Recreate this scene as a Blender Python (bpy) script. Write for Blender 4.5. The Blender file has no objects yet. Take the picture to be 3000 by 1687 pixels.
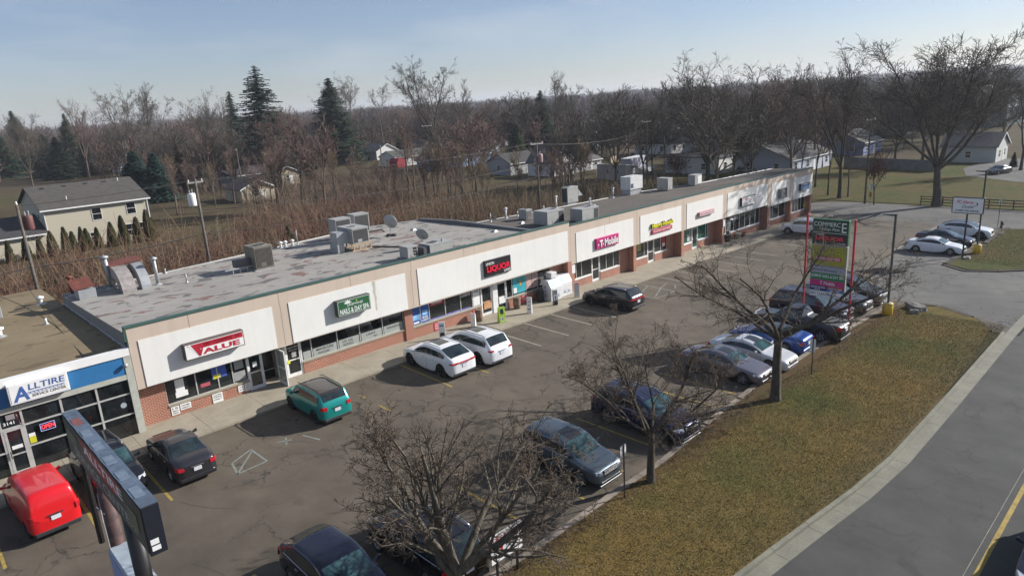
import bpy, bmesh, math, random
import numpy as np
from mathutils import Vector, Matrix
RAD = math.radians
scene = bpy.context.scene
# ------------------------------------------------------------------ camera
FOC, PITCH, ROLL, YAW = 2000.0, RAD(15.18), RAD(-3.416), RAD(43.2)      # focal length in pixels of a 3000 wide frame
CAM = np.array([-7.96, -35.95, 15.0])
_F = np.array([math.sin(YAW)*math.cos(PITCH), math.cos(YAW)*math.cos(PITCH), -math.sin(PITCH)])
_r = np.array([math.cos(YAW), -math.sin(YAW), 0.0]); _u = np.cross(_r, _F)
_R = math.cos(ROLL)*_r + math.sin(ROLL)*_u; _U = -math.sin(ROLL)*_r + math.cos(ROLL)*_u
cam_d = bpy.data.cameras.new("camera"); cam = bpy.data.objects.new("camera", cam_d)
scene.collection.objects.link(cam); scene.camera = cam
cam_d.sensor_width = 36.0; cam_d.lens = 36.0*FOC/3000.0
cam_d.clip_start = 0.1; cam_d.clip_end = 6000.0
m = Matrix(((_R[0], _U[0], -_F[0], CAM[0]), (_R[1], _U[1], -_F[1], CAM[1]), (_R[2], _U[2], -_F[2], CAM[2]), (0, 0, 0, 1)))
cam.matrix_world = m
# ------------------------------------------------------------------ daylight
SUN = Vector((0.80, -0.383, 0.454)).normalized()                          # direction towards the sun
world = bpy.data.worlds.new("World"); scene.world = world; world.use_nodes = True
wn = world.node_tree; wn.nodes.clear()
sky = wn.nodes.new("ShaderNodeTexSky"); sky.sky_type = 'NISHITA'; sky.sun_disc = False
sky.sun_elevation = math.asin(SUN.z); sky.sun_rotation = math.atan2(SUN.x, SUN.y)
sky.air_density = 1.0; sky.dust_density = 0.5; sky.ozone_density = 2.0; sky.altitude = 250
bg = wn.nodes.new("ShaderNodeBackground"); bg.inputs[1].default_value = 0.070
out = wn.nodes.new("ShaderNodeOutputWorld")
# thin cirrus over the procedural sky
tc = wn.nodes.new("ShaderNodeTexCoord"); mp = wn.nodes.new("ShaderNodeMapping")
mp.inputs['Rotation'].default_value = (0, 0, RAD(25)); mp.inputs['Scale'].default_value = (1.6, 3.2, 9.0)
nz = wn.nodes.new("ShaderNodeTexNoise"); nz.inputs['Scale'].default_value = 1.5; nz.inputs['Detail'].default_value = 6; nz.inputs['Roughness'].default_value = 0.55
rp = wn.nodes.new("ShaderNodeValToRGB"); rp.color_ramp.elements[0].position = 0.45; rp.color_ramp.elements[1].position = 0.68; rp.color_ramp.elements[0].color = (0.10, 0.10, 0.10, 1)
rp.color_ramp.elements[1].color = (0.50, 0.50, 0.50, 1)
mx = wn.nodes.new("ShaderNodeMixRGB"); mx.inputs[2].default_value = (5.4, 5.9, 6.6, 1)
wn.links.new(tc.outputs['Generated'], mp.inputs[0]); wn.links.new(mp.outputs[0], nz.inputs[0]); wn.links.new(nz.outputs[0], rp.inputs[0])
tint = wn.nodes.new('ShaderNodeMixRGB'); tint.blend_type = 'MULTIPLY'; tint.inputs[0].default_value = 1.0; tint.inputs[2].default_value = (.84, .84, .98, 1)
wn.links.new(sky.outputs[0], tint.inputs[1]); wn.links.new(rp.outputs[0], mx.inputs[0]); wn.links.new(tint.outputs[0], mx.inputs[1]); wn.links.new(mx.outputs[0], bg.inputs[0])
wn.links.new(bg.outputs[0], out.inputs[0])
sd = bpy.data.lights.new("sun", 'SUN'); sd.energy = 4.6; sd.angle = RAD(0.55); sd.color = (1.0, 0.97, 0.93)
so = bpy.data.objects.new("sun", sd); scene.collection.objects.link(so)
so.rotation_euler = SUN.to_track_quat('Z', 'Y').to_euler(); so.location = (40, -60, 60)
scene.view_settings.view_transform = 'Standard'; scene.view_settings.look = 'None'
scene.view_settings.exposure = 0.66; scene.view_settings.gamma = 1.0
scene.render.engine = 'CYCLES'; scene.cycles.max_bounces = 6; scene.cycles.diffuse_bounces = 2
scene.cycles.glossy_bounces = 3; scene.cycles.transparent_max_bounces = 6; scene.cycles.use_denoising = True

# ------------------------------------------------------------------ geometry of the site
def gz(x):                                  # the lot falls gently towards its far end
    return 0.0 if x < 12 else (-0.017*(x-12) if x < 70 else -0.986)
def ray(px, py): return _F*FOC + _R*(px-1500) - _U*(py-843.5)
def at(px, py, h=0.0):                      # point on the ground (or h above it)
    d = ray(px, py); z = h
    for _ in range(50):
        t = (z-CAM[2])/d[2]; p = CAM+t*d; z = .5*z+.5*(gz(p[0])+h)
    return p
def atz(px, py, z):
    d = ray(px, py); return CAM + d*(z-CAM[2])/d[2]
def aty(px, py, y=0.0):
    d = ray(px, py); return CAM + d*(y-CAM[1])/d[1]

# ------------------------------------------------------------------ object helpers
COL = scene.collection
def tag(o, label=None, cat=None, group=None, kind=None):
    if label: o['label'] = label
    if cat: o['category'] = cat
    if group: o['group'] = group
    if kind: o['kind'] = kind
    return o
def thing(name, label, cat, loc=(0, 0, 0), rz=0.0, group=None):
    o = bpy.data.objects.new(name, None); COL.objects.link(o); o.empty_display_size = 0.2
    o.location = loc; o.rotation_euler = (0, 0, rz)
    return tag(o, label, cat, group)
def link(name, me, parent=None, mat=None):
    o = bpy.data.objects.new(name, me); COL.objects.link(o)
    if parent is not None: o.parent = parent
    if mat is not None and not me.materials: me.materials.append(mat)
    return o
def copy_tree(o, parent=None):
    c = o.copy(); COL.objects.link(c); c.parent = parent
    for ch in list(o.children): copy_tree(ch, c)
    return c
def np_mesh(name, verts, faces, smooth=False):
    """verts (n,3) array, faces (m,k) array with constant k"""
    me = bpy.data.meshes.new(name)
    verts = np.asarray(verts, dtype=np.float32); faces = np.asarray(faces, dtype=np.int32)
    me.vertices.add(len(verts)); me.vertices.foreach_set('co', verts.ravel())
    k = faces.shape[1]
    me.loops.add(faces.size); me.loops.foreach_set('vertex_index', faces.ravel())
    me.polygons.add(len(faces)); me.polygons.foreach_set('loop_start', np.arange(0, faces.size, k, dtype=np.int32))
    me.polygons.foreach_set('loop_total', np.full(len(faces), k, dtype=np.int32))
    if smooth: me.polygons.foreach_set('use_smooth', np.ones(len(faces), dtype=bool))
    me.update(calc_edges=True); me.validate()
    return me
class MB:
    def __init__(s): s.v = []; s.f = []
    def quad(s, a, b, c, d):
        n = len(s.v); s.v += [tuple(a), tuple(b), tuple(c), tuple(d)]; s.f.append((n, n+1, n+2, n+3)); return s
    def poly(s, pts):
        n = len(s.v); s.v += [tuple(p) for p in pts]; s.f.append(tuple(range(n, n+len(pts)))); return s
    def hexa(s, p):                          # p: 4 bottom ccw + 4 top ccw
        n = len(s.v); s.v += [tuple(q) for q in p]
        s.f += [(n+3, n+2, n+1, n), (n+4, n+5, n+6, n+7), (n, n+1, n+5, n+4), (n+1, n+2, n+6, n+5), (n+2, n+3, n+7, n+6), (n+3, n, n+4, n+7)]; return s
    def box(s, x0, y0, z0, x1, y1, z1):
        if x0 > x1: x0, x1 = x1, x0
        if y0 > y1: y0, y1 = y1, y0
        if z0 > z1: z0, z1 = z1, z0
        return s.hexa([(x0, y0, z0), (x1, y0, z0), (x1, y1, z0), (x0, y1, z0), (x0, y0, z1), (x1, y0, z1), (x1, y1, z1), (x0, y1, z1)])
    def tube(s, pts, r, n=8, cap=True):
        pts = [Vector(p) for p in pts]; rs = r if isinstance(r, (list, tuple)) else [r]*len(pts)
        base = len(s.v); up = Vector((0, 0, 1))
        for i, p in enumerate(pts):
            d = (pts[min(i+1, len(pts)-1)]-pts[max(i-1, 0)]).normalized()
            a = d.cross(up) if abs(d.z) < .95 else d.cross(Vector((1, 0, 0)))
            a.normalize(); b = d.cross(a)
            for k in range(n):
                t = 2*math.pi*k/n; s.v.append(tuple(p+(a*math.cos(t)+b*math.sin(t))*rs[i]))
        for i in range(len(pts)-1):
            for k in range(n):
                s.f.append((base+i*n+k, base+i*n+(k+1) % n, base+(i+1)*n+(k+1) % n, base+(i+1)*n+k))
        if cap:
            s.f.append(tuple(base+k for k in range(n))[::-1]); s.f.append(tuple(base+(len(pts)-1)*n+k for k in range(n)))
        return s
    def lathe(s, prof, c=(0, 0, 0), n=20, axis='z'):     # prof: (radius, height) list
        base = len(s.v)
        for (r, h) in prof:
            for k in range(n):
                t = 2*math.pi*k/n; a, b = r*math.cos(t), r*math.sin(t)
                s.v.append((c[0]+a, c[1]+b, c[2]+h) if axis == 'z' else ((c[0]+a, c[1]+h, c[2]+b) if axis == 'y' else (c[0]+h, c[1]+a, c[2]+b)))
        for i in range(len(prof)-1):
            for k in range(n): s.f.append((base+i*n+k, base+i*n+(k+1) % n, base+(i+1)*n+(k+1) % n, base+(i+1)*n+k))
        return s
    def build(s, name, mat, parent=None, smooth=False, bevel=0.0, weld=False):
        me = bpy.data.meshes.new(name); me.from_pydata(s.v, [], s.f); me.update()
        bm = bmesh.new(); bm.from_mesh(me)
        if weld: bmesh.ops.remove_doubles(bm, verts=bm.verts, dist=1e-4)
        bmesh.ops.recalc_face_normals(bm, faces=bm.faces)
        if bevel > 0:
            bmesh.ops.remove_doubles(bm, verts=bm.verts, dist=1e-5)
            bmesh.ops.bevel(bm, geom=list(bm.edges), offset=bevel, segments=1, profile=0.5, affect='EDGES')
        bm.to_mesh(me); bm.free()
        if smooth:
            for p in me.polygons: p.use_smooth = True
        return link(name, me, parent, mat)
# lettering: a font curve turned into a mesh and fitted into a rectangle
_tcache = {}
def text_mesh(txt, bold=0.0):
    key = (txt, bold)
    if key in _tcache: return _tcache[key]
    cu = bpy.data.curves.new('lettering', 'FONT'); cu.body = txt; cu.size = 1.0; cu.offset = bold; cu.resolution_u = 3
    ob = bpy.data.objects.new('lettering', cu); COL.objects.link(ob)
    dg = bpy.context.evaluated_depsgraph_get(); ev = ob.evaluated_get(dg); me = ev.to_mesh()
    v = np.empty(len(me.vertices)*3); me.vertices.foreach_get('co', v); v = v.reshape(-1, 3)[:, :2].copy()
    f = [tuple(p.vertices) for p in me.polygons]; ev.to_mesh_clear()
    bpy.data.objects.remove(ob); bpy.data.curves.remove(cu)
    lo, hi = v.min(0), v.max(0); v = (v-lo)/(hi-lo+1e-9)
    _tcache[key] = (v, f); return v, f
def letter(name, txt, mat, parent, org, ux, uz, w, h, bold=0.0, shear=0.0, rise=0.0, depth=0.0):
    """letters in the rectangle at org spanned by unit vectors ux*w, uz*h"""
    v, f = text_mesh(txt, bold); ux = Vector(ux); uz = Vector(uz); nrm = ux.cross(uz); org = Vector(org)
    P = [org+ux*(a*w+b*h*shear)+uz*(b*h+a*w*rise)+nrm*depth for a, b in v]
    me = bpy.data.meshes.new(name)
    if depth > 0:
        n = len(P); Q = [p-nrm*depth for p in P]
        ed = {}
        for q in f:
            for i in range(len(q)):
                e = (q[i], q[(i+1) % len(q)]); ed[e] = ed.get(e, 0)+1
        F = list(f)+[(a, b, b+n, a+n)[::-1] for (a, b) in ed if (b, a) not in ed]
        me.from_pydata([tuple(p) for p in P+Q], [], F)
    else: me.from_pydata([tuple(p) for p in P], [], f)
    me.update(); return link(name, me, parent, mat)

# ------------------------------------------------------------------ materials
def new_mat(name):
    m = bpy.data.materials.new(name); m.use_nodes = True; nt = m.node_tree; b = nt.nodes['Principled BSDF']; return m, nt, b
def N(nt, t, **kw):
    n = nt.nodes.new(t)
    for k, v in kw.items():
        if k in n.inputs: n.inputs[k].default_value = v
        else: setattr(n, k, v)
    return n
def ramp(nt, src, stops):
    r = N(nt, 'ShaderNodeValToRGB'); e = r.color_ramp.elements
    while len(e) < len(stops): e.new(0.5)
    for i, (p, c) in enumerate(stops):
        e[i].position = p; e[i].color = (c[0], c[1], c[2], 1) if isinstance(c, (tuple, list)) else (c, c, c, 1)
    nt.links.new(src, r.inputs[0]); return r.outputs[0]
def mixc(nt, fac, a, b, mode='MIX'):
    m = N(nt, 'ShaderNodeMixRGB'); m.blend_type = mode
    for i, s in ((0, fac), (1, a), (2, b)):
        if isinstance(s, (int, float)): m.inputs[i].default_value = s
        elif isinstance(s, (tuple, list)): m.inputs[i].default_value = (s[0], s[1], s[2], 1)
        else: nt.links.new(s, m.inputs[i])
    return m.outputs[0]
def coords(nt, kind='Object', scale=(1, 1, 1), rot=(0, 0, 0)):
    t = N(nt, 'ShaderNodeTexCoord'); m = N(nt, 'ShaderNodeMapping'); m.inputs['Scale'].default_value = scale; m.inputs['Rotation'].default_value = rot
    nt.links.new(t.outputs[kind], m.inputs[0]); return m.outputs[0]
def noise(nt, vec, s, d=3, r=.5, dist=0.0):
    n = N(nt, 'ShaderNodeTexNoise'); n.inputs['Scale'].default_value = s; n.inputs['Detail'].default_value = d; n.inputs['Roughness'].default_value = r; n.inputs['Distortion'].default_value = dist
    nt.links.new(vec, n.inputs['Vector']); return n.outputs['Fac']
def bump(nt, b, h, s=.3, d=.02):
    n = N(nt, 'ShaderNodeBump'); n.inputs['Strength'].default_value = s; n.inputs['Distance'].default_value = d
    nt.links.new(h, n.inputs['Height']); nt.links.new(n.outputs[0], b.inputs['Normal'])
_mc = {}
def M(name, col=(.5, .5, .5), rough=.6, metal=0.0, var=.12, vs=3.0, spec=None, coat=0.0, emit=0.0, fine=0.0):
    """plain procedural material with a little tonal variation"""
    if name in _mc: return _mc[name]
    m, nt, b = new_mat(name); c = coords(nt)
    f = noise(nt, c, vs, 4, .6)
    lo = tuple(max(0, x*(1-var)) for x in col); hi = tuple(min(1, x*(1+var)) for x in col)
    cc = ramp(nt, f, [(.3, lo), (.7, hi)])
    if fine > 0:
        f2 = noise(nt, c, vs*14, 3, .7); cc = mixc(nt, fine, cc, ramp(nt, f2, [(.35, .25), (.65, 1.0)]), 'MULTIPLY')
    nt.links.new(cc, b.inputs['Base Color'])
    b.inputs['Roughness'].default_value = rough; b.inputs['Metallic'].default_value = metal
    if spec is not None: b.inputs['Specular IOR Level'].default_value = spec
    if coat: b.inputs['Coat Weight'].default_value = coat; b.inputs['Coat Roughness'].default_value = .05
    if emit: b.inputs['Emission Color'].default_value = (*col, 1); b.inputs['Emission Strength'].default_value = emit
    _mc[name] = m; return m
def asphalt(name, base, dark, crack=1.0, scale=1.0, seed=0.0):
    m, nt, b = new_mat(name); c = coords(nt)
    big = noise(nt, c, .09*scale, 4, .55); mid = noise(nt, c, .6, 4, .6); fine = noise(nt, c, 40, 3, .7)
    col = ramp(nt, big, [(.32, dark), (.62, base)])
    col = mixc(nt, .7, col, ramp(nt, mid, [(.32, .74), (.68, 1.14)]), 'MULTIPLY')
    st2 = noise(nt, coords(nt, scale=(1, .3, 1)), .9, 4, .65, .4); col = mixc(nt, .5, col, ramp(nt, st2, [(.30, .72), (.5, 1.0), (.74, 1.12)]), 'MULTIPLY')
    col = mixc(nt, .5, col, ramp(nt, fine, [(.3, .62), (.7, 1.25)]), 'MULTIPLY')
    st = noise(nt, c, .35, 3, .5, 1.2); col = mixc(nt, ramp(nt, st, [(.66, 0.0), (.74, .45)]), col, (.035, .034, .033))
    if crack > 0:
        v = N(nt, 'ShaderNodeTexVoronoi', feature='DISTANCE_TO_EDGE'); v.inputs['Scale'].default_value = .34
        wv = N(nt, 'ShaderNodeTexNoise'); wv.inputs['Scale'].default_value = 1.3; wv.inputs['Detail'].default_value = 5
        nt.links.new(c, wv.inputs[0]); add = N(nt, 'ShaderNodeVectorMath', operation='MULTIPLY_ADD')
        nt.links.new(wv.outputs['Color'], add.inputs[0]); add.inputs[1].default_value = (1.6, 1.6, 0); nt.links.new(c, add.inputs[2])
        nt.links.new(add.outputs[0], v.inputs['Vector'])
        k = ramp(nt, v.outputs[0], [(0.0, 1.0), (.015, 0.0)]); gate = ramp(nt, noise(nt, c, .13, 2, .5), [(.42, 0.0), (.54, 1.0)])
        k2 = mixc(nt, 1.0, k, gate, 'MULTIPLY'); k3 = mixc(nt, 1.0, k2, (crack, crack, crack), 'MULTIPLY')
        col = mixc(nt, k3, col, (.02, .02, .02))
    nt.links.new(col, b.inputs['Base Color']); b.inputs['Roughness'].default_value = .9; b.inputs['Specular IOR Level'].default_value = .3
    bump(nt, b, fine, .35, .01); return m
def brick_mat():
    m, nt, b = new_mat('red_brick'); t = N(nt, 'ShaderNodeTexCoord'); s = N(nt, 'ShaderNodeSeparateXYZ'); a = N(nt, 'ShaderNodeMath', operation='ADD'); cb = N(nt, 'ShaderNodeCombineXYZ')
    nt.links.new(t.outputs['Object'], s.inputs[0]); nt.links.new(s.outputs[0], a.inputs[0]); nt.links.new(s.outputs[1], a.inputs[1])
    nt.links.new(a.outputs[0], cb.inputs[0]); nt.links.new(s.outputs[2], cb.inputs[1])
    br = N(nt, 'ShaderNodeTexBrick'); br.inputs['Scale'].default_value = 1.0; br.inputs['Brick Width'].default_value = .24; br.inputs['Row Height'].default_value = .085
    br.inputs['Mortar Size'].default_value = .010; br.inputs['Color1'].default_value = (.35, .10, .05, 1); br.inputs['Color2'].default_value = (.27, .07, .038, 1); br.inputs['Mortar'].default_value = (.48, .38, .29, 1)
    nt.links.new(cb.outputs[0], br.inputs['Vector'])
    big = noise(nt, t.outputs['Object'], .9, 3, .6); col = mixc(nt, .5, br.outputs[0], ramp(nt, big, [(.3, .75), (.7, 1.15)]), 'MULTIPLY')
    nt.links.new(col, b.inputs['Base Color']); b.inputs['Roughness'].default_value = .85; bump(nt, b, br.outputs['Fac'], -.3, .01); return m
def stucco(name, col, stain=.25):
    m, nt, b = new_mat(name); c = coords(nt); st = noise(nt, coords(nt, scale=(1.6, 1, .12)), 1.0, 5, .6)
    cc = mixc(nt, ramp(nt, st, [(.50, 0.0), (.8, stain)]), col, tuple(x*.66 for x in col))
    cc = mixc(nt, .25, cc, ramp(nt, noise(nt, c, .7, 3, .6), [(.3, .86), (.7, 1.06)]), 'MULTIPLY')
    if name == 'white_panel':
        sp_ = N(nt, 'ShaderNodeSeparateXYZ'); nt.links.new(c, sp_.inputs[0]); fr = N(nt, 'ShaderNodeMath', operation='MULTIPLY'); fr.inputs[1].default_value = 1/1.22; f2 = N(nt, 'ShaderNodeMath', operation='FRACT')
        nt.links.new(sp_.outputs[0], fr.inputs[0]); nt.links.new(fr.outputs[0], f2.inputs[0]); cc = mixc(nt, ramp(nt, f2.outputs[0], [(0, .22), (.018, 0.0)]), cc, tuple(x*.55 for x in col))
        gr = noise(nt, coords(nt, scale=(3.5, 1, .35)), 1.0, 4, .7); cc = mixc(nt, .35, cc, ramp(nt, gr, [(.3, (.90, .89, .86)), (.7, (1.04, 1.04, 1.04))]), 'MULTIPLY')
    nt.links.new(cc, b.inputs['Base Color']); b.inputs['Roughness'].default_value = .9; bump(nt, b, noise(nt, c, 60, 2, .6), .15, .005); return m
def roof_mat(name, base, p1, p2, patch=.6, streak=1.0):
    m, nt, b = new_mat(name); c = coords(nt, scale=(1, 1.2, 1))
    col = ramp(nt, noise(nt, c, .22, 5, .62), [(.34, tuple(x*.84 for x in base)), (.66, tuple(x*1.06 for x in base))])
    n1 = noise(nt, coords(nt, scale=(1, 1.5, 1)), .75, 2.2, .5, .6); col = mixc(nt, ramp(nt, n1, [(patch, 0.0), (patch+.02, .75)]), col, p1)
    n2 = noise(nt, coords(nt, scale=(1, 1.7, 1), rot=(0, 0, .5)), .5, 3, .55, .9); col = mixc(nt, ramp(nt, n2, [(patch+.03, 0.0), (patch+.05, .8)]), col, p2)
    ti = N(nt, 'ShaderNodeTexBrick'); ti.inputs['Scale'].default_value = 1; ti.inputs['Brick Width'].default_value = 9; ti.inputs['Row Height'].default_value = .95
    ti.inputs['Mortar Size'].default_value = .018; ti.inputs['Color1'].default_value = (1, 1, 1, 1); ti.inputs['Color2'].default_value = (.93, .93, .93, 1); ti.inputs['Mortar'].default_value = (.78, .78, .78, 1)
    nt.links.new(coords(nt), ti.inputs['Vector']); col = mixc(nt, streak, col, ti.outputs[0], 'MULTIPLY')
    col = mixc(nt, .35, col, ramp(nt, noise(nt, c, 9, 4, .7), [(.3, .7), (.7, 1.15)]), 'MULTIPLY')
    nt.links.new(col, b.inputs['Base Color']); b.inputs['Roughness'].default_value = .95; b.inputs['Specular IOR Level'].default_value = .12; return m
def glass_mat(name, col=(.012, .014, .015), rough=.04, var=1.0):
    m, nt, b = new_mat(name); c = coords(nt); f = noise(nt, c, 1.1, 4, .6)
    nt.links.new(ramp(nt, f, [(.35, tuple(x*.4 for x in col)), (.7, tuple(x*(1+1.2*var) for x in col))]), b.inputs['Base Color'])
    b.inputs['Roughness'].default_value = rough; b.inputs['Specular IOR Level'].default_value = .7; return m
def grass_mat(bands=True):
    m, nt, b = new_mat('dormant_lawn'); c = coords(nt)
    n1 = noise(nt, c, .16, 4, .6); n2 = noise(nt, c, 1.4, 5, .7); n3 = noise(nt, c, 14, 4, .75)
    col = ramp(nt, n1, [(.34, (.168, .114, .040)), (.52, (.135, .104, .038)), (.68, (.078, .088, .026))] if bands else [(.36, (.105, .080, .034)), (.52, (.088, .082, .030)), (.66, (.060, .078, .022))])
    col = mixc(nt, .55, col, ramp(nt, n2, [(.32, (.45, .50, .40)), (.66, (1.25, 1.2, 1.1))]), 'MULTIPLY')
    col = mixc(nt, .8, col, ramp(nt, n3, [(.3, (.42, .42, .42)), (.7, (1.55, 1.5, 1.4))]), 'MULTIPLY')
    sp_ = N(nt, 'ShaderNodeSeparateXYZ'); nt.links.new(c, sp_.inputs[0]); wob = N(nt, 'ShaderNodeMath', operation='MULTIPLY_ADD'); nt.links.new(noise(nt, c, .55, 4, .65), wob.inputs[0]); wob.inputs[1].default_value = 2.6; nt.links.new(sp_.outputs[1], wob.inputs[2])
    def band_(lo, hi, inv): 
        mr = N(nt, 'ShaderNodeMapRange'); mr.inputs['From Min'].default_value = lo; mr.inputs['From Max'].default_value = hi; mr.inputs['To Min'].default_value = 1.0 if inv else 0.0; mr.inputs['To Max'].default_value = 0.0 if inv else 1.0; nt.links.new(wob.outputs[0], mr.inputs[0]); return mr.outputs[0]
    soil = mixc(nt, .8, (.085, .055, .034), ramp(nt, n3, [(.3, (.5, .5, .5)), (.7, (1.5, 1.4, 1.3))]), 'MULTIPLY')
    if bands: col = mixc(nt, mixc(nt, 1.0, band_(-20.9, -20.1, False), (.75, .75, .75), 'MULTIPLY'), col, soil)
    if bands: col = mixc(nt, mixc(nt, 1.0, band_(-26.6, -25.2, True), (.5, .5, .5), 'MULTIPLY'), col, mixc(nt, .8, (.088, .078, .050), ramp(nt, n3, [(.3, (.45, .45, .45)), (.7, (1.5, 1.5, 1.4))]), 'MULTIPLY'))
    nt.links.new(col, b.inputs['Base Color']); b.inputs['Roughness'].default_value = .95; b.inputs['Specular IOR Level'].default_value = .1
    bump(nt, b, n3, .8, .06); return m
def ground_mat():
    m, nt, b = new_mat('winter_ground'); c = coords(nt)
    n1 = noise(nt, c, .018, 4, .6); n2 = noise(nt, c, .25, 5, .7); n3 = noise(nt, c, 3, 4, .7)
    col = ramp(nt, n1, [(.36, (.060, .042, .026)), (.5, (.090, .070, .038)), (.62, (.075, .070, .030)), (.75, (.10, .078, .045))])
    col = mixc(nt, .6, col, ramp(nt, n2, [(.3, .55), (.7, 1.3)]), 'MULTIPLY'); col = mixc(nt, .5, col, ramp(nt, n3, [(.3, .6), (.7, 1.3)]), 'MULTIPLY')
    nt.links.new(col, b.inputs['Base Color']); b.inputs['Roughness'].default_value = .97; b.inputs['Specular IOR Level'].default_value = .1; return m
def wood_bark(name, a, b_):
    m, nt, b = new_mat(name); c = coords(nt, scale=(1, 1, .35)); f = noise(nt, c, 9, 5, .7)
    nt.links.new(ramp(nt, f, [(.3, a), (.72, b_)]), b.inputs['Base Color']); b.inputs['Roughness'].default_value = .95; b.inputs['Specular IOR Level'].default_value = .12; bump(nt, b, f, .6, .03); return m
def foliage_mat(name, a, b_, s=1.2):
    m, nt, b = new_mat(name); c = coords(nt); f = noise(nt, c, s, 3, .7)
    g = N(nt, 'ShaderNodeObjectInfo'); cc = ramp(nt, f, [(.3, a), (.7, b_)]); cc = mixc(nt, .5, cc, ramp(nt, g.outputs['Random'], [(0, .7), (1, 1.3)]), 'MULTIPLY')
    nt.links.new(cc, b.inputs['Base Color']); b.inputs['Roughness'].default_value = .9; b.inputs['Specular IOR Level'].default_value = .15; return m

MAT = dict(
 lot=asphalt('worn_asphalt', (.134, .109, .080), (.092, .076, .058), .9),
 road=asphalt('road_asphalt', (.084, .082, .075), (.070, .069, .064), .35, .6),
 side=asphalt('grey_asphalt', (.140, .134, .120), (.105, .101, .092), .9),
 brick=brick_mat(), beige=stucco('beige_stucco', (.54, .44, .35), .35), white=stucco('white_panel', (.76, .745, .695), .22),
 roofA=roof_mat('patched_roof', (.35, .328, .292), (.11, .102, .10), (.20, .10, .085), .592), roofB=roof_mat('grey_roof', (.150, .132, .112), (.095, .088, .08), (.12, .10, .085), .64),
 roofT=roof_mat('tan_gravel_roof', (.235, .185, .115), (.13, .10, .065), (.17, .13, .08), .62, .3),
 conc=M('concrete', (.34, .295, .22), .9, var=.14, vs=.8, fine=.25), kerb=M('kerb_concrete', (.215, .205, .155), .9, var=.2, vs=.9, fine=.3), kerbold=M('old_kerb', (.27, .225, .175), .95, var=.3, vs=1.2, fine=.4),
 glass=glass_mat('shop_glass'), tint=glass_mat('car_glass', (.012, .020, .022), .03), gglass=glass_mat('green_glass', (.012, .075, .05), .06),
 green=M('green_trim', (.045, .095, .075), .5), alu=M('aluminium_frame', (.55, .54, .50), .45, .3), whiteframe=M('white_frame', (.72, .71, .68), .5),
 grass=grass_mat(), grassfar=grass_mat(False), ground=ground_mat(), black=M('black_paint', (.02, .02, .022), .45), rubber=M('rubber', (.018, .018, .018), .85),
 dark=M('dark_plastic', (.025, .025, .027), .6), chrome=M('chrome', (.50, .50, .50), .32, .85, var=.05), rim=M('alloy', (.42, .43, .44), .3, .8), rimblack=M('black_alloy', (.03, .03, .032), .35, .5),
 yellow=M('yellow_line', (.42, .30, .07), .85, var=.3, vs=5, fine=.65), ywhite=M('faded_line', (.40, .38, .30), .9, var=.3, vs=5, fine=.5), byellow=M('bollard_yellow', (.62, .40, .03), .6),
 red=M('sign_red', (.42, .018, .035), .45), swhite=M('sign_white', (.78, .77, .74), .45, var=.04), sblack=M('sign_black', (.015, .013, .013), .4), sgreen=M('sign_green', (.02, .11, .04), .4),
 syellow=M('sign_yellow', (.62, .56, .03), .5), magenta=M('magenta', (.50, .02, .17), .4), navy=M('sign_navy', (.02, .03, .13), .45), sblue=M('sign_blue', (.03, .16, .42), .5), lblue=M('letter_blue', (.05, .12, .33), .45),
 galv=M('galvanised', (.36, .37, .37), .5, .35, vs=2), acgrey=M('unit_grey', (.33, .325, .305), .6, var=.12), actan=M('unit_tan', (.19, .17, .13), .65), rust=M('rust', (.19, .055, .035), .85, var=.45, vs=2.2, fine=.4),
 grille=M('coil_grille', (.05, .05, .05), .7, fine=.5, vs=2), wood=M('raw_timber', (.40, .30, .19), .8), darkwood=M('dark_timber', (.085, .045, .025), .9), pole=wood_bark('pole_timber', (.075, .066, .055), (.20, .18, .155)),
 bark=wood_bark('grey_bark', (.065, .055, .042), (.20, .175, .135)), barkdark=wood_bark('dark_bark', (.045, .038, .030), (.13, .112, .088)), barkred=wood_bark('reddish_bark', (.085, .058, .046), (.20, .145, .115)), twigdark=wood_bark('dark_twigs', (.055, .046, .038), (.135, .115, .095)), twignear=wood_bark('near_twigs', (.065, .050, .037), (.215, .170, .130)),
 twig=wood_bark('grey_twigs', (.075, .064, .053), (.20, .172, .142)), twigred=wood_bark('reddish_twigs', (.12, .080, .068), (.25, .175, .15)), twigtan=wood_bark('tan_twigs', (.13, .095, .06), (.27, .20, .125)),
 spruce=foliage_mat('spruce_needles', (.010, .022, .013), (.040, .062, .034)), bspruce=foliage_mat('blue_spruce_needles', (.012, .034, .026), (.055, .10, .080)), cedar=foliage_mat('arborvitae', (.022, .026, .008), (.075, .070, .025), 2.0),
 oakleaf=foliage_mat('dry_oak_leaves', (.085, .025, .014), (.20, .065, .035), 2.0), stone=M('rock', (.20, .19, .17), .9, var=.3, vs=4, fine=.4),
)
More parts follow.
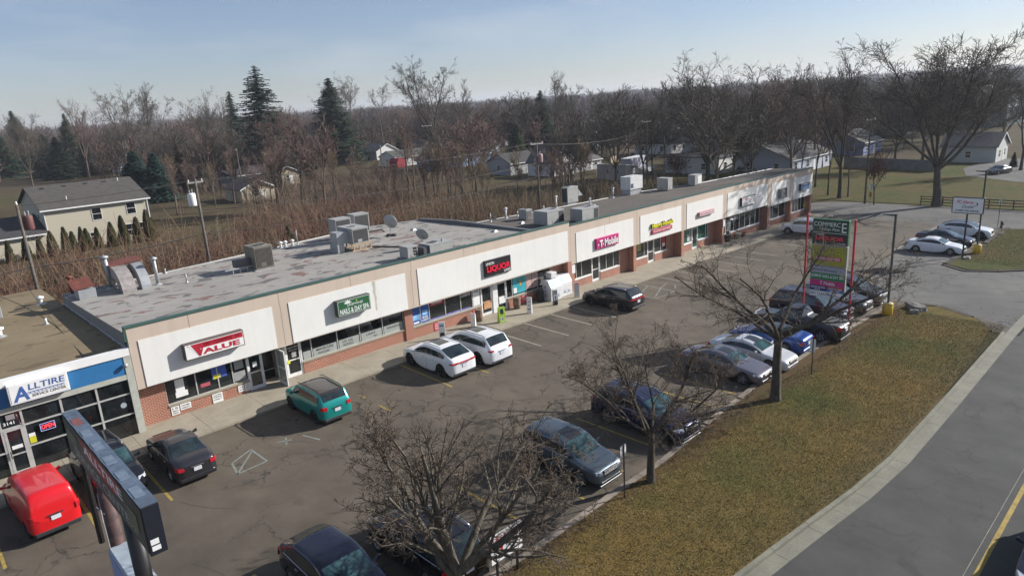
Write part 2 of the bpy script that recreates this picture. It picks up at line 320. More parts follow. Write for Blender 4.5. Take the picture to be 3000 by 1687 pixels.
# ================================================================== THE SETTING
def sheet(name, pts, h, mat, holes=None, kind='structure', label=None, cut=None):
    """a flat area following the fall of the site, h above the lot surface"""
    bm = bmesh.new(); vs = [bm.verts.new((x, y, 0)) for x, y in pts]; bm.faces.new(vs)
    for x in (12, 70)+tuple(cut or ()):
        bmesh.ops.bisect_plane(bm, geom=list(bm.verts)+list(bm.edges)+list(bm.faces), plane_co=(x, 0, 0), plane_no=(1, 0, 0))
    bmesh.ops.triangulate(bm, faces=list(bm.faces))
    for v in bm.verts: v.co.z = gz(v.co.x)+h
    bmesh.ops.recalc_face_normals(bm, faces=bm.faces)
    if sum(f.normal.z for f in bm.faces) < 0: bmesh.ops.reverse_faces(bm, faces=bm.faces)
    me = bpy.data.meshes.new(name); bm.to_mesh(me); bm.free()
    o = link(name, me, None, mat); tag(o, kind=kind); return o
def strip(mb, line, w0, w1, h0, h1, jag=0.0, seed=0):
    """raised strip beside a polyline (kerb): from offset w0 to w1 (left positive), bottom h0 top h1"""
    rnd = random.Random(seed); pts = []
    for i in range(len(line)-1):
        a = Vector(line[i]+(0,)) if len(line[i]) == 2 else Vector(line[i]); b = Vector(line[i+1]+(0,)); n = max(1, int((b-a).length/1.5))
        for k in range(n): pts.append(a.lerp(b, k/n))
    pts.append(Vector(line[-1]+(0,)))
    off = []
    for i, p in enumerate(pts):
        d = (pts[min(i+1, len(pts)-1)]-pts[max(0, i-1)]).normalized(); nn = Vector((-d.y, d.x, 0)); j = rnd.uniform(-jag, jag)
        off.append((p+nn*(w0+j), p+nn*(w1+j), rnd.uniform(-jag, jag)*.4))
    for i in range(len(pts)-1):
        (a, b, j1), (c, d, j2) = off[i], off[i+1]
        if jag and rnd.random() < .1: continue
        g = .012 if not jag else rnd.choice((.02, .03, .15)); c2 = c.lerp(a, g/1.5); d2 = d.lerp(b, g/1.5)
        def z(p, h): return (p.x, p.y, gz(p.x)+h)
        mb.hexa([z(a, h0), z(c2, h0), z(d2, h0), z(b, h0), z(a, h1+j1), z(c2, h1+j1), z(d2, h1+j1), z(b, h1+j1)])
# ground to the horizon
bm = bmesh.new(); xs = [-1500, -60, 12, 70, 400, 1500, 3500]; ys = [-1500, -60, 20, 100, 300, 800, 1500, 4000]
def hz(x, y):
    d = math.hypot(x-CAM[0], y-CAM[1]); a = math.degrees(math.atan2(x-CAM[0], y-CAM[1]))
    return 0 if d < 500 else (d-500)*.010*(.35+.65*max(0, min(1, (a-25)/45)))
vv = [[bm.verts.new((x, y, gz(x)-.035+hz(x, y))) for y in ys] for x in xs]
for i in range(len(xs)-1):
    for j in range(len(ys)-1): bm.faces.new((vv[i][j], vv[i+1][j], vv[i+1][j+1], vv[i][j+1]))
me = bpy.data.meshes.new('ground'); bm.to_mesh(me); bm.free(); tag(link('ground', me, None, MAT['ground']), kind='structure')
sheet('parking_lot', [(-60, -21.2), (42.4, -21.0), (44.3, -21.2), (44.8, -23.4), (43.2, -25.9), (41.0, -27.2), (41, -28.6), (62, -28.6), (60.2, -25.5), (58.4, -24), (57.4, -21.9), (58.8, -20.0), (79, -20.0), (79, -2.4), (79, 10), (78.3, 10), (78.3, -2.4), (-60, -2.4)], 0.0, MAT['lot'])
sheet('side_street', [(79, -28.6), (92, -28.6), (91, -10), (90.5, 1.0), (86, 6), (82, 12), (78.4, 12), (79, 0)], 0.004, MAT['side'])
sheet('road', [(-120, -60), (160, -60), (160, -28.42), (20, -28.42), (16.8, -28.3), (13.5, -27.95), (10.2, -27.6), (5, -27.0), (-20, -24.8), (-120, -24.8)], 0.0, MAT['road'], cut=(20, 45))
sheet('driveway', [(44.9, -28.5), (61.5, -28.5), (60.4, -25.9), (58.1, -24.1), (57.1, -21.9), (58.6, -19.8), (79, -19.8), (79, -14), (62, -14.8), (50, -17), (45.2, -20), (45.4, -23.5), (43.6, -26.1), (42.2, -28.4)], .0025, MAT['side'])
GK = [(-20, -24.2), (0, -25.4), (5, -26.3), (9.3, -26.93), (13.6, -27.38), (16.9, -27.74), (20.45, -27.95), (28, -27.9), (41, -27.72)]
sheet('lawn', [(-60, -21.2)]+[(3, -21.35), (14, -21.3), (18.2, -20.85), (23.7, -20.45), (34, -20.5), (42.2, -20.75), (44.2, -21.4), (44.75, -23.4), (43.15, -25.8), (41, -27.1)]+[(x, y+.02) for x, y in GK[::-1][1:]]+[(-60, -24)], .10, MAT['grass'], cut=(20, 30))
sheet('lawn', [(58.7, -20.25), (57.6, -21.9), (58.5, -23.85), (60.3, -25.3), (64, -27.2), (70, -27.8), (77, -27.8), (79.3, -26), (79.6, -22), (78, -20.6), (75, -20.9), (65, -20.5)], .10, MAT['grassfar'], cut=(62, 66))
sheet('lawn', [(92.3, -60), (150, -60), (150, 40), (92, 40), (90.8, 20), (91.3, 2), (92, -10)], .03, MAT['grassfar'], cut=(110, 130))
sheet('rear_car_park', [(116, -60), (118, -14), (124, -6), (134, -3.2), (152, -4), (165, -60)], .07, MAT['side'], cut=(130,))
mb = MB(); strip(mb, GK, -.16, .0, -.1, .13); mb.build('kerb', MAT['kerb']).__setitem__('kind', 'structure')
mb = MB(); strip(mb, [(x, y-.0) for x, y in GK]+[(60, -27.72), (92, -27.75)], -.72, -.165, -.1, .012); mb.build('gutter', MAT['kerb']).__setitem__('kind', 'structure')
mb = MB(); strip(mb, [(-30, -21.2), (3, -21.1), (14, -21.05), (18.2, -20.6), (23.7, -20.2), (34, -20.25), (42.2, -20.5)], -.26, .0, -.1, .135, .03, 4); mb.build('kerb', MAT['kerbold']).__setitem__('kind', 'structure')
mb = MB(); strip(mb, [(42.3, -20.55), (44.4, -21.2), (45.0, -23.4), (43.3, -25.8), (41, -27.15)], -.35, .05, -.1, .11, .10, 9); strip(mb, [(79.6, -20.6), (75, -20.75), (65, -20.35), (58.7, -20.05), (57.4, -21.9), (58.4, -23.95), (60.2, -25.5), (64, -27.4), (70, -28)], -.3, .1, -.1, .11, .12, 10)
mb.build('kerb', M('soil_edge', (.05, .04, .032), .97, var=.4, vs=2, fine=.5)).__setitem__('kind', 'structure')
# sidewalk with expansion joints: slabs 3 m long
mb = MB(); x = -40.0; jx = []
while x < 79:
    x2 = min(x+3.02, 79); y0 = -2.66 if x < 30 else -2.66+.18*min(1, (x-30)/10)
    a, b = gz(x+.01), gz(x2-.012)
    mb.hexa([(x+.008, y0, a-.3), (x2-.008, y0, b-.3), (x2-.008, 1.6, b-.3), (x+.008, 1.6, a-.3), (x+.008, y0, a+.12), (x2-.008, y0, b+.12), (x2-.008, 1.6, b+.12), (x+.008, 1.6, a+.12)]); x = x2
mb.build('sidewalk', MAT['conc']).__setitem__('kind', 'structure')
def line(x0, y0, x1, y1, w, mat, name='stall_line', h=.005):
    d = Vector((x1-x0, y1-y0, 0)).normalized(); n = Vector((-d.y, d.x, 0))*w/2; mb = MB()
    xs_ = sorted({x0, x1} | {b for b in (12, 70) if min(x0, x1) < b < max(x0, x1)}, reverse=x1 < x0) if abs(x1-x0) > 1 else [x0, x1]
    for xa, xb in zip(xs_, xs_[1:]):
        f = lambda x: y0+(y1-y0)*((x-x0)/(x1-x0) if x1 != x0 else 0)
        ya, yb = (y0, y1) if len(xs_) == 2 else (f(xa), f(xb)); P = [Vector((xa, ya, gz(xa)+h)), Vector((xb, yb, gz(xb)+h))]
        mb.quad(P[0]-n, P[1]-n, P[1]+n, P[0]+n)
    return mb
def lines(name, mat, L, w=.11, h=.005):
    mb = MB()
    for l in L:
        q = line(*l, w, mat, h=h); n = len(mb.v); mb.v += q.v; mb.f += [tuple(i+n for i in f) for f in q.f]
    o = mb.build(name, mat); tag(o, kind='structure')
lines('stall_markings', MAT['yellow'], [(-12.3, -2.8, -12.3, -7.6), (-7.0, -2.9, -7.05, -7.7), (-4.0, -2.8, -4.05, -7.7), (-1.3, -2.8, -1.35, -7.7), (9.5, -4.6, 9.5, -5.3), (9.45, -6.6, 9.45, -7.7), (13.62, -2.7, 13.5, -7.8), (16.2, -2.7, 16.22, -7.8)]
      + [(-1.07, -20.8, -1.07, -14.9), (1.7, -20.7, 1.65, -15.3), (7.12, -20.4, 7.1, -16.0), (9.75, -20.5, 9.7, -15.9), (12.4, -20.4, 12.3, -15.8), (14.95, -20.2, 14.95, -15.6), (17.6, -20.1, 17.6, -15.4), (20.3, -19.9, 20.3, -15.2), (22.4, -20.0, 22.4, -15.4), (25.2, -19.9, 25.2, -15.3), (28, -19.9, 28, -15.3), (30.7, -19.9, 30.7, -15.3), (33.5, -19.9, 33.5, -15.3), (36.4, -19.9, 36.4, -15.3), (39.7, -19.9, 39.7, -15.3), (42.4, -19.9, 42.4, -15.4)], .12)
lines('stall_markings', MAT['ywhite'], [(x, -2.75, x-.1, -7.0) for x in (21.6, 24.25, 27.0, 29.4, 46.5, 49.2, 52, 54.7, 60.2)]+[(41.0, -2.75, 40.75, -6.3), (43.8, -2.75, 43.5, -6.6), (59.1, -19.8, 59.1, -15.5), (61.7, -19.8, 61.6, -14.8), (61.6, -14.75, 68, -14.6), (68, -14.6, 79, -14.4)], .10)
lines('access_markings', M('worn_green_white', (.26, .29, .25), .9, var=.3, vs=4, fine=.6), [(1.6, -6.6, 2.75, -5.98), (1.38, -7.75, 2.77, -7.66), (1.6, -6.6, 1.38, -7.75), (2.75, -5.98, 2.77, -7.66), (1.38, -7.75, 2.7, -6.2), (5.09, -6.6, 5.41, -7.7), (3.9, -6.3, 4.5, -6.6), (4.1, -6.9, 4.4, -6.2),
      (38.0, -2.75, 37.8, -6.4), (35.2, -2.75, 35.1, -6.4), (37.8, -3.7, 35.6, -4.6), (37.8, -5.0, 35.4, -6.1), (35.1, -6.4, 37.8, -6.4), (37.9, -4.9, 39.6, -4.4), (38.6, -5.9, 39.6, -5.2)], .09)
lines('road_marking', MAT['yellow'], [(-60, -32.36, 160, -32.36)], .15, .005)
lines('road_marking', MAT['ywhite'], [(-60, -32.08, 12, -32.08), (12, -32.08, 160, -32.08)], .015, .005)
lines('road_marking', MAT['yellow'], [(-60, -40.6, 160, -40.6)], .15, .005)
# tar-filled cracks on the far part of the lot
rnd = random.Random(5); mb = MB()
def crack(x, y, ang, ln, w):
    p = Vector((x, y, 0)); seg = 0
    while ln > 0:
        ang += rnd.uniform(-.35, .35); s = rnd.uniform(.5, 1.1); q = p+Vector((math.cos(ang), math.sin(ang), 0))*s; n = Vector((-math.sin(ang), math.cos(ang), 0))*w*rnd.uniform(.4, 1)
        z = lambda v: (v.x, v.y, gz(v.x)+.007)
        mb.quad(z(p-n), z(q-n), z(q+n), z(p+n)); p = q; ln -= s
        if rnd.random() < .12: crack(p.x, p.y, ang+rnd.choice((-1, 1))*rnd.uniform(.5, 1.2), ln*.5, w*.7)
for a in ((70, -1.5, .1, 14, .12), (74, -4, -.9, 11, .10), (66, -9, .2, 14, .06), (72, -12, .05, 9, .08), (78, -3, -1.4, 12, .14), (80, 3, -1.3, 12, .1), (62, -5, .4, 7, .05), (50, -22, .3, 12, .02), (86, -22, 1.2, 14, .03)): crack(*a)
mb.build('tar_cracks', M('tar', (.022, .021, .021), .75)).__setitem__('kind', 'structure')
# fine cracks in the near asphalt
mb = MB()
for i in range(26):
    x = rnd.uniform(-9, 30); y = rnd.uniform(-17, -4); crack(x, y, rnd.uniform(0, 6.3), rnd.uniform(1.5, 5), .008)
mb.build('fine_cracks', M('crack_dark', (.03, .028, .026), .95)).__setitem__('kind', 'structure')
# fallen leaves and litter on the lawns
rnd = random.Random(11); P = []
for i in range(2600):
    if i % 3: x = rnd.uniform(6, 44); y = rnd.uniform(-27.3, -21.2)
    else: x = rnd.uniform(58.6, 79); y = rnd.uniform(-27, -20.8)
    if i < 260: x, y = rnd.gauss(42.2, .7), rnd.gauss(-24.3, .45)
    P.append((x, y))
V = []; Fq = []
for k, (x, y) in enumerate(P):
    s = rnd.uniform(.012, .03); a = rnd.uniform(0, 6.3); z = gz(x)+.115
    for j in range(4): V.append((x+s*math.cos(a+j*1.57), y+s*.6*math.sin(a+j*1.57), z+rnd.uniform(0, .03)))
    Fq.append((4*k, 4*k+1, 4*k+2, 4*k+3))
o = link('fallen_leaves', np_mesh('fallen_leaves', V, Fq), None, M('dry_leaf', (.24, .19, .12), .9, var=.6, vs=9)); tag(o, 'pale dry leaves scattered over the lawns', 'leaves', kind='stuff')

# short straw and grass blades over the near lawns
g_ = np.random.default_rng(5); nb_ = 110000; x = np.concatenate([g_.uniform(2, 45, nb_), g_.uniform(58, 79, nb_//4)]); y = np.concatenate([g_.uniform(-27.8, -21.1, nb_), g_.uniform(-27.6, -20.6, nb_//4)])
ok_ = ((x < 42.5) & (y > np.interp(x, [a for a, b in GK], [b for a, b in GK])+.05) & (y < np.interp(x, [3, 14, 18.2, 23.7, 34, 42.2], [-21.35, -21.3, -20.85, -20.45, -20.5, -20.75])-.05)) | ((x > 60.5) & (y > -25.2)) 
x, y = x[ok_], y[ok_]; z = np.interp(x, [-60, 12, 70, 100], [0, 0, -.986, -.986])+.095; a = g_.uniform(0, 6.283, len(x)); w_ = g_.uniform(.006, .014, len(x)); hh = g_.uniform(.03, .09, len(x)); ta = g_.uniform(0, 6.283, len(x)); tl_ = hh*g_.uniform(.3, 1.6, len(x))
P = np.stack([np.stack([x-w_*np.cos(a), y-w_*np.sin(a), z], 1), np.stack([x+w_*np.cos(a), y+w_*np.sin(a), z], 1), np.stack([x+tl_*np.cos(ta), y+tl_*np.sin(ta), z+hh], 1)], 1).reshape(-1, 3); half = len(x)//2*3
m_, nt_, b_ = new_mat('straw_blades'); nt_.links.new(ramp(nt_, noise(nt_, coords(nt_), 1.6, 5, .8), [(.36, (.26, .185, .078)), (.52, (.18, .138, .054)), (.64, (.090, .105, .032))]), b_.inputs['Base Color']); b_.inputs['Roughness'].default_value = 1
o = link('grass_blades', np_mesh('grass_blades', P, np.arange(len(P)).reshape(-1, 3)), None, m_); tag(o, 'straw coloured short grass covering the roadside lawns', 'grass', kind='stuff')
# ================================================================== THE SHOPPING PLAZA
plaza = thing('shopping_plaza', 'long white-panelled shopping plaza with beige fascia and red brick shop fronts', 'building', (0, 0, 0))
SEC = [(0.0, 32.45, 5.5, 2.32), (32.55, 66.5, 5.2, 2.03), (66.6, 72.75, 5.02, 1.76), (72.8, 78.4, 5.0, 1.70)]
BACK = [(0, 13.8), (9.5, 15.0), (24, 17.2), (29.3, 15.6)]
def backy(x):
    B = BACK if x <= 29.3 else [(29.3, 10.4), (33, 9.9), (39, 9.3), (54, 8.2), (61, 6.2), (78.4, 5.0)]
    for (a, b), (c, d) in zip(B, B[1:]):
        if x <= c: return b+(d-b)*(x-a)/(c-a)
    return B[-1][1]
mb = MB()                                   # fascia: one beige band with end returns
for (x0, x1, zt, zb) in SEC: mb.box(x0, 0.0, zb, x1, .28, zt)
mb.box(32.45, 0.004, 2.32, 32.55, .28, 5.2)
mb.box(66.5, .004, 2.03, 66.6, .28, 5.02); mb.box(72.75, .004, 1.76, 72.8, .28, 5.0)
mb.box(78.15, .28, 1.7, 78.4, 1.1, 5.0)
mb.build('fascia', MAT['beige'], plaza)
mb = MB()                                   # coping
for i, (x0, x1, zt, zb) in enumerate(SEC): mb.box(x0-(.06 if i == 0 else 0), -.035, zt, x1, .33, zt+.09)
mb.box(-.06, -.035, 4.6, 0, .33, 5.5)
mb.build('coping', MAT['green'], plaza)
PAN = [(.42, 7.33, 2.36, 4.79), (8.31, 16.37, 2.37, 4.78), (17.35, 32.2, 2.4, 4.84), (33.2, 40.95, 2.06, 4.52), (41.98, 48.63, 2.09, 4.52), (49.6, 56.42, 2.08, 4.53), (57.38, 66.22, 2.07, 4.54), (67.28, 71.9, 1.80, 4.34), (72.95, 78.2, 1.74, 4.27)]
for (x0, x1, z0, z1) in PAN:
    MB().box(x0, -.035, z0, x1, -.001, z1).build('sign_panel', MAT['white'], plaza)
jm = M('joint_brown', (.24, .18, .13), .9)                                   # thin dark brown joints in the fascia
for x, zt in ((2.9, 5.5), (7.8, 5.5), (12.4, 5.5), (16.9, 5.5), (21.4, 5.5), (27.0, 5.5), (37.6, 5.2), (41.5, 5.2), (45.3, 5.2), (49.1, 5.2), (56.9, 5.2), (61.8, 5.2), (69.5, 5.02)): MB().box(x, -.004, zt-.72, x+.022, .0, zt-.005).build('fascia_joint', jm, plaza)
for a, b in ((7.82, 2.4), (16.85, 2.4), (41.5, 2.1), (49.1, 2.1), (56.9, 2.1)): MB().box(a, -.004, b, a+.02, 0, 4.78).build('fascia_joint', jm, plaza)
# water stains running down the fascia (grime that stays put)
rnd = random.Random(3)
def stain(x, z0, z1, w, y):
    mb = MB(); n = 9; pts = []
    for k in range(n+1): pts.append((x+rnd.uniform(-.03, .03), z0+(z1-z0)*k/n, w*(1-.55*k/n)*rnd.uniform(.6, 1)))
    for (xa, za, wa), (xb, zb, wb) in zip(pts, pts[1:]): mb.quad((xa-wa, y, za), (xa+wa, y, za), (xb+wb, y, zb), (xb-wb, y, zb))
    mb.build('water_stain', M('grime', (.50, .46, .37), .95, var=.2, vs=4), plaza)
stain(14.0, 4.78, 2.9, .14, -.0385); stain(28.0, 5.45, 4.9, .03, -.004); stain(36.9, 4.5, 3.6, .05, -.0385)
# soffit and structure behind the fascia
mb = MB()
for (x0, x1, zt, zb) in SEC: mb.box(x0+.01, .281, zb+.05, x1-.01, 1.2, zb+.2)
mb.build('soffit', M('soffit', (.30, .27, .23), .9), plaza)
# side and rear walls, roof slabs
ZR1, ZR2 = 5.2, 4.92
def roofslab(name, xs, z, mat, zbot, sag=.35):
    mb = MB(); y0 = .28; row = []
    for x in xs: row.append([(x, y0+(backy(x)-y0)*t, z-sag*t) for t in (0, .5, 1)])
    for a, b in zip(row, row[1:]):
        for k in range(2): mb.quad(a[k], b[k], b[k+1], a[k+1])
    return mb.build(name, mat, plaza, weld=True)
roofslab('roof', [0, 5, 9.5, 17, 24, 29.3], ZR1, MAT['roofA'], 0, .3)
roofslab('roof', [29.301, 33, 39, 46, 54, 61, 70, 78.3], ZR2, MAT['roofB'], 0, .15)
mb = MB(); xs = [0, 9.5, 24, 29.3]
for a, b in zip(xs, xs[1:]): mb.quad((a, backy(a), -.5), (b, backy(b), -.5), (b, backy(b), 4.9), (a, backy(a), 4.9))
MB().quad((0, .3, 0), (0, 13.8, 0), (0, 13.8, 4.9), (0, .3, ZR1)).build('side_wall', M('felt_grey', (.24, .23, .21), .9), plaza); mb.quad((29.3, 10.4, 0), (29.3, 15.6, 0), (29.3, 15.6, 4.95), (29.3, 10.4, 4.95))
xs = [29.301, 33, 39, 54, 61, 78.35]
for a, b in zip(xs, xs[1:]): mb.quad((a, backy(a), -1.5), (b, backy(b), -1.5), (b, backy(b), 4.77), (a, backy(a), 4.77))
mb.quad((78.35, .3, -1.5), (78.35, 5, -1.5), (78.35, 5, 4.77), (78.35, .3, 4.92))
mb.build('rear_wall', M('block_wall', (.30, .27, .23), .9), plaza)
mb = MB().box(29.15, 0.33, 5.0, 29.45, 10.4, 5.34); mb.hexa([(29.15, 10.4, 4.9), (29.45, 10.4, 4.9), (29.45, 15.6, 4.85), (29.15, 15.6, 4.85), (29.15, 10.4, 5.34), (29.45, 10.4, 5.34), (29.45, 15.6, 5.1), (29.15, 15.6, 5.1)])
mb.build('parapet', M('parapet_felt', (.15, .15, .15), .85), plaza)
mb = MB()
for (xa, xb) in ((0, 9.5), (9.5, 24), (24, 29.3)): mb.tube([(xa, backy(xa), 4.93), (xb, backy(xb), 4.93)], .07, 6)
for a, b in ((29.5, 39), (39, 54), (54, 61), (61, 78)): mb.tube([(a, backy(a), 4.80), (b, backy(b), 4.80)], .06, 6)
mb.build('roof_edge', M('edge_metal', (.33, .33, .31), .6, .2), plaza)
# white scrap of flashing at the corner towards the tyre shop
# ---- shop fronts -------------------------------------------------------------
def zb(x): return gz(x)+.12
def wallbox(mb, x0, x1, y0, y1, z1, zrel=None):
    a, b = zb(x0)-.2, zb(x1)-.2
    mb.hexa([(x0, y0, a), (x1, y0, b), (x1, y1, b), (x0, y1, a), (x0, y0, z1), (x1, y0, z1), (x1, y1, z1), (x0, y1, z1)])
def front(y, x0, x1, sill, top, mulls, doors=(), frame='alu', glass='glass', brick=True, sillm='conc'):
    """a run of glazing on a brick spandrel at depth y; doors = list of (xa, xb)"""
    segs = []; xx = x0
    for a, b in sorted(doors)+[(x1, x1)]:
        if a > xx+.02: segs.append((xx, a))
        xx = b
    for a, b in segs:
        if brick:
            mb = MB(); wallbox(mb, a, b, y, y+.25, sill); mb.build('brick_spandrel', MAT['brick'], plaza)
            MB().box(a, y-.05, sill, b, y+.25, sill+.09).build('window_sill', MAT[sillm], plaza)
        s = sill+.09
        ms = [a]+[q for q in mulls if a < q < b]+[b]
        fr = MB(); fr.box(a, y+.06, s, b, y+.14, s+.06); fr.box(a, y+.06, top-.07, b, y+.14, top)
        for q in ms: fr.box(max(a, q-.03), y+.055, s, min(b, q+.03), y+.145, top)
        w = fr.build('window_frame', MAT[frame], plaza)
        for p, q in zip(ms, ms[1:]): MB().box(p+.03, y+.09, s+.05, q-.03, y+.11, top-.06).build('window_pane', MAT[glass], w)
    for a, b in doors:
        d0 = zb((a+b)/2); fr = MB()
        fr.box(a, y+.04, d0, a+.06, y+.16, top); fr.box(b-.06, y+.04, d0, b, y+.16, top); fr.box(a, y+.04, min(top-.07, d0+2.1), b, y+.16, min(top, d0+2.17))
        fr.box(a+.06, y+.06, d0+.01, a+.15, y+.12, d0+2.1); fr.box(b-.15, y+.06, d0+.01, b-.06, y+.12, d0+2.1); fr.box(a+.15, y+.06, d0+.01, b-.15, y+.12, d0+.22); fr.box(a+.15, y+.06, d0+1.0, b-.15, y+.12, d0+1.07)
        d = fr.build('door', MAT['whiteframe'], plaza)
        MB().box(a+.15, y+.08, d0+.2, b-.15, y+.1, d0+2.09).build('door_glass', MAT[glass], d)
        MB().tube([(b-.2, y, d0+.95), (b-.2, y, d0+1.2)], .02, 6).build('door_handle', MAT['chrome'], d)
Y1 = .57
# pier at the far left + dry cleaner
mb = MB(); wallbox(mb, .02, 1.35, Y1, Y1+.25, 2.3); mb.build('brick_pier', MAT['brick'], plaza)
front(Y1, 1.35, 5.68, .72, 2.36, [2.9, 4.05, 4.85], frame='alu')
front(Y1, 5.68, 6.6, .72, 2.36, [], [(5.68, 6.6)])
front(Y1+1.6, 6.6, 7.9, .3, 2.36, [7.2], [], brick=False)
for xv in (6.55, 7.86): mb = MB(); wallbox(mb, xv, xv+.07, Y1+.1, Y1+1.6, 2.36); mb.build('vestibule_wall', MAT['alu'], plaza)
front(Y1, 7.95, 8.98, .72, 2.36, [], [(7.95, 8.98)])
front(Y1, 8.98, 16.35, .78, 2.36, [9.65, 11.4, 13.0, 14.7])
mb = MB(); wallbox(mb, 16.35, 17.0, Y1-.1, Y1+.3, 2.36); mb.build('brick_pier', MAT['brick'], plaza)
front(Y1, 17.0, 22.4, .72, 2.36, [17.75, 18.5, 19.9, 21.3])
front(Y1, 22.4, 23.2, .72, 2.36, [], [], glass='glass'); front(Y1, 23.2, 24.35, .7, 2.36, [], [(23.2, 24.35)])
mb = MB(); wallbox(mb, 24.35, 24.75, Y1, Y1+.25, 2.36); mb.build('brick_pier', MAT['whiteframe'], plaza)
front(Y1, 24.75, 25.8, .7, 2.36, [], [(24.75, 25.8)]); front(Y1, 25.8, 30.6, .6, 2.36, [26.4, 27.9, 29.2])
mb = MB(); wallbox(mb, 30.6, 32.1, Y1, Y1+.3, 2.36); wallbox(mb, 32.1, 32.55, -.02, 1.0, 2.3); mb.build('brick_pier', MAT['brick'], plaza)
mb = MB(); wallbox(mb, 32.56, 32.95, .02, .9, 2.02); mb.build('brick_pier', MAT['brick'], plaza)
Y2 = .62; front(Y2, 32.95, 39.7, .35, 2.05, [33.9, 34.6, 37.9, 38.9], [(35.9, 37.0)], sillm='whiteframe')
def pier(x, yb, zt):
    mb = MB(); wallbox(mb, x, x+.42, .02, yb+.3, zt); mb.build('brick_pier', MAT['brick'], plaza)
mb = MB(); wallbox(mb, 39.7, 41.0, Y2, Y2+.3, 2.05); mb.build('brick_spandrel', MAT['brick'], plaza)
pier(41.0, 1.0, 2.03); Y3 = .95
front(Y3, 41.42, 47.7, .25, 2.05, [44.0, 46.7], [(44.5, 45.6)], sillm='whiteframe')
mb = MB(); wallbox(mb, 47.7, 48.8, Y3, Y3+.3, 2.05); mb.build('brick_spandrel', MAT['brick'], plaza); pier(48.8, 1.0, 2.03)
front(Y3, 49.22, 55.3, .15, 2.05, [51.9, 54.9], [(52.2, 53.35)], frame='whiteframe', glass='gglass', sillm='whiteframe')
mb = MB(); wallbox(mb, 55.3, 56.5, Y3, Y3+.3, 2.05); mb.build('brick_spandrel', MAT['brick'], plaza); pier(56.5, 1.0, 2.03)
front(Y3-.3, 56.92, 66.0, -.05, 2.05, [57.9, 60.2, 61.4, 62.6, 63.8, 65.0], [(58.4, 59.4)], frame='whiteframe', sillm='whiteframe')
mb = MB(); wallbox(mb, 66.0, 67.0, Y3, Y3+.3, 2.0); mb.build('brick_spandrel', MAT['brick'], plaza); pier(66.6, 1.0, 1.76)
front(Y3-.3, 67.02, 72.4, -.15, 1.76, [69.2, 70.8], [(67.6, 68.7)], frame='whiteframe', sillm='whiteframe'); pier(72.4, 1.0, 1.7)
front(Y3-.3, 72.82, 77.9, -.2, 1.7, [73.6, 74.4, 75.2, 76, 76.9], [], frame='whiteframe', sillm='whiteframe'); pier(77.95, 1.0, 1.7)
# interior back wall behind the glass so panes look into dark rooms
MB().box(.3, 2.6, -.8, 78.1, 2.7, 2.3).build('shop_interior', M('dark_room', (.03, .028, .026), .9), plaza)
# downpipe at the corner
MB().tube([(-.12, -.05, 5.45), (-.14, -.05, 4.9), (-.1, .2, 4.75)], .045, 8).tube([(-.03, .33, 5.4), (-.03, .33, 4.5)], .03, 6).build('downpipe', MAT['green'], plaza)
# frosted film and lettering on the nail bar windows
fw = M('frosted_film', (.32, .34, .31), .7)
for a, b, h in ((9.05, 9.6, .48), (9.7, 11.35, .50), (11.46, 12.95, .52), (13.06, 14.65, .52), (14.76, 16.3, .52)): MB().box(a+.03, Y1+.075, .93, b-.03, Y1+.088, .93+h).build('window_film', fw, plaza)
for t, x, z, w, h in (('MANICURE', 9.95, 1.22, 1.15, .16), ('PEDICURE', 10.05, 1.0, .75, .13), ('UV GEL', 11.75, 1.22, .75, .15), ('ACRYLIC', 11.75, 1.0, .75, .15), ('LASH', 13.45, 1.2, .65, .16), ('TINT', 13.95, 1.0, .3, .12), ('WAXING', 15.0, 1.2, 1.0, .16)):
    letter('window_lettering', t, MAT['black'], plaza, (x, Y1+.07, z), (1, 0, 0), (0, 0, 1), w, h, .01)
wc = M('curtain', (.50, .50, .47), .8)
for x in (10.3, 12.05, 13.1, 15.9): MB().poly([(x-.05, Y1+.2, 2.25), (x+.25, Y1+.2, 2.25), (x+.22, Y1+.2, 1.6), (x+.4, Y1+.2, .95), (x+.0, Y1+.2, .95), (x+.02, Y1+.2, 1.6)]).build('curtain', wc, plaza)
letter('door_lettering', '3161', MAT['swhite'], plaza, (8.25, Y1+.05, 2.12), (1, 0, 0), (0, 0, 1), .4, .1, .01)
letter('door_lettering', 'Jasmine Nails', MAT['swhite'], plaza, (8.16, Y1+.05, 1.86), (1, 0, 0), (0, 0, 1), .62, .12, .005)
letter('door_lettering', '& Day Spa', MAT['swhite'], plaza, (8.22, Y1+.05, 1.7), (1, 0, 0), (0, 0, 1), .5, .11, .005)
for k in range(5): MB().box(8.38-.03*(k % 2), Y1+.05, 1.6-.07*k, 8.62+.04*(k % 2), Y1+.052, 1.63-.07*k).build('door_lettering', MAT['swhite'], plaza)
MB().box(8.02, Y1+.03, 1.0, 8.2, Y1+.05, 1.2).build('door_notice', M('notice_yellow', (.7, .66, .04), .6), plaza)
def poster(x0, x1, z0, z1, mat, y=Y1+.07): return MB().box(x0, y, z0, x1, y+.012, z1).build('window_poster', mat, plaza)
bl = M('beer_blue', (.02, .10, .38), .35, var=.4, vs=1.5); bl2 = M('pale_blue_print', (.20, .42, .75), .4, var=.5, vs=3)
poster(17.06, 17.72, .9, 2.3, bl); poster(17.78, 18.47, .9, 2.3, bl); poster(17.1, 17.68, 1.2, 1.55, bl2, Y1+.06); poster(17.9, 18.35, 1.4, 1.75, bl2, Y1+.06); poster(17.15, 17.6, .95, 1.08, MAT['swhite'], Y1+.06)
letter('window_lettering', 'BUD', MAT['swhite'], plaza, (17.9, Y1+.055, 1.18), (1, 0, 0), (0, 0, 1), .45, .16, .03); letter('window_lettering', 'LIGHT', MAT['swhite'], plaza, (17.86, Y1+.055, .98), (1, 0, 0), (0, 0, 1), .55, .16, .03)
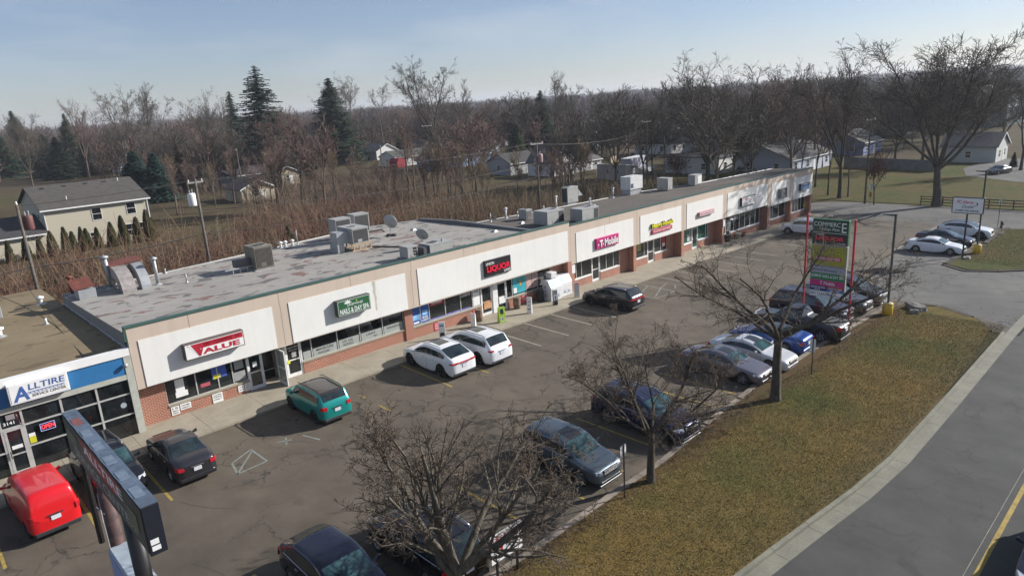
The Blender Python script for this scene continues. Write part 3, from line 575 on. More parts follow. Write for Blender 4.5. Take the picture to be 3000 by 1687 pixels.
poster(18.6, 19.8, 1.85, 2.25, MAT['red']); letter('window_lettering', 'Budweiser', MAT['swhite'], plaza, (18.75, Y1+.06, 1.95), (1, 0, 0), (0, 0, 1), .9, .2, .02)
letter('window_lettering', 'BUD', MAT['swhite'], plaza, (21.5, Y1+.07, 2.08), (1, 0, 0), (0, 0, 1), .7, .2, .03); letter('window_lettering', 'LIGHT', MAT['swhite'], plaza, (21.42, Y1+.07, 1.83), (1, 0, 0), (0, 0, 1), .85, .2, .03)
# shelves of bottles behind the glass
rnd = random.Random(2); bp = M('bottle_row', (.42, .40, .40), .3, var=.6, vs=8)
mb = MB()
for k in range(60):
    x = 18.6+k*.063; h = rnd.uniform(.12, .38); mb.box(x, Y1+.1, .9, x+.045, Y1+.13, .9+h)
mb.build('bottle_display', bp, plaza)
poster(18.6, 22.2, .88, .98, M('shelf_violet', (.18, .17, .42), .4, var=.5, vs=2))
poster(22.48, 23.12, .9, 2.3, MAT['swhite']); letter('window_lettering', '9-93', MAT['sblack'], plaza, (22.58, Y1+.06, 1.85), (1, 0, 0), (0, 0, 1), .42, .28, .01)
poster(23.45, 24.2, .4, 1.0, M('kraft_orange', (.52, .27, .13), .6, var=.3), Y1+.03); poster(24.98, 25.6, .45, 1.0, MAT['swhite'], Y1+.03)
poster(26.5, 27.85, .85, 2.25, M('teal_print', (.05, .38, .44), .4, var=.35, vs=1.2)); poster(27.98, 28.55, .9, 2.2, M('blush_print', (.55, .38, .33), .5, var=.3)); poster(28.6, 29.15, .9, 2.1, M('blush_print', (.5, .3, .3)))
poster(26.55, 26.9, .9, 1.3, MAT['swhite'], Y1+.06); poster(27.2, 27.4, 1.4, 1.8, M('drink_orange', (.6, .3, .06), .5), Y1+.06); poster(29.3, 29.9, .9, 1.9, M('dark_print', (.16, .15, .15), .4, var=.6, vs=4))
# dry-cleaner window contents
poster(1.75, 2.5, 1.0, 2.15, MAT['sblack'], Y1+.075); poster(1.85, 2.3, 1.35, 2.05, MAT['swhite'], Y1+.065); poster(1.8, 2.42, 1.06, 1.36, MAT['swhite'], Y1+.06)
poster(3.75, 4.55, 1.45, 2.3, M('poster_blue', (.05, .10, .42), .5)); poster(3.8, 4.2, 1.45, 1.68, MAT['syellow'], Y1+.06); poster(3.1, 3.6, 1.2, 1.4, M('poster_rose', (.45, .09, .12), .5)); poster(4.9, 5.55, .95, 1.45, M('paper_grey', (.30, .30, .29), .7)); poster(5.0, 5.5, 1.6, 2.2, M('paper_grey', (.3, .3, .3)))
poster(6.0, 6.25, 1.45, 1.75, MAT['swhite'], Y1+.03)
# pizza, cafe and bank windows
poster(41.7, 42.6, 1.0, 1.9, M('olive_print', (.30, .32, .07), .5), Y3+.07); poster(42.9, 43.5, 1.0, 1.7, M('olive_print', (.3, .32, .07)), Y3+.07); poster(46.9, 47.5, .7, 1.85, MAT['red'], Y3+.07); poster(47.0, 47.4, .75, 1.05, MAT['swhite'], Y3+.06)
poster(52.55, 53.0, .0, 1.3, MAT['sblack'], Y3+.03); poster(51.4, 51.8, .4, 1.1, M('pale_print', (.5, .5, .5), .5), Y3+.07)
poster(58.6, 59.2, .1, 1.5, MAT['sblack'], Y3-.27); [poster(58.78, 59.02, .3+.25*k, .42+.25*k, MAT['swhite'], Y3-.28) for k in range(5)]
# paper notices on the brick
def notice(name, x0, x1, z0, z1, mat, label, lines_=(), y=Y1, tm=None):
    o = MB().box(x0, y-.03, z0, x1, y-.004, z1).build(name, mat); tag(o, label, 'sign'); 
    for t, zz, hh in lines_: letter('lettering', t, tm or MAT['sblack'], o, (x0+.06, y-.034, zz), (1, 0, 0), (0, 0, 1), (x1-x0)-.12, hh, .01)
    return o
notice('notice', 1.42, 1.82, .22, .68, MAT['swhite'], 'white 15 minute notice low on the brick below the far left shop window', (('15', .52, .11), ('MINUTE', .40, .07), ('PARKING', .28, .07)))
notice('notice', 1.88, 2.42, .36, .70, MAT['swhite'], 'white customer parking notice directly right of the 15 minute notice', (('CUSTOMER', .55, .08), ('PARKING', .42, .08)))
notice('notice', 3.55, 4.1, .14, .66, MAT['swhite'], 'white parking only notice in the middle of the dry cleaner brick wall', (('CUSTOMER', .54, .06), ('PARKING', .42, .08), ('ONLY', .28, .09)))
notice('notice', 4.98, 5.32, .30, .66, MAT['swhite'], 'small white customer parking notice beside the dry cleaner door', (('CUSTOMER', .52, .07), ('PARKING', .38, .07)))
notice('notice', 5.36, 5.66, .24, .68, MAT['swhite'], 'narrow white 15 minute notice touching the dry cleaner door frame', (('15', .54, .09), ('MINUTE', .42, .07), ('PARKING', .3, .07)))
for x0, lb in ((18.75, 'red parking notice on the brick under the blue beer posters'), (22.3, 'red parking notice on the brick left of the liquor store door'), (27.3, 'red parking notice on the brick right of the liquor store doors')):
    notice('notice', x0, x0+.62, .08 if x0 < 27 else .0, .62 if x0 < 27 else .56, M('notice_red', (.62, .05, .08), .55), lb, (('CUSTOMER', .48, .09), ('PARKING', .32, .1), ('ONLY', .16, .1)), tm=MAT['swhite'])
notice('notice', 32.58, 32.98, 1.25, 1.95, MAT['swhite'], 'small white notice on the brick pier beside the magenta sign shop', y=-.0)
notice('notice', 56.6, 56.98, 1.15, 1.85, MAT['swhite'], 'small white notice on the brick pier left of the computer shop', y=-.0)
# ================================================================== TYRE SHOP
at_ = thing('tyre_shop', 'flat tan-roofed tyre shop with blue fascia band and full height glazing', 'building', (0, 0, 0))
mb = MB().box(-30, 0, 3.28, -.36, .2, 4.2); mb.build('fascia', M('fascia_blue', (.025, .15, .34), .5, var=.06), at_)
MB().box(-30, -.06, 4.2, -.05, .25, 4.56).build('coping', MAT['swhite'], at_)
mb = MB().box(-.36, -.03, -.1, -.03, .25, 4.2); mb.box(-30, -.02, 3.02, -.36, .2, 3.27); mb.build('frame', M('frame_paint', (.42, .42, .36), .6), at_)
mb = MB(); mb.quad((-30, .25, 4.45), (-.04, .25, 4.45), (-.04, 20.8, 4.3), (-30, 20.8, 4.3)); mb.build('roof', MAT['roofT'], at_)
mb = MB().quad((-30, 20.8, 0), (-.04, 20.8, 0), (-.04, 20.8, 4.3), (-30, 20.8, 4.3)).quad((-.04, .3, 0), (-.04, 20.8, 0), (-.04, 20.8, 4.3), (-.04, .3, 4.45)); mb.build('wall', MAT['beige'], at_)
mb = MB()
rnd = random.Random(8)
for k in range(40):
    y = .35+k*.33; w = rnd.uniform(.03, .09); mb.quad((-.05-w, y, 4.47), (.03+w*.5, y, 4.47), (.03+w*.5, y+.34, 4.46), (-.05-w, y+.34, 4.46))
mb.build('flashing', M('pale_flashing', (.55, .54, .52), .7, var=.3, vs=5), at_)
xs = [-12.1, -10.5, -8.6, -7.0, -5.62, -4.78, -3.24, -1.76, -.30]
fr = MB()
for x in xs: fr.box(x-.045, .04, .05, x+.045, .18, 3.02)
for x0, x1 in zip(xs, xs[1:]):
    if abs(x0+5.62) < .01: fr.box(x0, .05, 2.25, x1, .17, 2.33); continue
    for z in (1.22, 2.27): fr.box(x0+.045, .05, z-.035, x1-.045, .17, z+.035)
fr.box(-12.1, .04, .0, -5.62, .18, .12); fr.box(-4.78, .04, .0, -.3, .18, .12)
w = fr.build('window_frame', MAT['alu'], at_)
for x0, x1 in zip(xs, xs[1:]):
    for z0, z1 in ((.1, 1.2), (1.25, 2.25), (2.3, 3.0)):
        if abs(x0+5.62) < .01 and z1 < 2.3: continue
        MB().box(x0+.045, .1, z0, x1-.045, .115, z1).build('window_pane', MAT['glass'], w)
dr = MB().box(-5.57, .03, .13, -5.46, .12, 2.24).box(-4.94, .03, .13, -4.83, .12, 2.24).box(-5.46, .03, .13, -4.94, .12, .24).box(-5.46, .03, 1.0, -4.94, .12, 1.06).box(-5.46, .03, 2.16, -4.94, .12, 2.24).build('door', MAT['alu'], at_)
MB().box(-5.46, .06, .24, -4.94, .075, 2.16).build('door_glass', MAT['glass'], dr); MB().tube([(-5.5, -.02, .9), (-5.5, -.02, 1.25)], .02, 6).build('door_handle', MAT['sblack'], dr)
letter('door_lettering', '3141', MAT['swhite'], at_, (-5.5, .08, 2.45), (1, 0, 0), (0, 0, 1), .42, .15, .02)
MB().box(-5.4, .05, 1.28, -5.0, .058, 1.45).build('door_notice', MAT['swhite'], at_); MB().box(-5.35, .05, 2.68, -5.02, .1, 2.92).build('door_notice', M('notice_grey', (.25, .22, .22), .6), at_)
MB().box(-4.7, .085, 1.30, -4.45, .095, 1.62).build('window_poster', MAT['syellow'], at_); MB().box(-4.7, .08, 1.62, -4.45, .09, 1.78).build('window_poster', MAT['swhite'], at_)
MB().lathe([(0, 0), (.14, 0)], (-.75, .08, 1.75), 12, 'y').build('window_badge', M('badge', (.35, .40, .42), .5), at_)
MB().box(-3.52, .3, .15, -3.38, .42, 3.0).build('interior_post', M('post_yellow', (.36, .28, .06), .7), at_)
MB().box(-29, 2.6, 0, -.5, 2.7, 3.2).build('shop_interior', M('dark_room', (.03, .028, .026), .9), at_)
op = MB().box(-4.25, .0, 1.72, -3.62, .04, 2.12).build('open_sign', MAT['sblack'], None); tag(op, 'red glowing open sign hanging in the tyre shop window', 'sign'); 
letter('lettering', 'OPEN', M('neon_red', (1, .06, .08), .5, emit=1.2), op, (-4.18, -.01, 1.83), (1, 0, 0), (0, 0, 1), .5, .2, .005)
mb = MB()
for a, b in (((-4.22, 1.75), (-3.65, 1.75)), ((-3.65, 1.75), (-3.65, 2.09)), ((-3.65, 2.09), (-4.22, 2.09)), ((-4.22, 2.09), (-4.22, 1.75))): mb.tube([(a[0], -.01, a[1]), (b[0], -.01, b[1])], .008, 4)
mb.build('neon_border', M('neon_blue', (.45, .5, 1), .5, emit=.5), op)
for k, (x, y, n) in enumerate(((-4.1, .75, 4), (-2.4, .8, 5), (-1.2, .8, 4))):
    for j in range(n):
        t = MB().lathe([(.2, 0), (.31, .01), (.33, .06), (.33, .13), (.31, .18), (.2, .19)], (x, y, .1+.2*j), 20).build('tyre', MAT['rubber'], None, True)
        tag(t, 'black car tyre in the stacks behind the tyre shop glazing', 'tyre', 'tyres stacked inside the tyre shop window')
fl = thing('wall_light', 'small floodlight at the right end of the blue fascia', 'lamp', (-.35, -.15, 3.75)); MB().lathe([(.02, 0), (.09, .05), (.1, .2), (.0, .22)], (0, 0, -.1), 10).build('lamp_head', MAT['galv'], fl, True); MB().tube([(0, .15, 0), (0, 0, 0)], .02, 6).build('arm', MAT['galv'], fl)
# ================================================================== FASCIA SIGNS
def cabinet(name, label, x0, x1, z0, z1, d, face, case, rim=.05, y=-.04):
    s = thing(name, label, 'sign', ((x0+x1)/2, y, z0)); cx = (x0+x1)/2
    MB().box(x0-cx, -d, 0, x1-cx, 0, z1-z0).build('cabinet', case, s, bevel=.012)
    MB().box(x0-cx+rim, -d-.012, rim, x1-cx-rim, -d-.001, z1-z0-rim).build('face', face, s)
    return s, lambda t, mat, x, z, w, h, **k: letter('lettering', t, mat, s, (x-cx, -d-.016, z-z0), (1, 0, 0), (0, 0, 1), w, h, **k), lambda m, x, z, w, h: MB().box(x-cx, -d-.015, z-z0, x-cx+w, -d-.0125, z-z0+h).build('artwork', m, s)
s, T, A = cabinet('shop_sign', 'white tyre shop sign with blue slanted lettering on the blue fascia', -5.08, -2.78, 3.40, 4.33, .26, MAT['swhite'], MAT['swhite'], .06)
T('A', MAT['lblue'], -4.95, 3.50, .62, .66, bold=.03, shear=.12); T('LLTIRE', MAT['lblue'], -4.33, 3.90, 1.40, .28, bold=.02, shear=.1); T('SERVICE CENTER', MAT['sblack'], -4.25, 3.56, 1.32, .13, bold=.02, shear=.1)
mb_ = A(MAT['lblue'], -4.4, 3.79, 1.45, .035); A(MAT['lblue'], -4.4, 3.73, 1.45, .02)
for k in range(9): A(MAT['lblue'], -4.3+.15*k, 3.74, .03, .07)
s, T, A = cabinet('shop_sign', 'red and white dry cleaner sign in a brown cabinet on the far left panel', 2.32, 5.42, 3.20, 4.06, .36, MAT['swhite'], M('brown_case', (.085, .06, .055), .5), .05)
mb = MB().poly([(-1.42, -.376, .78), (1.48, -.376, .78), (1.48, -.376, .49), (-.75, -.376, .49), (-.84, -.376, .32)]); mb.build('artwork', MAT['red'], s)
mb = MB().poly([(-1.36, -.379, .78), (-1.24, -.379, .78), (-.78, -.379, .17), (-.84, -.379, .10)]).poly([(-.78, -.379, .17), (-.70, -.379, .28), (-.75, -.379, .43), (-.83, -.379, .30)]); mb.build('artwork', MAT['swhite'], s)
mb = MB().poly([(-1.22, -.382, .76), (-1.02, -.382, .76), (-.74, -.382, .42), (-.62, -.382, .60), (-.57, -.382, .60), (-.78, -.382, .1), (-.86, -.382, .1)]); mb.build('artwork', MAT['red'], s)
T('DRY CLEANING', MAT['swhite'], 3.30, 3.77, 1.48, .155, bold=.012); T('by', MAT['swhite'], 4.93, 3.77, .26, .18, bold=.005, shear=.2); T('ALUE', MAT['red'], 3.18, 3.33, 1.98, .29, bold=.045)
s, T, A = cabinet('shop_sign', 'green and white nail salon sign with a lotus drawing on the second panel', 11.12, 13.42, 3.22, 4.20, .34, MAT['sgreen'], M('green_case', (.05, .07, .06), .5), .05)
A(MAT['swhite'], 11.17, 3.27, 2.2, .02); A(MAT['swhite'], 11.17, 4.13, 2.2, .02); A(MAT['swhite'], 11.17, 3.27, .02, .88); A(MAT['swhite'], 13.35, 3.27, .02, .88)
T('NAILS & DAY SPA', MAT['swhite'], 11.28, 3.33, 2.0, .33, bold=.018); T('JASMINE', MAT['swhite'], 11.78, 3.72, 1.1, .18, bold=.0)
mb = MB()
for a in (-70, -35, 0, 35, 70):
    c, q = math.cos(RAD(a)), math.sin(RAD(a)); mb.poly([(-.42, -.356, .70), (-.42+.3*q*.5-.045*c, -.356, .7+.3*c*.5+.045*q), (-.42+.3*q, -.356, .7+.26*c), (-.42+.3*q*.5+.045*c, -.356, .7+.3*c*.5-.045*q)])
mb.build('artwork', MAT['swhite'], s); A(MAT['syellow'], 12.42, 3.97, .07, .07)
s, T, A = cabinet('shop_sign', 'black liquor store sign with big red letters on the wide third panel', 23.08, 25.68, 3.03, 4.22, .13, MAT['sblack'], MAT['sblack'], .02)
T('UNION', MAT['swhite'], 23.22, 3.86, .78, .20, bold=.015); T('LAND', MAT['swhite'], 24.95, 3.10, .66, .20, bold=.015); T('LIQUOR', M('letter_red', (.75, .015, .05), .35), 23.25, 3.28, 2.3, .50, bold=.035, depth=.06)
s, T, A = cabinet('shop_sign', 'magenta phone shop sign with white letters on the fourth panel', 35.55, 38.6, 2.72, 3.62, .16, MAT['magenta'], MAT['magenta'], .04)
T('T', MAT['swhite'], 35.95, 2.86, .42, .56, bold=.04, depth=.05); A(MAT['swhite'], 35.78, 3.0, .12, .12); A(MAT['swhite'], 36.4, 3.0, .12, .12); T('Mobile', MAT['swhite'], 36.62, 2.84, 1.85, .62, bold=.02, depth=.05)
s, T, A = cabinet('shop_sign', 'yellow lettered pizza shop sign above a pink bar on the fifth panel', 43.65, 46.9, 2.62, 2.98, .12, M('pizza_pink', (.50, .05, .08), .45), M('pizza_pink', (.5, .05, .08)), .03)
T('FLAVORED CRUST PIZZA', MAT['swhite'], 43.9, 2.72, 2.75, .16, bold=.01)
for dy, mt_ in ((0, MAT['sblack']),): letter('letter_backing', 'Hungry Howie\'s', mt_, s, (-1.72, -.03, .40), (1, 0, 0), (0, 0, 1), 3.5, .55, .055, depth=.05)  # black backing letters behind the yellow ones
letter('lettering', 'Hungry Howie\'s', M('letter_yellow', (.80, .72, .02), .4), s, (-1.65, -.12, .42), (1, 0, 0), (0, 0, 1), 3.4, .52, .02, depth=.06)
s, T, A = cabinet('shop_sign', 'narrow pale pink bank sign on the sixth panel', 51.55, 54.35, 3.0, 3.42, .22, M('bank_pink', (.62, .47, .46), .45), M('bank_case', (.40, .16, .17), .5), .04)
T('Bank of America', M('letter_rose', (.30, .06, .10), .5), 51.75, 3.13, 1.95, .15, bold=.01); A(MAT['red'], 53.85, 3.15, .3, .04); A(MAT['red'], 53.9, 3.22, .2, .03)
s, T, A = cabinet('shop_sign', 'white computer shop sign with a blue and red swirl on the seventh panel', 60.0, 63.3, 2.78, 3.72, .22, MAT['swhite'], MAT['sblack'], .05)
T('PC-Heros', M('hero_red', (.55, .06, .12), .45), 60.12, 3.38, 1.5, .22, bold=.02, shear=.15); T('Onsite', MAT['navy'], 60.45, 2.96, .8, .2, bold=.0, shear=.2)
for k in range(3): T(('COMPUTER', 'SUPPORT', '& REPAIR')[k], M('letter_grey', (.16, .16, .18), .5), 61.95, 3.44-.23*k, 1.15, .14, bold=.02)
mb = MB()
for k in range(10):
    a0, a1 = RAD(200+k*18), RAD(200+(k+1)*18); r0 = .5; w_ = .02+.05*k/10; mb.quad((-.85+r0*1.5*math.cos(a0), -.237, .42+r0*.6*math.sin(a0)), (-.85+r0*1.5*math.cos(a1), -.237, .42+r0*.6*math.sin(a1)), (-.85+(r0+w_)*1.5*math.cos(a1), -.237, .42+(r0+w_)*.6*math.sin(a1)), (-.85+(r0+w_)*1.5*math.cos(a0), -.237, .42+(r0+w_)*.6*math.sin(a0)))
mb.build('artwork', MAT['navy'], s)
s, T, A = cabinet('shop_sign', 'black sign with rows of white print on the eighth panel', 68.9, 70.8, 2.42, 3.55, .22, MAT['sblack'], M('case_grey', (.2, .2, .2), .5), .06)
for k in range(6): A(M('bar_white', (.6, .6, .6), .5), 69.25+.07*(k % 2), 2.58+.15*k, 1.1-.14*(k % 3), .05)
s, T, A = cabinet('shop_sign', 'pale blue sign on the last panel at the right end of the plaza', 74.35, 76.9, 2.62, 3.42, .3, M('pale_blue_sign', (.30, .42, .56), .45), MAT['sblack'], .05)
for k in range(7): A(M('mid_blue', (.05, .13, .33), .5), 74.55+.31*k, 2.98, .2, .28)
A(M('mid_blue', (.05, .13, .33)), 74.7, 2.76, 1.9, .1)

# ================================================================== ROOFTOP PLANT
ac_k = [0]
def unit(label, x0, x1, y0, y1, z0, h, mat, fan=None, grille='front', curb=.0, name='air_conditioner', louv=0, slats=0):
    w, d = x1-x0, y1-y0; u = thing(name, label, 'air conditioner', (x0, y0, z0), group='plant on the flat roof')
    if curb: MB().box(.12, .1, 0, w-.12, d-.1, curb).build('curb', MAT['galv'], u)
    b = MB().box(0, 0, curb, w, d, curb+h).build('housing', mat, u, bevel=.02)
    MB().box(-.02, -.02, curb+h-.05, w+.02, d+.02, curb+h+.012).build('lid', mat, u, bevel=.01)
    if grille in ('front', 'both'): 
        g0 = .08 if louv == 0 else w*louv
        MB().box(g0, -.014, curb+.1, w-.08, -.001, curb+h-.12).build('coil_grille', MAT['grille'], u)
        if slats:
            mb = MB()
            for k in range(slats): mb.box(g0+.03+(w-.14-g0)*k/slats, -.03, curb+.1, g0+.05+(w-.14-g0)*k/slats, -.014, curb+h-.12)
            mb.build('guard', mat, u)
    if grille in ('side', 'both'): MB().box(-.014, .08, curb+.1, -.001, d-.08, curb+h-.12).build('coil_grille', MAT['grille'], u)
    if fan:
        fx, fy, fr_ = fan; MB().lathe([(fr_, 0), (fr_, .03), (fr_*.92, .035), (fr_*.9, .0)], (fx, fy, curb+h+.01), 20).build('fan_ring', mat, u, True)
        mb = MB(); mb.lathe([(0, .005), (fr_*.9, .005)], (fx, fy, curb+h+.012), 20); mb.build('fan_opening', MAT['sblack'], u)
        mb = MB()
        for k in range(6): mb.tube([(fx, fy, curb+h+.03), (fx+fr_*.9*math.cos(k*1.047), fy+fr_*.9*math.sin(k*1.047), curb+h+.03)], .008, 4)
        mb.build('fan_guard', mat, u)
    MB().box(w*.3, -.02, curb+h*.1, w*.55, -.0145, curb+h*.28).build('access_panel', mat, u)
    return u
RA = lambda x, y: ZR1-.3*(y-.28)/(backy(x)-.28); RB = lambda x, y: ZR2-.15*(y-.28)/(backy(x)-.28)
u = unit('tall tan rooftop unit with a round fan on top, left half of the roof', 10.35, 11.65, 8.5, 10.1, RA(11, 9), 1.5, MAT['actan'], (.65, .7, .5), 'front', .1, slats=14)
MB().box(-1.1, .6, .35, -.02, 1.2, .85).build('duct', M('duct_dark', (.08, .08, .085), .5), u); MB().box(-.15, -.12, 0, 1.45, 1.7, .09).build('pad', MAT['galv'], u)
mb = MB()
for k in range(4): mb.tube([(-1.4+.5*k, .5, 0), (-1.4+.5*k, .5, .35)], .04, 6)
mb.tube([(-1.9, .5, .33), (0, .5, .33)], .04, 6).build('pipework', MAT['galv'], u)
u = unit('grey package unit raised on a timber frame in the roof cluster', 17.55, 18.95, 7.95, 10.1, RA(18, 9)+.55, 1.15, MAT['acgrey'], (.6, 1.0, .36), 'front', 0)
mb = MB()
for yy in (0, 1.9): mb.box(-.1, yy, -.14, 1.6, yy+.1, 0); mb.box(-.1, yy, -.55, 1.6, yy+.1, -.45)
for xx in (0, .5, 1.0, 1.45):
    for yy in (0, 1.9): mb.box(xx, yy+.01, -.45, xx+.09, yy+.09, -.14)
mb.build('timber_stand', MAT['wood'], u); MB().box(-1.0, .5, .1, 0, 1.5, .95).build('duct', MAT['galv'], u); MB().box(-1.05, .45, -.55, -.5, 1.55, .1).build('duct', MAT['galv'], u)
u = unit('square grey condenser with a large dark coil, left of the pair behind the timber stand', 18.75, 20.15, 12.4, 13.5, RA(19, 13)+.35, 1.55, MAT['acgrey'], None, 'front', 0)
MB().box(.1, .1, -.35, 1.3, 1.0, 0).build('stand', MAT['galv'], u)
u = unit('square grey condenser with a large dark coil, right of the pair behind the timber stand', 20.95, 22.35, 13.2, 14.3, RA(21, 13.5)+.35, 1.55, MAT['acgrey'], None, 'front', 0)
MB().box(.1, .1, -.35, 1.3, 1.0, 0).build('stand', MAT['galv'], u); MB().tube([(1.4, .3, -.1), (2.6, .1, -.1), (2.8, .1, -.3)], .07, 8).build('pipework', MAT['grille'], u)
u = unit('small grey unit on legs by the parapet above the nail salon', 17.7, 18.55, 1.35, 2.3, ZR1+.12, .75, MAT['acgrey'], None, 'none', 0)
mb = MB()
for i in range(3):
    for j in range(2): mb.box(.48+.17*j, -.015, .12+.2*i, .6+.17*j, -.001, .26+.2*i)
mb.build('louvres', MAT['sblack'], u); MB().tube([(.05, .05, -.12), (.05, .05, 0)], .03, 6).tube([(.8, .05, -.12), (.8, .05, 0)], .03, 6).build('leg', MAT['black'], u)
u = unit('low grey rooftop unit with an oval fan just behind the coping', 19.3, 21.3, 1.0, 2.3, ZR1+.05, .72, MAT['acgrey'], (.75, .65, .42), 'none', 0)
MB().box(-.45, .1, 0, -.05, 1.1, .62).build('duct', M('duct_dark', (.08, .08, .085)), u); MB().tube([(1.3, .3, .7), (1.3, .3, .95)], .06, 8).build('flue', MAT['galv'], u)
unit('small square condenser with a round fan on the lower roof behind the divider', 34.45, 35.2, 6.8, 7.8, RB(35, 7), .85, MAT['acgrey'], (.37, .5, .32), 'front', .04, slats=10)
unit('wide grey package unit with a coil at its right end, near the roof step', 32.7, 34.8, 2.6, 4.2, RB(33, 3)+.05, 1.1, MAT['acgrey'], (1.55, .8, .35), 'front', .06, louv=.68)
u = unit('wide grey package unit with a white vent stack, above the phone shop', 35.2, 37.4, .95, 2.3, ZR2+.03, 1.05, MAT['acgrey'], (1.55, .7, .35), 'front', .05, louv=.7)
MB().tube([(2.35, .5, 0), (2.35, .5, 1.1)], .09, 8).tube([(2.35, .5, 1.1), (2.15, .9, 1.15), (2.15, .9, 1.75)], .1, 8).build('flue', MAT['whiteframe'], u)
u = unit('blue-shaded package unit with a slanted intake hood, middle of the lower roof', 42.5, 44.1, 9.0, 9.8, RB(43, 9), 1.55, MAT['acgrey'], (.5, .4, .3), 'side', .25)
MB().poly([(1.62, 0, 1.5), (1.62, .75, 1.5), (2.3, .75, .8), (2.3, 0, .8)]).poly([(1.62, 0, 1.5), (2.3, 0, .8), (1.62, 0, .8)]).build('intake_hood', MAT['galv'], u)
u = unit('big white package unit on a tall curb towards the right end of the roof', 50.9, 53.1, 7.6, 8.9, RB(52, 8), 1.35, M('unit_white', (.60, .60, .57), .55), (.5, .5, .3), 'none', .55)
MB().box(.1, -.02, .75, .5, -.005, 1.2).build('coil_grille', M('blue_dark', (.05, .07, .12), .6), u)
unit('plain grey rooftop unit, second from the right end', 55.0, 55.9, 5.7, 7.1, RB(55, 6), 1.25, MAT['acgrey'], None, 'none', .1)
u = unit('grey rooftop unit with a pale front panel, last on the right end', 59.6, 61.0, 5.2, 6.1, RB(59, 5.5), 1.1, MAT['acgrey'], None, 'none', .1); MB().box(.5, -.03, .2, 1.35, -.012, 1.1).build('access_panel', MAT['whiteframe'], u)
def vent(label, x, y, z, h, r_=.07, cap=True, mat='galv', lean=0, name='vent_pipe'):
    v = thing(name, label, 'vent', (x, y, z)); MB().tube([(0, 0, 0), (lean, 0, h)], r_, 10).build('pipe', MAT[mat], v, True)
    MB().lathe([(r_*2.6, 0), (r_*1.6, .06), (r_*1.1, .12)], (0, 0, 0), 12).build('flashing', MAT['galv'], v, True)
    if cap: MB().lathe([(r_*1.3, h-.12), (r_*1.8, h-.1), (r_*2.0, h), (0, h+.10)], (lean, 0, 0), 12).build('cap', MAT[mat], v, True)
vent('tall leaning galvanised flue left of the rusty duct unit', 2.65, 13.0, RA(2.6, 13), 2.1, .14, True, lean=-.1)
vent('shiny capped flue right of the rusty duct unit', 4.85, 11.0, RA(4.9, 11), 1.75, .11); vent('short plain pipe right of the capped flue', 6.2, 9.7, RA(6.2, 9.7), .6, .045, False)
vent('low thin pipe at the roof edge right of the capped flue', 6.4, 14.5, RA(6.4, 14.5), .35, .05, False); vent('rusty mushroom vent at the left rear roof corner', .5, 13.3, RA(.5, 13.3), 1.2, .10, True, 'rust')
vent('short pipe between the two cabinets by the parapet', 22.4, .9, ZR1, .28, .05, False)
for x, lb in ((15.4, 'left'), (15.8, 'middle'), (16.4, 'right')): vent('curved white gooseneck vent, %s one of three at the rear roof edge' % lb, x, 15.4, RA(x, 15.4), .45, .09, True, 'whiteframe')
vent('thin grey pipe standing behind the gooseneck vents', 16.9, 15.5, RA(16.9, 15.5), 1.2, .035, False)
vent('short pipe first from the left on the lower roof', 32.5, 9.4, RB(32.5, 9.4), .75, .05, False); vent('bent white capped vent on the lower roof beside the condenser', 34.4, 9.4, RB(34.4, 9.4), .95, .09, True, 'whiteframe')
vent('stubby pipe behind the small condenser', 35.8, 9.3, RB(35.8, 9.3), .5, .05, False); vent('short cone vent at the rear edge left of the hooded unit', 39.1, 9.1, RB(39, 9), .5, .07, False); vent('bent white vent beside the hooded unit', 40.8, 9.0, RB(40.8, 9), 1.2, .08, True, 'whiteframe')
vent('capped vent between the hooded unit and the big white unit', 48.9, 8.4, RB(48.9, 8.4), 1.0, .09); vent('small bent pipe right of the big white unit', 54.0, 7.2, RB(54, 7.2), .3, .05, False)
vent('short mushroom vent on the tan roof', -.95, 15.4, 4.34, .45, .12, True, 'whiteframe'); vent('tiny pipe in the middle of the tan roof', -1.75, 9.4, 4.38, .35, .06, False, 'whiteframe'); vent('small white-topped vent at the left edge of the tan roof', -4.0, 8.8, 4.38, .5, .13, True, 'whiteframe')
u = thing('exhaust_fan', 'grey exhaust fan housing at the left edge of the tan roof', 'vent', (-3.6, 14.0, 4.34)); MB().box(-.4, -.4, 0, .4, .4, .75).build('housing', MAT['galv'], u, bevel=.03); MB().lathe([(.25, .75), (.3, .8), (0, .82)], (0, 0, 0), 14).build('cap', MAT['grille'], u)
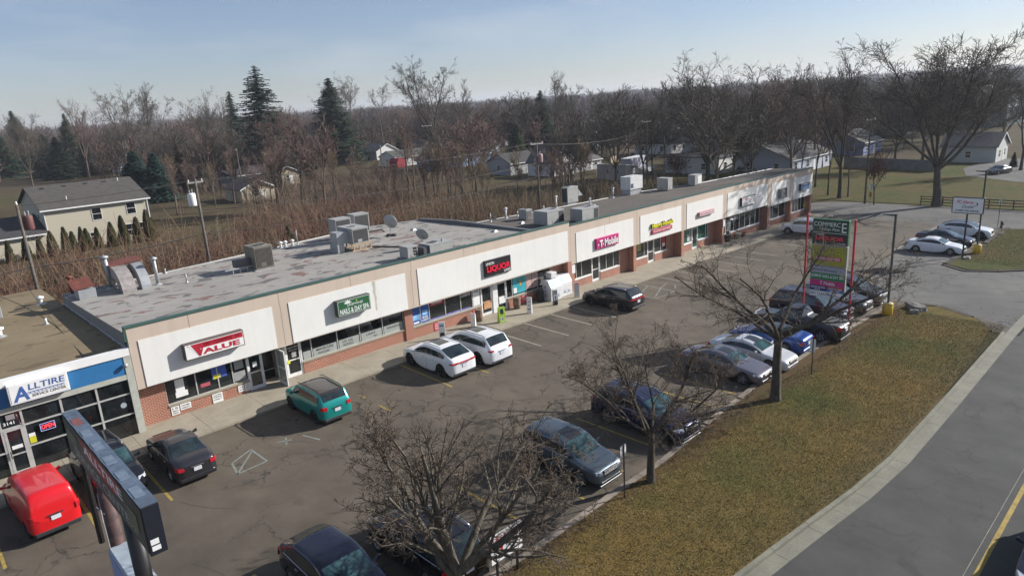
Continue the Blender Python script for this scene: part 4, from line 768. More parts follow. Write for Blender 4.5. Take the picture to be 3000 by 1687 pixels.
# rusty ducts
u = thing('duct_unit', 'rusty red sheet-metal plenum with two curved grey ducts', 'air duct', (3.0, 12.0, RA(3, 12)))
MB().hexa([(-.35, .2, .55), (1.5, .2, .75), (1.5, 2.0, .75), (-.35, 2.0, .55), (-.35, .2, 1.45), (1.5, .2, 1.6), (1.5, 2.0, 1.6), (-.35, 2.0, 1.45)]).build('plenum', M('duct_side', (.17, .15, .13), .6, var=.4), u, bevel=.02)
MB().hexa([(-.4, .15, 1.46), (1.55, .15, 1.61), (1.55, 2.05, 1.61), (-.4, 2.05, 1.46), (-.4, .15, 1.5), (1.55, .15, 1.66), (1.55, 2.05, 1.66), (-.4, 2.05, 1.5)]).build('lid', MAT['rust'], u)
def curved(x0, x1, sc):
    mb = MB(); pr = []
    for k in range(9):
        a = RAD(90*k/8); pr.append((.2-1.55*math.sin(a)*sc-.0, 1.5*math.cos(a)))
    inn = [(.2-(1.55*math.sin(RAD(90*k/8))*sc)+.75*math.sin(RAD(90*k/8)), 1.5*math.cos(RAD(90*k/8))*.55) for k in range(9)]
    for k in range(8):
        a, b, c, d = pr[k], pr[k+1], inn[k+1], inn[k]
        mb.quad((x0, a[0], a[1]), (x1, a[0], a[1]), (x1, b[0], b[1]), (x0, b[0], b[1])); mb.quad((x0, a[0], a[1]), (x0, b[0], b[1]), (x0, c[0], c[1]), (x0, d[0], d[1]))
        mb.quad((x1, a[0], a[1]), (x1, b[0], b[1]), (x1, c[0], c[1]), (x1, d[0], d[1])); mb.quad((x0, d[0], d[1]), (x1, d[0], d[1]), (x1, c[0], c[1]), (x0, c[0], c[1]))
    return mb
curved(-.4, .4, 1.25).build('duct', M('duct_patina', (.30, .27, .25), .55, .2, var=.3), u, True); curved(.75, 1.3, 1.15).build('duct', MAT['galv'], u, True)
mb = MB()
for x in (-.3, .5, 1.4):
    for y in (.4, 1.8): mb.tube([(x, y, 0), (x, y, .8)], .03, 6)
mb.build('leg', MAT['galv'], u)
u = thing('exhaust_curb', 'grey roof curb with a lifted rusty flap at the left rear corner', 'vent', (.85, 11.6, RA(.9, 11.6)))
MB().box(-.45, -.5, 0, .5, .6, .6).build('curb', MAT['galv'], u, bevel=.02); MB().hexa([(-.65, -.45, .62), (.5, -.45, .72), (.5, .9, 1.1), (-.65, .9, 1.0), (-.65, -.45, .66), (.5, -.45, .76), (.5, .9, 1.15), (-.65, .9, 1.05)]).build('flap', MAT['rust'], u)
MB().hexa([(-.35, -.3, .682), (.3, -.3, .745), (.3, .25, .90), (-.35, .25, .84), (-.35, -.3, .69), (.3, -.3, .75), (.3, .25, .91), (-.35, .25, .85)]).build('bare_metal', MAT['galv'], u)
def dish(label, x, y, z, r_, rz, tilt, mh):
    d = thing('satellite_dish', label, 'satellite dish', (x, y, z), rz); M4 = Matrix.Rotation(tilt, 4, 'X')
    mb = MB(); mb.lathe([(0, 0), (r_*.5, .04*r_*2), (r_*.85, .17*r_), (r_, .26*r_), (r_*.98, .30*r_), (r_*.8, .18*r_), (0, .04)], (0, 0, 0), 24); mb.v = [tuple(Vector((0, 0, mh))+M4 @ Vector(p)) for p in mb.v]; mb.build('reflector', MAT['galv'], d, True)
    MB().tube([(0, 0, 0), (0, 0, mh-.05)], .035, 8).tube([(0, 0, mh*.6), tuple(Vector((0, 0, mh))+M4 @ Vector((0, -.2*r_, .9*r_)))], .015, 6).build('mast', MAT['galv'], d)
    MB().box(-.5, -.05, 0, .5, .05, .07).box(-.05, -.5, 0, .05, .5, .07).box(-.4, -.25, .07, .0, .0, .17).box(.1, -.3, .07, .4, .0, .16).build('ballast_base', MAT['grille'], d)
dish('large grey satellite dish facing right in the middle of the roof', 22.8, 10.9, RA(22.8, 11), .62, RAD(115), RAD(72), 1.15)
dish('pale satellite dish seen edge-on behind the parapet cabinets', 20.9, 4.0, RA(20.9, 4), .5, RAD(120), RAD(62), .95)
mb = MB().tube([(19.0, 8.6, RA(19, 8.6)+.06), (20.4, 5.5, RA(20, 5.5)+.05), (18.6, 2.2, ZR1+.05)], .045, 6).tube([(19.2, 8.6, RA(19, 8.6)+.06), (20.6, 5.5, RA(20, 5.5)+.05), (18.8, 2.2, ZR1+.05)], .03, 6); tag(mb.build('roof_pipe', MAT['grille']), 'pair of dark refrigerant pipes lying across the roof', 'pipe')
for x, y, lb in ((33.0, 6.0, 'crumpled pale flashing patch near the roof divider'), (25.5, 11.5, 'small pale roof boot at the rear of the grey roof'), (28.0, 4.0, 'low grey roof hatch lump before the divider')):
    z = (RA if x < 29.3 else RB)(x, y); tag(MB().hexa([(x-.25, y-.25, z), (x+.25, y-.2, z), (x+.3, y+.25, z), (x-.2, y+.25, z), (x-.08, y-.1, z+.14), (x+.1, y-.08, z+.18), (x+.1, y+.1, z+.12), (x-.1, y+.1, z+.15)]).build('roof_boot', MAT['galv']), lb, 'vent')
# ================================================================== VEHICLES
PROF = {
 'sedan': dict(top=[(0, .38), (.012, .47), (.05, .54), (.19, .625), (.285, .665), (.44, .965), (.55, 1.0), (.68, .965), (.84, .775), (.90, .765), (.975, .745), (1, .60)], belt=[(0, .40), (.05, .50), (.28, .63), (.84, .70), (1, .58)], cab=(.285, .44, .68, .84), side=.80, pil=(.555, .70), tw=.74),
 'suv': dict(top=[(0, .36), (.012, .46), (.045, .53), (.16, .60), (.25, .63), (.39, .95), (.55, 1.0), (.88, .975), (.962, .69), (.985, .65), (1, .44)], belt=[(0, .38), (.045, .49), (.25, .60), (.96, .66), (1, .44)], cab=(.25, .39, .88, .962), side=.90, pil=(.525, .70), tw=.80),
 'fast': dict(top=[(0, .38), (.012, .48), (.045, .55), (.16, .615), (.25, .65), (.40, .955), (.52, 1.0), (.76, .965), (.945, .745), (.98, .72), (1, .50)], belt=[(0, .40), (.045, .51), (.25, .62), (.945, .70), (1, .5)], cab=(.25, .40, .76, .945), side=.855, pil=(.515, .69), tw=.78),
 'boxy': dict(top=[(0, .40), (.012, .52), (.04, .58), (.16, .63), (.235, .65), (.335, .96), (.5, 1.0), (.90, .975), (.965, .70), (.985, .66), (1, .44)], belt=[(0, .42), (.04, .54), (.235, .625), (.965, .67), (1, .46)], cab=(.235, .335, .90, .965), side=.90, pil=(.50, .70), tw=.82),
 'van': dict(top=[(0, .32), (.012, .42), (.05, .50), (.15, .56), (.18, .58), (.315, .93), (.42, .985), (.90, 1.0), (.965, .975), (.985, .62), (1, .40)], belt=[(0, .34), (.05, .46), (.18, .55), (.985, .60), (1, .40)], cab=(.18, .315, 2, 3), side=.42, pil=(), tw=.78),
 'pickup': dict(top=[(0, .40), (.012, .54), (.03, .58), (.18, .62), (.26, .64), (.355, .955), (.46, 1.0), (.545, .97), (.585, .69), (.60, .665), (.97, .66), (1, .55)], belt=[(0, .42), (.03, .54), (.26, .61), (.585, .63), (.97, .63), (1, .55)], cab=(.26, .355, .545, .585), side=.54, pil=(.45,), tw=.80),
}
def lerpl(L, t):
    for (a, b), (c, d) in zip(L, L[1:]):
        if t <= c: return b+(d-b)*(t-a)/(c-a+1e-9)
    return L[-1][1]
def paint(name, col, metal=.35, rough=.32): return M(name, col, rough, metal, var=.03, coat=.6)
_rim = {}
def wheel_meshes(r, w, spokes, mat):
    key = (round(r, 3), round(w, 3), spokes, mat)
    if key in _rim: return _rim[key]
    mb = MB().lathe([(r*.62, -w/2+.02), (r*.70, -w/2), (r*.93, -w/2), (r, -w/2+.03), (r, w/2-.03), (r*.93, w/2), (r*.70, w/2), (r*.62, w/2-.02)], (0, 0, 0), 28, 'y'); o = mb.build('wheel', MAT['rubber'], None, True); tm = o.data; bpy.data.objects.remove(o)
    mb = MB(); d = w/2-.045
    for sgn in (1, -1):
        q = MB().lathe([(r*.70, sgn*(d+.03)), (r*.64, sgn*(d+.035)), (r*.60, sgn*d), (r*.60, sgn*(d-.08))], (0, 0, 0), 28, 'y'); n = len(mb.v); mb.v += q.v; mb.f += [tuple(i+n for i in f) for f in q.f]
        q = MB().lathe([(0, sgn*(d+.02)), (r*.13, sgn*(d+.02)), (r*.15, sgn*(d-.02))], (0, 0, 0), 12, 'y'); n = len(mb.v); mb.v += q.v; mb.f += [tuple(i+n for i in f) for f in q.f]
        for k in range(spokes):
            a = 2*math.pi*k/spokes; c, s = math.cos(a), math.sin(a); hw = .055*r*(5/spokes)+.018
            def P(rad, off, yy): return (rad*c-off*s, yy, rad*s+off*c)
            y0, y1 = sgn*(d-.02), sgn*(d+.015)
            mb.hexa([P(r*.1, -hw, y0), P(r*.63, -hw*1.3, y0), P(r*.63, hw*1.3, y0), P(r*.1, hw, y0), P(r*.1, -hw, y1), P(r*.63, -hw*1.3, y1), P(r*.63, hw*1.3, y1), P(r*.1, hw, y1)])
    o = mb.build('rim', mat, None); rm = o.data; bpy.data.objects.remove(o)
    o = MB().lathe([(0, 0), (r*.6, 0)], (0, 0, 0), 20, 'y').build('brake', MAT['black'], None); bmn = o.data; bpy.data.objects.remove(o)
    _rim[key] = (tm, rm, bmn); return _rim[key]
LAMPW = M('headlamp', (.62, .64, .66), .12, .3, var=.15, vs=20); LAMPR = M('tail_lamp', (.42, .012, .02), .15, var=.2, vs=12); PLATE = M('number_plate', (.62, .62, .66), .5, var=.1, vs=20)
WSH = glass_mat('windscreen_glass', (.030, .065, .072), .03, 1.2)
def make_car(name, label, kind, L, W, H, wb, fo, wr, pm, loc, heading, cat='car', clad=False, rimm='rim', spokes=5, rails=None, sunroof=None, chrome=True, bar=False, grillem='sblack', tailbar=False, front=True, tonneau=None, tint='tint', group='vehicles parked around the plaza', roofm=None, tl='big', plate_front=False):
    P = PROF[kind]; zb0 = .17 if kind in ('sedan',) else .22; R_ = wr*1.16; ra = fo+wb
    ks = [t*L for t, _ in P['top']]+[t*L for t in P['cab'] if t <= 1]+[P['side']*L]+[p*L+d for p in P['pil'] for d in (-.05, .05)]
    ar = [c+k*R_ for c in (fo, ra) for k in (-1, -.88, -.5, 0, .5, .88, 1)]
    S = []
    for v in sorted(ks+ar):
        if not S or v-S[-1] > .035: S.append(v)
    S[-1] = L if L-S[-1] < .1 else S[-1]
    def ring(s):
        t = s/L; zt = lerpl(P['top'], t)*H; ze = min(lerpl(P['belt'], t)*H, zt-.015)
        e = min(s, L-s); k = 1-(.20 if s < L/2 else .13)*max(0, 1-e/(.16*L))**2.2
        w = W/2*k; h = zt-ze; b = max(0, min(1, (h-.12)/.3)); wt = W/2*P['tw']*(1-.05*max(0, (t-.6)))*min(1, k+.06)
        zbot = zb0+.05*max(0, 1-e/.4); za = -1
        for c in (fo, ra):
            d = abs(s-c)
            if d <= R_*1.001: za = max(za, wr+math.sqrt(max(0, R_*R_-d*d))*.98)
        z0 = max(zbot, za); z1 = max(zbot+.10, za+.035); zm = max(zbot+(ze-zbot)*.5, za+.07); z3 = max(ze-.07, zm+.02)
        lp = lambda a, c: a+(c-a)*b
        return [(w*.95, z0), (w*.99, z1), (w, zm), (w*.985, z3), (w*.95, max(ze, z3+.015)),
                (lp(w*.90, wt+.035), lp(ze+.55*h, zt-.10)), (lp(w*.82, wt-.03), lp(ze+.85*h, zt-.025)), (lp(w*.46, wt*.55), zt-.004), (0.0, zt+.006)]
    rings = [ring(s) for s in S]; nj = 9; V = []; idx = {}
    for i, (s, rg) in enumerate(zip(S, rings)):
        for j, (y, z) in enumerate(rg):
            idx[i, j, 1] = len(V); V.append((L/2-s, y, z))
            if j < 8: idx[i, j, -1] = len(V); V.append((L/2-s, -y, z))
            else: idx[i, j, -1] = idx[i, j, 1]
    F = []; MI = []; cb = [c*L for c in P['cab']]; se = P['side']*L
    for i in range(len(S)-1):
        sm = (S[i]+S[i+1])/2; hh = rings[i][8][1]-rings[i][4][1]; hh2 = rings[i+1][8][1]-rings[i+1][4][1]
        for j in range(8):
            mi = 0
            if j == 0 and clad: mi = 5
            if j == 4 and cb[0]+.10*L*.3 < sm < se and max(hh, hh2) > .14: mi = 1
            if j in (6, 7) and cb[0] < sm < cb[1]: mi = 2
            if j in (6, 7) and cb[2] < sm < cb[3]: mi = 3
            if sunroof and j in (7,) and sunroof[0]*L < sm < sunroof[1]*L: mi = 4
            if tonneau and j >= 5 and .60*L < sm < .965*L: mi = 6
            if roofm and j in (6, 7) and cb[1] < sm < cb[2]: mi = 7
            for sg in (1, -1):
                q = (idx[i, j, sg], idx[i+1, j, sg], idx[i+1, j+1, sg], idx[i, j+1, sg])
                F.append(q if sg > 0 else q[::-1]); MI.append(mi)
    for i, fl in ((0, 1), (len(S)-1, -1)):
        for j in range(4):
            q = (idx[i, j, 1], idx[i, j+1, 1], idx[i, j+1, -1], idx[i, j, -1]); F.append(q if fl > 0 else q[::-1]); MI.append(0 if j > 0 or not clad else 5)
        ng = [idx[i, j, 1] for j in range(4, 9)]+[idx[i, j, -1] for j in range(7, 3, -1)]; F.append(tuple(ng) if fl > 0 else tuple(ng[::-1])); MI.append(0)
    me = bpy.data.meshes.new('tmp'); me.from_pydata(V, [], F); me.polygons.foreach_set('material_index', MI)
    for k in range(8): me.materials.append(None)
    tmp = bpy.data.objects.new('tmp', me); COL.objects.link(tmp); sm_ = tmp.modifiers.new('s', 'SUBSURF'); sm_.levels = 1; sm_.render_levels = 1
    dg = bpy.context.evaluated_depsgraph_get(); em = tmp.evaluated_get(dg).to_mesh()
    co = np.empty(len(em.vertices)*3, np.float32); em.vertices.foreach_get('co', co); co = co.reshape(-1, 3)
    fq = np.empty(len(em.loops), np.int32); em.loops.foreach_get('vertex_index', fq); fq = fq.reshape(-1, 4); mi = np.empty(len(em.polygons), np.int32); em.polygons.foreach_get('material_index', mi)
    tmp.evaluated_get(dg).to_mesh_clear(); bpy.data.objects.remove(tmp); bpy.data.meshes.remove(me)
    root = thing(name, label, cat, loc, heading, group)
    def sub(nm, sel, mat, parent=root):
        if not sel.any(): return None
        f = fq[sel]; u, inv = np.unique(f, return_inverse=True); m_ = np_mesh(nm, co[u], inv.reshape(f.shape), True)
        return link(nm, m_, parent, mat)
    body = sub('body', mi == 0, pm); cx = co[fq].mean(1)
    sub('side_window', (mi == 1) & (cx[:, 1] > 0), MAT[tint]); sub('side_window', (mi == 1) & (cx[:, 1] < 0), MAT[tint])
    sub('windscreen', mi == 2, WSH); sub('rear_window', mi == 3, MAT[tint]); sub('sunroof', mi == 4, M('sunroof_glass', (.03, .032, .034), .08)); sub('sill_cladding', mi == 5, MAT['dark']); sub('bed_cover', mi == 6, tonneau); sub('roof_panel', mi == 7, roofm)
    MB().box(-L/2+.3, -W/2+.25, .18, L/2-.3, W/2-.25, .42).build('underbody', MAT['black'], root)
    tm, rm, bmn = wheel_meshes(wr, .225, spokes, MAT[rimm])
    for s_ in (fo, ra):
        for sg in (1, -1):
            wl = link('wheel', tm, root); wl.location = (L/2-s_, sg*(W/2-.135), wr); link('rim', rm, wl); link('brake_disc', bmn, wl)
            mb = MB(); n = 12
            for k in range(n):
                a, b = math.pi*k/n, math.pi*(k+1)/n; ro = R_*1.03; y0, y1 = sg*(W/2-.34), sg*(W/2-.05)
                A = (L/2-s_+ro*math.cos(a), wr+ro*math.sin(a)); B = (L/2-s_+ro*math.cos(b), wr+ro*math.sin(b))
                mb.quad((A[0], y0, A[1]), (B[0], y0, B[1]), (B[0], y1, B[1]), (A[0], y1, A[1])); mb.poly([(L/2-s_, y0, wr), (A[0], y0, A[1]), (B[0], y0, B[1])])
            mb.build('wheel_arch', MAT['black'], root)
    zt_f = lerpl(P['top'], .03)*H; z_b = lerpl(P['belt'], .3)*H; wF = W/2*.82; wR = W/2*.87; x1 = L/2; tall = kind != 'sedan'
    for sg in (1, -1):
        zl = zt_f-.14
        MB().hexa([(x1-.20, sg*(wF*.66), zl), (x1-.42, sg*(W/2*.945), zl+.04), (x1-.46, sg*(W/2*.93), zl+.16), (x1-.22, sg*(wF*.68), zl+.13), (x1-.02, sg*(wF*.62), zl-.02), (x1-.10, sg*(wF*1.02), zl+.0), (x1-.15, sg*(wF*1.0), zl+.12), (x1-.07, sg*(wF*.64), zl+.10)]).build('headlight', LAMPW, root, bevel=.01)
        if tl == 'high': zz, hh_, ww = H*.47, H*.12, .10
        elif tl == 'thin': zz, hh_, ww = H*.55, .09, wR*.45
        else: zz, hh_, ww = H*.50, H*.105, wR*.30
        if tl == 'thin' and not tailbar: ww = wR*.26
        MB().hexa([(-x1-.018, sg*(wR*1.0-ww), zz), (-x1+.02, sg*wR*1.0, zz), (-x1+.24, sg*W/2*.975, zz+.02), (-x1+.1, sg*(wR-ww), zz), (-x1-.014+.02, sg*(wR*1.0-ww), zz+hh_), (-x1+.04, sg*wR*.985, zz+hh_), (-x1+.24, sg*W/2*.962, zz+hh_), (-x1+.12, sg*(wR-ww), zz+hh_)]).build('tail_light', LAMPR, root, bevel=.008)
        sx = x1-(P['cab'][0]*L+.38)
        MB().hexa([(sx-.05, sg*W/2*.9, z_b+.04), (sx+.08, sg*W/2*.9, z_b+.04), (sx+.07, sg*(W/2+.19), z_b+.06), (sx-.02, sg*(W/2+.19), z_b+.06), (sx-.03, sg*W/2*.9, z_b+.10), (sx+.05, sg*W/2*.9, z_b+.10), (sx+.07, sg*(W/2+.18), z_b+.22), (sx-.02, sg*(W/2+.18), z_b+.22)]).build('mirror', pm, root, bevel=.02)
        for q in ((P['cab'][0]+.235, ) if kind == 'van' else ((P['cab'][0]+.23), (P['cab'][0]+.42)) if kind != 'pickup' else (P['cab'][0]+.17,)):
            MB().box(x1-q*L-.09, sg*W/2*.975, z_b-.10, x1-q*L+.09, sg*(W/2*.99+.015), z_b-.07).build('door_handle', MAT['chrome'] if chrome else pm, root)
        if rails: MB().tube([(x1-P['cab'][1]*L*1.05, sg*W/2*P['tw']*.86, H-.03), (x1-P['cab'][1]*L*1.2, sg*W/2*P['tw']*.9, H+.035), (x1-(P['cab'][2]-.07)*L, sg*W/2*P['tw']*.86, H+.02), (x1-(P['cab'][2]-.02)*L, sg*W/2*P['tw']*.85, H-.04)], .022, 6).build('roof_rail', MAT[rails], root, True)
        if kind != 'van' and chrome and kind != 'pickup': MB().tube([(x1-(P['cab'][0]+.03)*L, sg*W/2*.957, z_b+.03), (x1-(P['side'])*L, sg*W/2*.957, lerpl(P['belt'], P['side'])*H+.008)], .010, 4).build('window_trim', MAT['chrome'], root)
    if kind != 'van' or True:
        for sg in (1, -1):
            mb = MB(); dz = lerpl(P['belt'], .45)*H
            for q in ((.30, .53, .72) if kind not in ('pickup', 'van') else ((.28, .45, .595) if kind == 'pickup' else (.21, .42, .66))):
                sx_ = x1-q*L; mb.box(sx_-.006, sg*W/2*.975, zb0+.16, sx_+.006, sg*(W/2*.9955+.002), dz-.12)
            mb.build('door_seams', MAT['sblack'], root)
    gh = .17 if not tall else .24
    MB().box(x1-.08, -wF*.58, zt_f-.16-gh*.55, x1+.006, wF*.58, zt_f-.02).build('grille', MAT[grillem], root, bevel=.01)
    if chrome:
        mb = MB()
        for k in range(2 if not bar else 3): z = zt_f-.045-.065*k; mb.box(x1-.02, -wF*.56, z-.012, x1+.02, wF*.56, z+.012)
        mb.build('grille_bar', MAT['chrome'], root)
    MB().box(x1-.12, -wF*.8, .24, x1+.004, wF*.8, .38).build('air_intake', MAT['sblack'], root, bevel=.02)
    if bar: MB().box(x1-.10, -wF*.9, .20, x1+.012, wF*.9, .25).build('skid_plate', MAT['galv'], root, bevel=.01)
    MB().box(-x1-.012, -wR*.95, .24, -x1+.14, wR*.95, .40).build('rear_bumper', MAT['dark'] if tall else pm, root, bevel=.02)
    pz = H*.40 if tall else H*.42
    MB().box(-x1-.022, -.16, pz-.0, -x1+.03, .16, pz+.16).build('number_plate', PLATE, root)
    MB().box(-x1-.03, -.26, pz+.2, -x1+.05, .26, pz+.225).build('boot_trim', MAT['chrome'] if chrome else MAT['dark'], root)
    if tailbar: MB().box(-x1-.012, -wR*.8, H*.555, -x1+.05, wR*.8, H*.555+.06).build('light_bar', LAMPR, root)
    return root
def park(name, label, kind, pm, L, W, H, wb, fo, wr, xw, yf, head, rot=0.0, **k):
    """xw: ground x of the wheel on the camera's side, yf: y of the front axle, head 'in' = nose to the shops, 'out' = nose to the road"""
    a = (90 if head == 'in' else -90)+rot; xc = xw+W/2-.135; sgn = 1 if head == 'in' else -1
    dx, dy = math.cos(RAD(a)), math.sin(RAD(a)); off = L/2-fo
    return make_car(name, label, kind, L, W, H, wb, fo, wr, pm, (xc-dx*off, yf-dy*off, gz(xc)), RAD(a), **k)
park('parked_van', 'bright red panel van parked nose-in at the tyre shop', 'van', paint('red_paint', (.60, .008, .012), .0, .3), 4.82, 1.84, 1.86, 3.06, .92, .33, -6.15, -3.0, 'in', 3, cat='van', clad=True, rimm='rimblack', chrome=False, tl='high', spokes=6)
park('parked_car', 'glossy black SUV backed in beside the red van, half hidden by the billboard', 'suv', paint('black_gloss', (.010, .010, .013), .2, .15), 4.8, 1.94, 1.76, 2.91, .90, .37, -3.45, -5.4, 'out', 3, rails='chrome', rimm='rimblack', bar=True)
park('parked_car', 'dark grey sedan parked nose-in next to the worn access marking', 'sedan', paint('dark_grey_paint', (.035, .033, .038), .4, .3), 4.87, 1.79, 1.46, 2.85, .97, .33, -.68, -3.25, 'in', -1, chrome=True)
park('parked_car', 'teal compact boxy SUV with a black roof parked before the nail salon door', 'boxy', paint('teal_paint', (.004, .25, .22), .3, .28), 4.24, 1.80, 1.68, 2.57, .80, .35, 6.24, -3.35, 'in', 0, clad=True, rails='black', rimm='rimblack', chrome=False, roofm=M('black_roof', (.03, .024, .022), .25, coat=.5))
park('parked_car', 'white coupe-backed SUV with a red full-width tail light', 'fast', paint('white_paint', (.72, .73, .74), .0, .3), 4.99, 1.99, 1.70, 2.99, .93, .40, 14.07, -3.2, 'in', 0, rimm='rimblack', rails='galv', sunroof=(.42, .60), tailbar=True, tl='thin')
park('parked_car', 'tall white SUV with black roof rails beside the coupe-backed one', 'suv', paint('white_paint', (.72, .73, .74)), 5.15, 2.0, 1.80, 3.10, .90, .40, 16.8, -3.24, 'in', 0, rimm='rimblack', rails='black', sunroof=(.42, .66), tl='thin')
park('parked_car', 'black crossover with silver roof rails parked near the ice boxes', 'suv', paint('black_gloss', (.01, .01, .013)), 4.74, 1.93, 1.66, 2.82, .95, .36, 30.7, -3.5, 'in', 1.5, rails='chrome', rimm='rimblack', sunroof=(.42, .60), tailbar=True, tl='thin')
park('parked_car', 'white four wheel drive parked at the far right shop fronts', 'boxy', paint('white_paint', (.72, .73, .74)), 4.8, 1.93, 1.80, 2.9, .9, .38, 65.7, -2.9, 'in', 0, clad=True, rimm='rim', chrome=False)
park('parked_car', 'dark blue-black crossover cut off by the bottom edge, left of the twin-stem tree', 'fast', paint('ink_blue_paint', (.012, .014, .030), .4, .25), 4.85, 1.92, 1.68, 2.83, .95, .36, -.35, -19.4, 'out', 0)
park('parked_car', 'black SUV backed in beneath the nearest bare tree', 'suv', paint('black_gloss', (.01, .01, .013)), 4.9, 1.93, 1.78, 2.9, .9, .37, 2.6, -17.1, 'in', 0, rails='chrome')
park('parked_car', 'slate grey compact SUV parked nose-out between the two nearest trees', 'suv', paint('slate_paint', (.095, .12, .14), .55, .3), 4.53, 1.82, 1.66, 2.62, .90, .35, 10.45, -19.75, 'out', 0, bar=True, clad=True, sunroof=(.42, .55))
park('parked_car', 'large navy SUV with a chrome grille behind the middle tree trunk', 'suv', paint('navy_paint', (.022, .027, .065), .4, .25), 5.17, 1.99, 1.78, 3.02, 1.02, .38, 15.53, -20.1, 'out', -1, rails='black', bar=True, clad=True)
park('parked_car', 'silver grey sedan with a sunroof, nose-out between the middle and far trees', 'sedan', paint('silver_grey_paint', (.17, .16, .18), .6, .3), 4.92, 1.85, 1.45, 2.80, 1.0, .34, 23.82, -19.65, 'out', 0, sunroof=(.46, .58))
park('parked_car', 'white sedan parked beside the silver grey one behind the far tree trunk', 'sedan', paint('pearl_paint', (.56, .57, .58), .2, .3), 4.87, 1.82, 1.44, 2.75, 1.0, .33, 26.5, -19.8, 'out', 0, sunroof=(.46, .58), spokes=6)
park('parked_car', 'bright blue low car with a black top backed up to the grass', 'sedan', paint('blue_paint', (.012, .065, .27), .3, .28), 4.75, 1.86, 1.42, 2.72, .95, .34, 29.62, -16.5, 'in', 1, chrome=False, tl='high', roofm=M('black_roof', (.03, .024, .022), .25, coat=.5), tint='tint')
park('pickup_truck', 'black pickup truck with a flat bed cover backed up to the grass', 'pickup', paint('charcoal_paint', (.03, .031, .033), .4, .35), 5.75, 1.92, 1.86, 3.65, .93, .39, 32.9, -16.35, 'in', 0, cat='pickup truck', chrome=True, tonneau=M('bed_cover_vinyl', (.06, .065, .065), .75), tl='high')
park('parked_car', 'dark plum full-size SUV nose-out behind the red pylon post', 'suv', paint('plum_paint', (.035, .028, .045), .45, .3), 5.25, 2.02, 1.93, 3.02, .95, .39, 36.55, -19.1, 'out', 0, rails='chrome', bar=True)
park('parked_car', 'graphite SUV nose-out between the pylon post and the lamp post', 'suv', paint('graphite_paint', (.07, .072, .080), .5, .3), 4.88, 1.92, 1.70, 2.86, .92, .37, 39.75, -19.25, 'out', 0, clad=True)
park('parked_car', 'grey SUV with a silver grille behind the yellow based lamp post', 'suv', paint('steel_paint', (.05, .055, .065), .5, .3), 4.91, 1.95, 1.80, 2.88, .92, .37, 42.5, -19.3, 'out', 0, rails='black', bar=True)
park('parked_car', 'white two-door style sedan nearest the computer repair sign', 'sedan', paint('white_paint', (.72, .73, .74)), 4.82, 1.79, 1.45, 2.85, .98, .33, 63.12, -19.3, 'out', 0, chrome=False)
park('parked_car', 'dark blue sedan between the white sedan and the white SUV', 'sedan', paint('dark_blue_paint', (.018, .022, .035), .4, .25), 4.9, 1.85, 1.45, 2.83, 1.0, .33, 67.3, -19.0, 'out', 0)
park('parked_car', 'white SUV with a black roof at the far end of the island row', 'fast', paint('white_paint', (.72, .73, .74)), 4.80, 1.98, 1.66, 2.87, .88, .40, 72.2, -19.6, 'out', 0, chrome=False, rimm='rimblack', roofm=M('black_roof', (.03, .024, .022), .25, coat=.5))
make_car('moving_car', 'dark navy pickup on the road at the bottom right corner', 'pickup', 5.6, 1.95, 1.85, 3.4, .92, .38, paint('midnight_paint', (.014, .014, .035), .3, .3), (16.35, -34.25, gz(16)), RAD(181), cat='pickup truck', tonneau=M('bed_cover_vinyl', (.06, .065, .065)), group='moving traffic')
# ================================================================== SIGNS, LAMPS AND POSTS
def face_letters(parent, x, y0, y1, z0, z1):
    """lettering helper on a face looking towards -x, reading from far (y1) to near (y0)"""
    W_, H_ = y1-y0, z1-z0
    def T(t, mat, u, v, w, h, **k): return letter('lettering', t, mat, parent, (x, y1-u*W_, z0+v*H_), (0, -1, 0), (0, 0, 1), w*W_, h*H_, **k)
    def A(mat, u, v, w, h, d=.004): return MB().box(x-d, y1-u*W_, z0+v*H_, x-d+.003, y1-(u+w)*W_, z0+(v+h)*H_).build('artwork', mat, parent)
    return T, A
def edges(px_pts, X):
    o = []
    for p in px_pts:
        d = ray(*p); t = (X-CAM[0])/d[0]; o.append(CAM+t*d)
    return o
PX = 35.15
q = edges([(2508, 645), (2488, 929), (2300+245/3.622, 560+235/3.622), (2382.8, 638.7), (2490.5, 647), (2485, 723.4), (2482.8, 785), (2479.5, 879.7), (2480.8, 862.3), (2482.2, 807), (2480.8, 827.8), (2479.5, 845.7)], PX)
yr, yl = q[0][1], q[2][1]; gb = gz(PX)
py = thing('pylon_sign', 'tall plaza pylon sign with red posts and stacked tenant panels', 'sign', (PX, (yr+yl)/2, gb)); ym = (yr+yl)/2
for yy, zt in ((yr, q[0][2]), (yl, q[2][2])): MB().box(-.055, yy-ym-.055, -.1, .055, yy-ym+.055, zt-gb).build('post', MAT['red'], py, bevel=.01)
a0, a1 = q[4][1]-ym, q[3][1]-ym-.05; zt = q[4][2]-gb
zg, zy, zbk, zgr, zmg, zdt, zd = [v[2]-gb for v in (q[5], q[6], q[9], q[10], q[11], q[8], q[7])]
MB().box(-.12, a0, zg+.02, .16, a1, zt).build('cabinet', M('pylon_green', (.02, .10, .04), .5), py, bevel=.01)
MB().box(-.13, a0-.02, zy, .15, a1+.02, zg-.03).build('cabinet', M('case_shade_white', (.26, .25, .24), .6), py, bevel=.01)  # white case darkened, shade on the pylon put into its colour
MB().box(-.10, a0, zd, .12, a1, zy-.05).build('cabinet', M('case_shade_white', (.26, .25, .24), .6), py, bevel=.01)
def band(z0, z1, mat, x=-.135): return MB().box(x, a0+.03, z0, x+.01, a1-.03, z1).build('tenant_panel', mat, py)
zm1 = zg+.02+(zt-zg)*.47
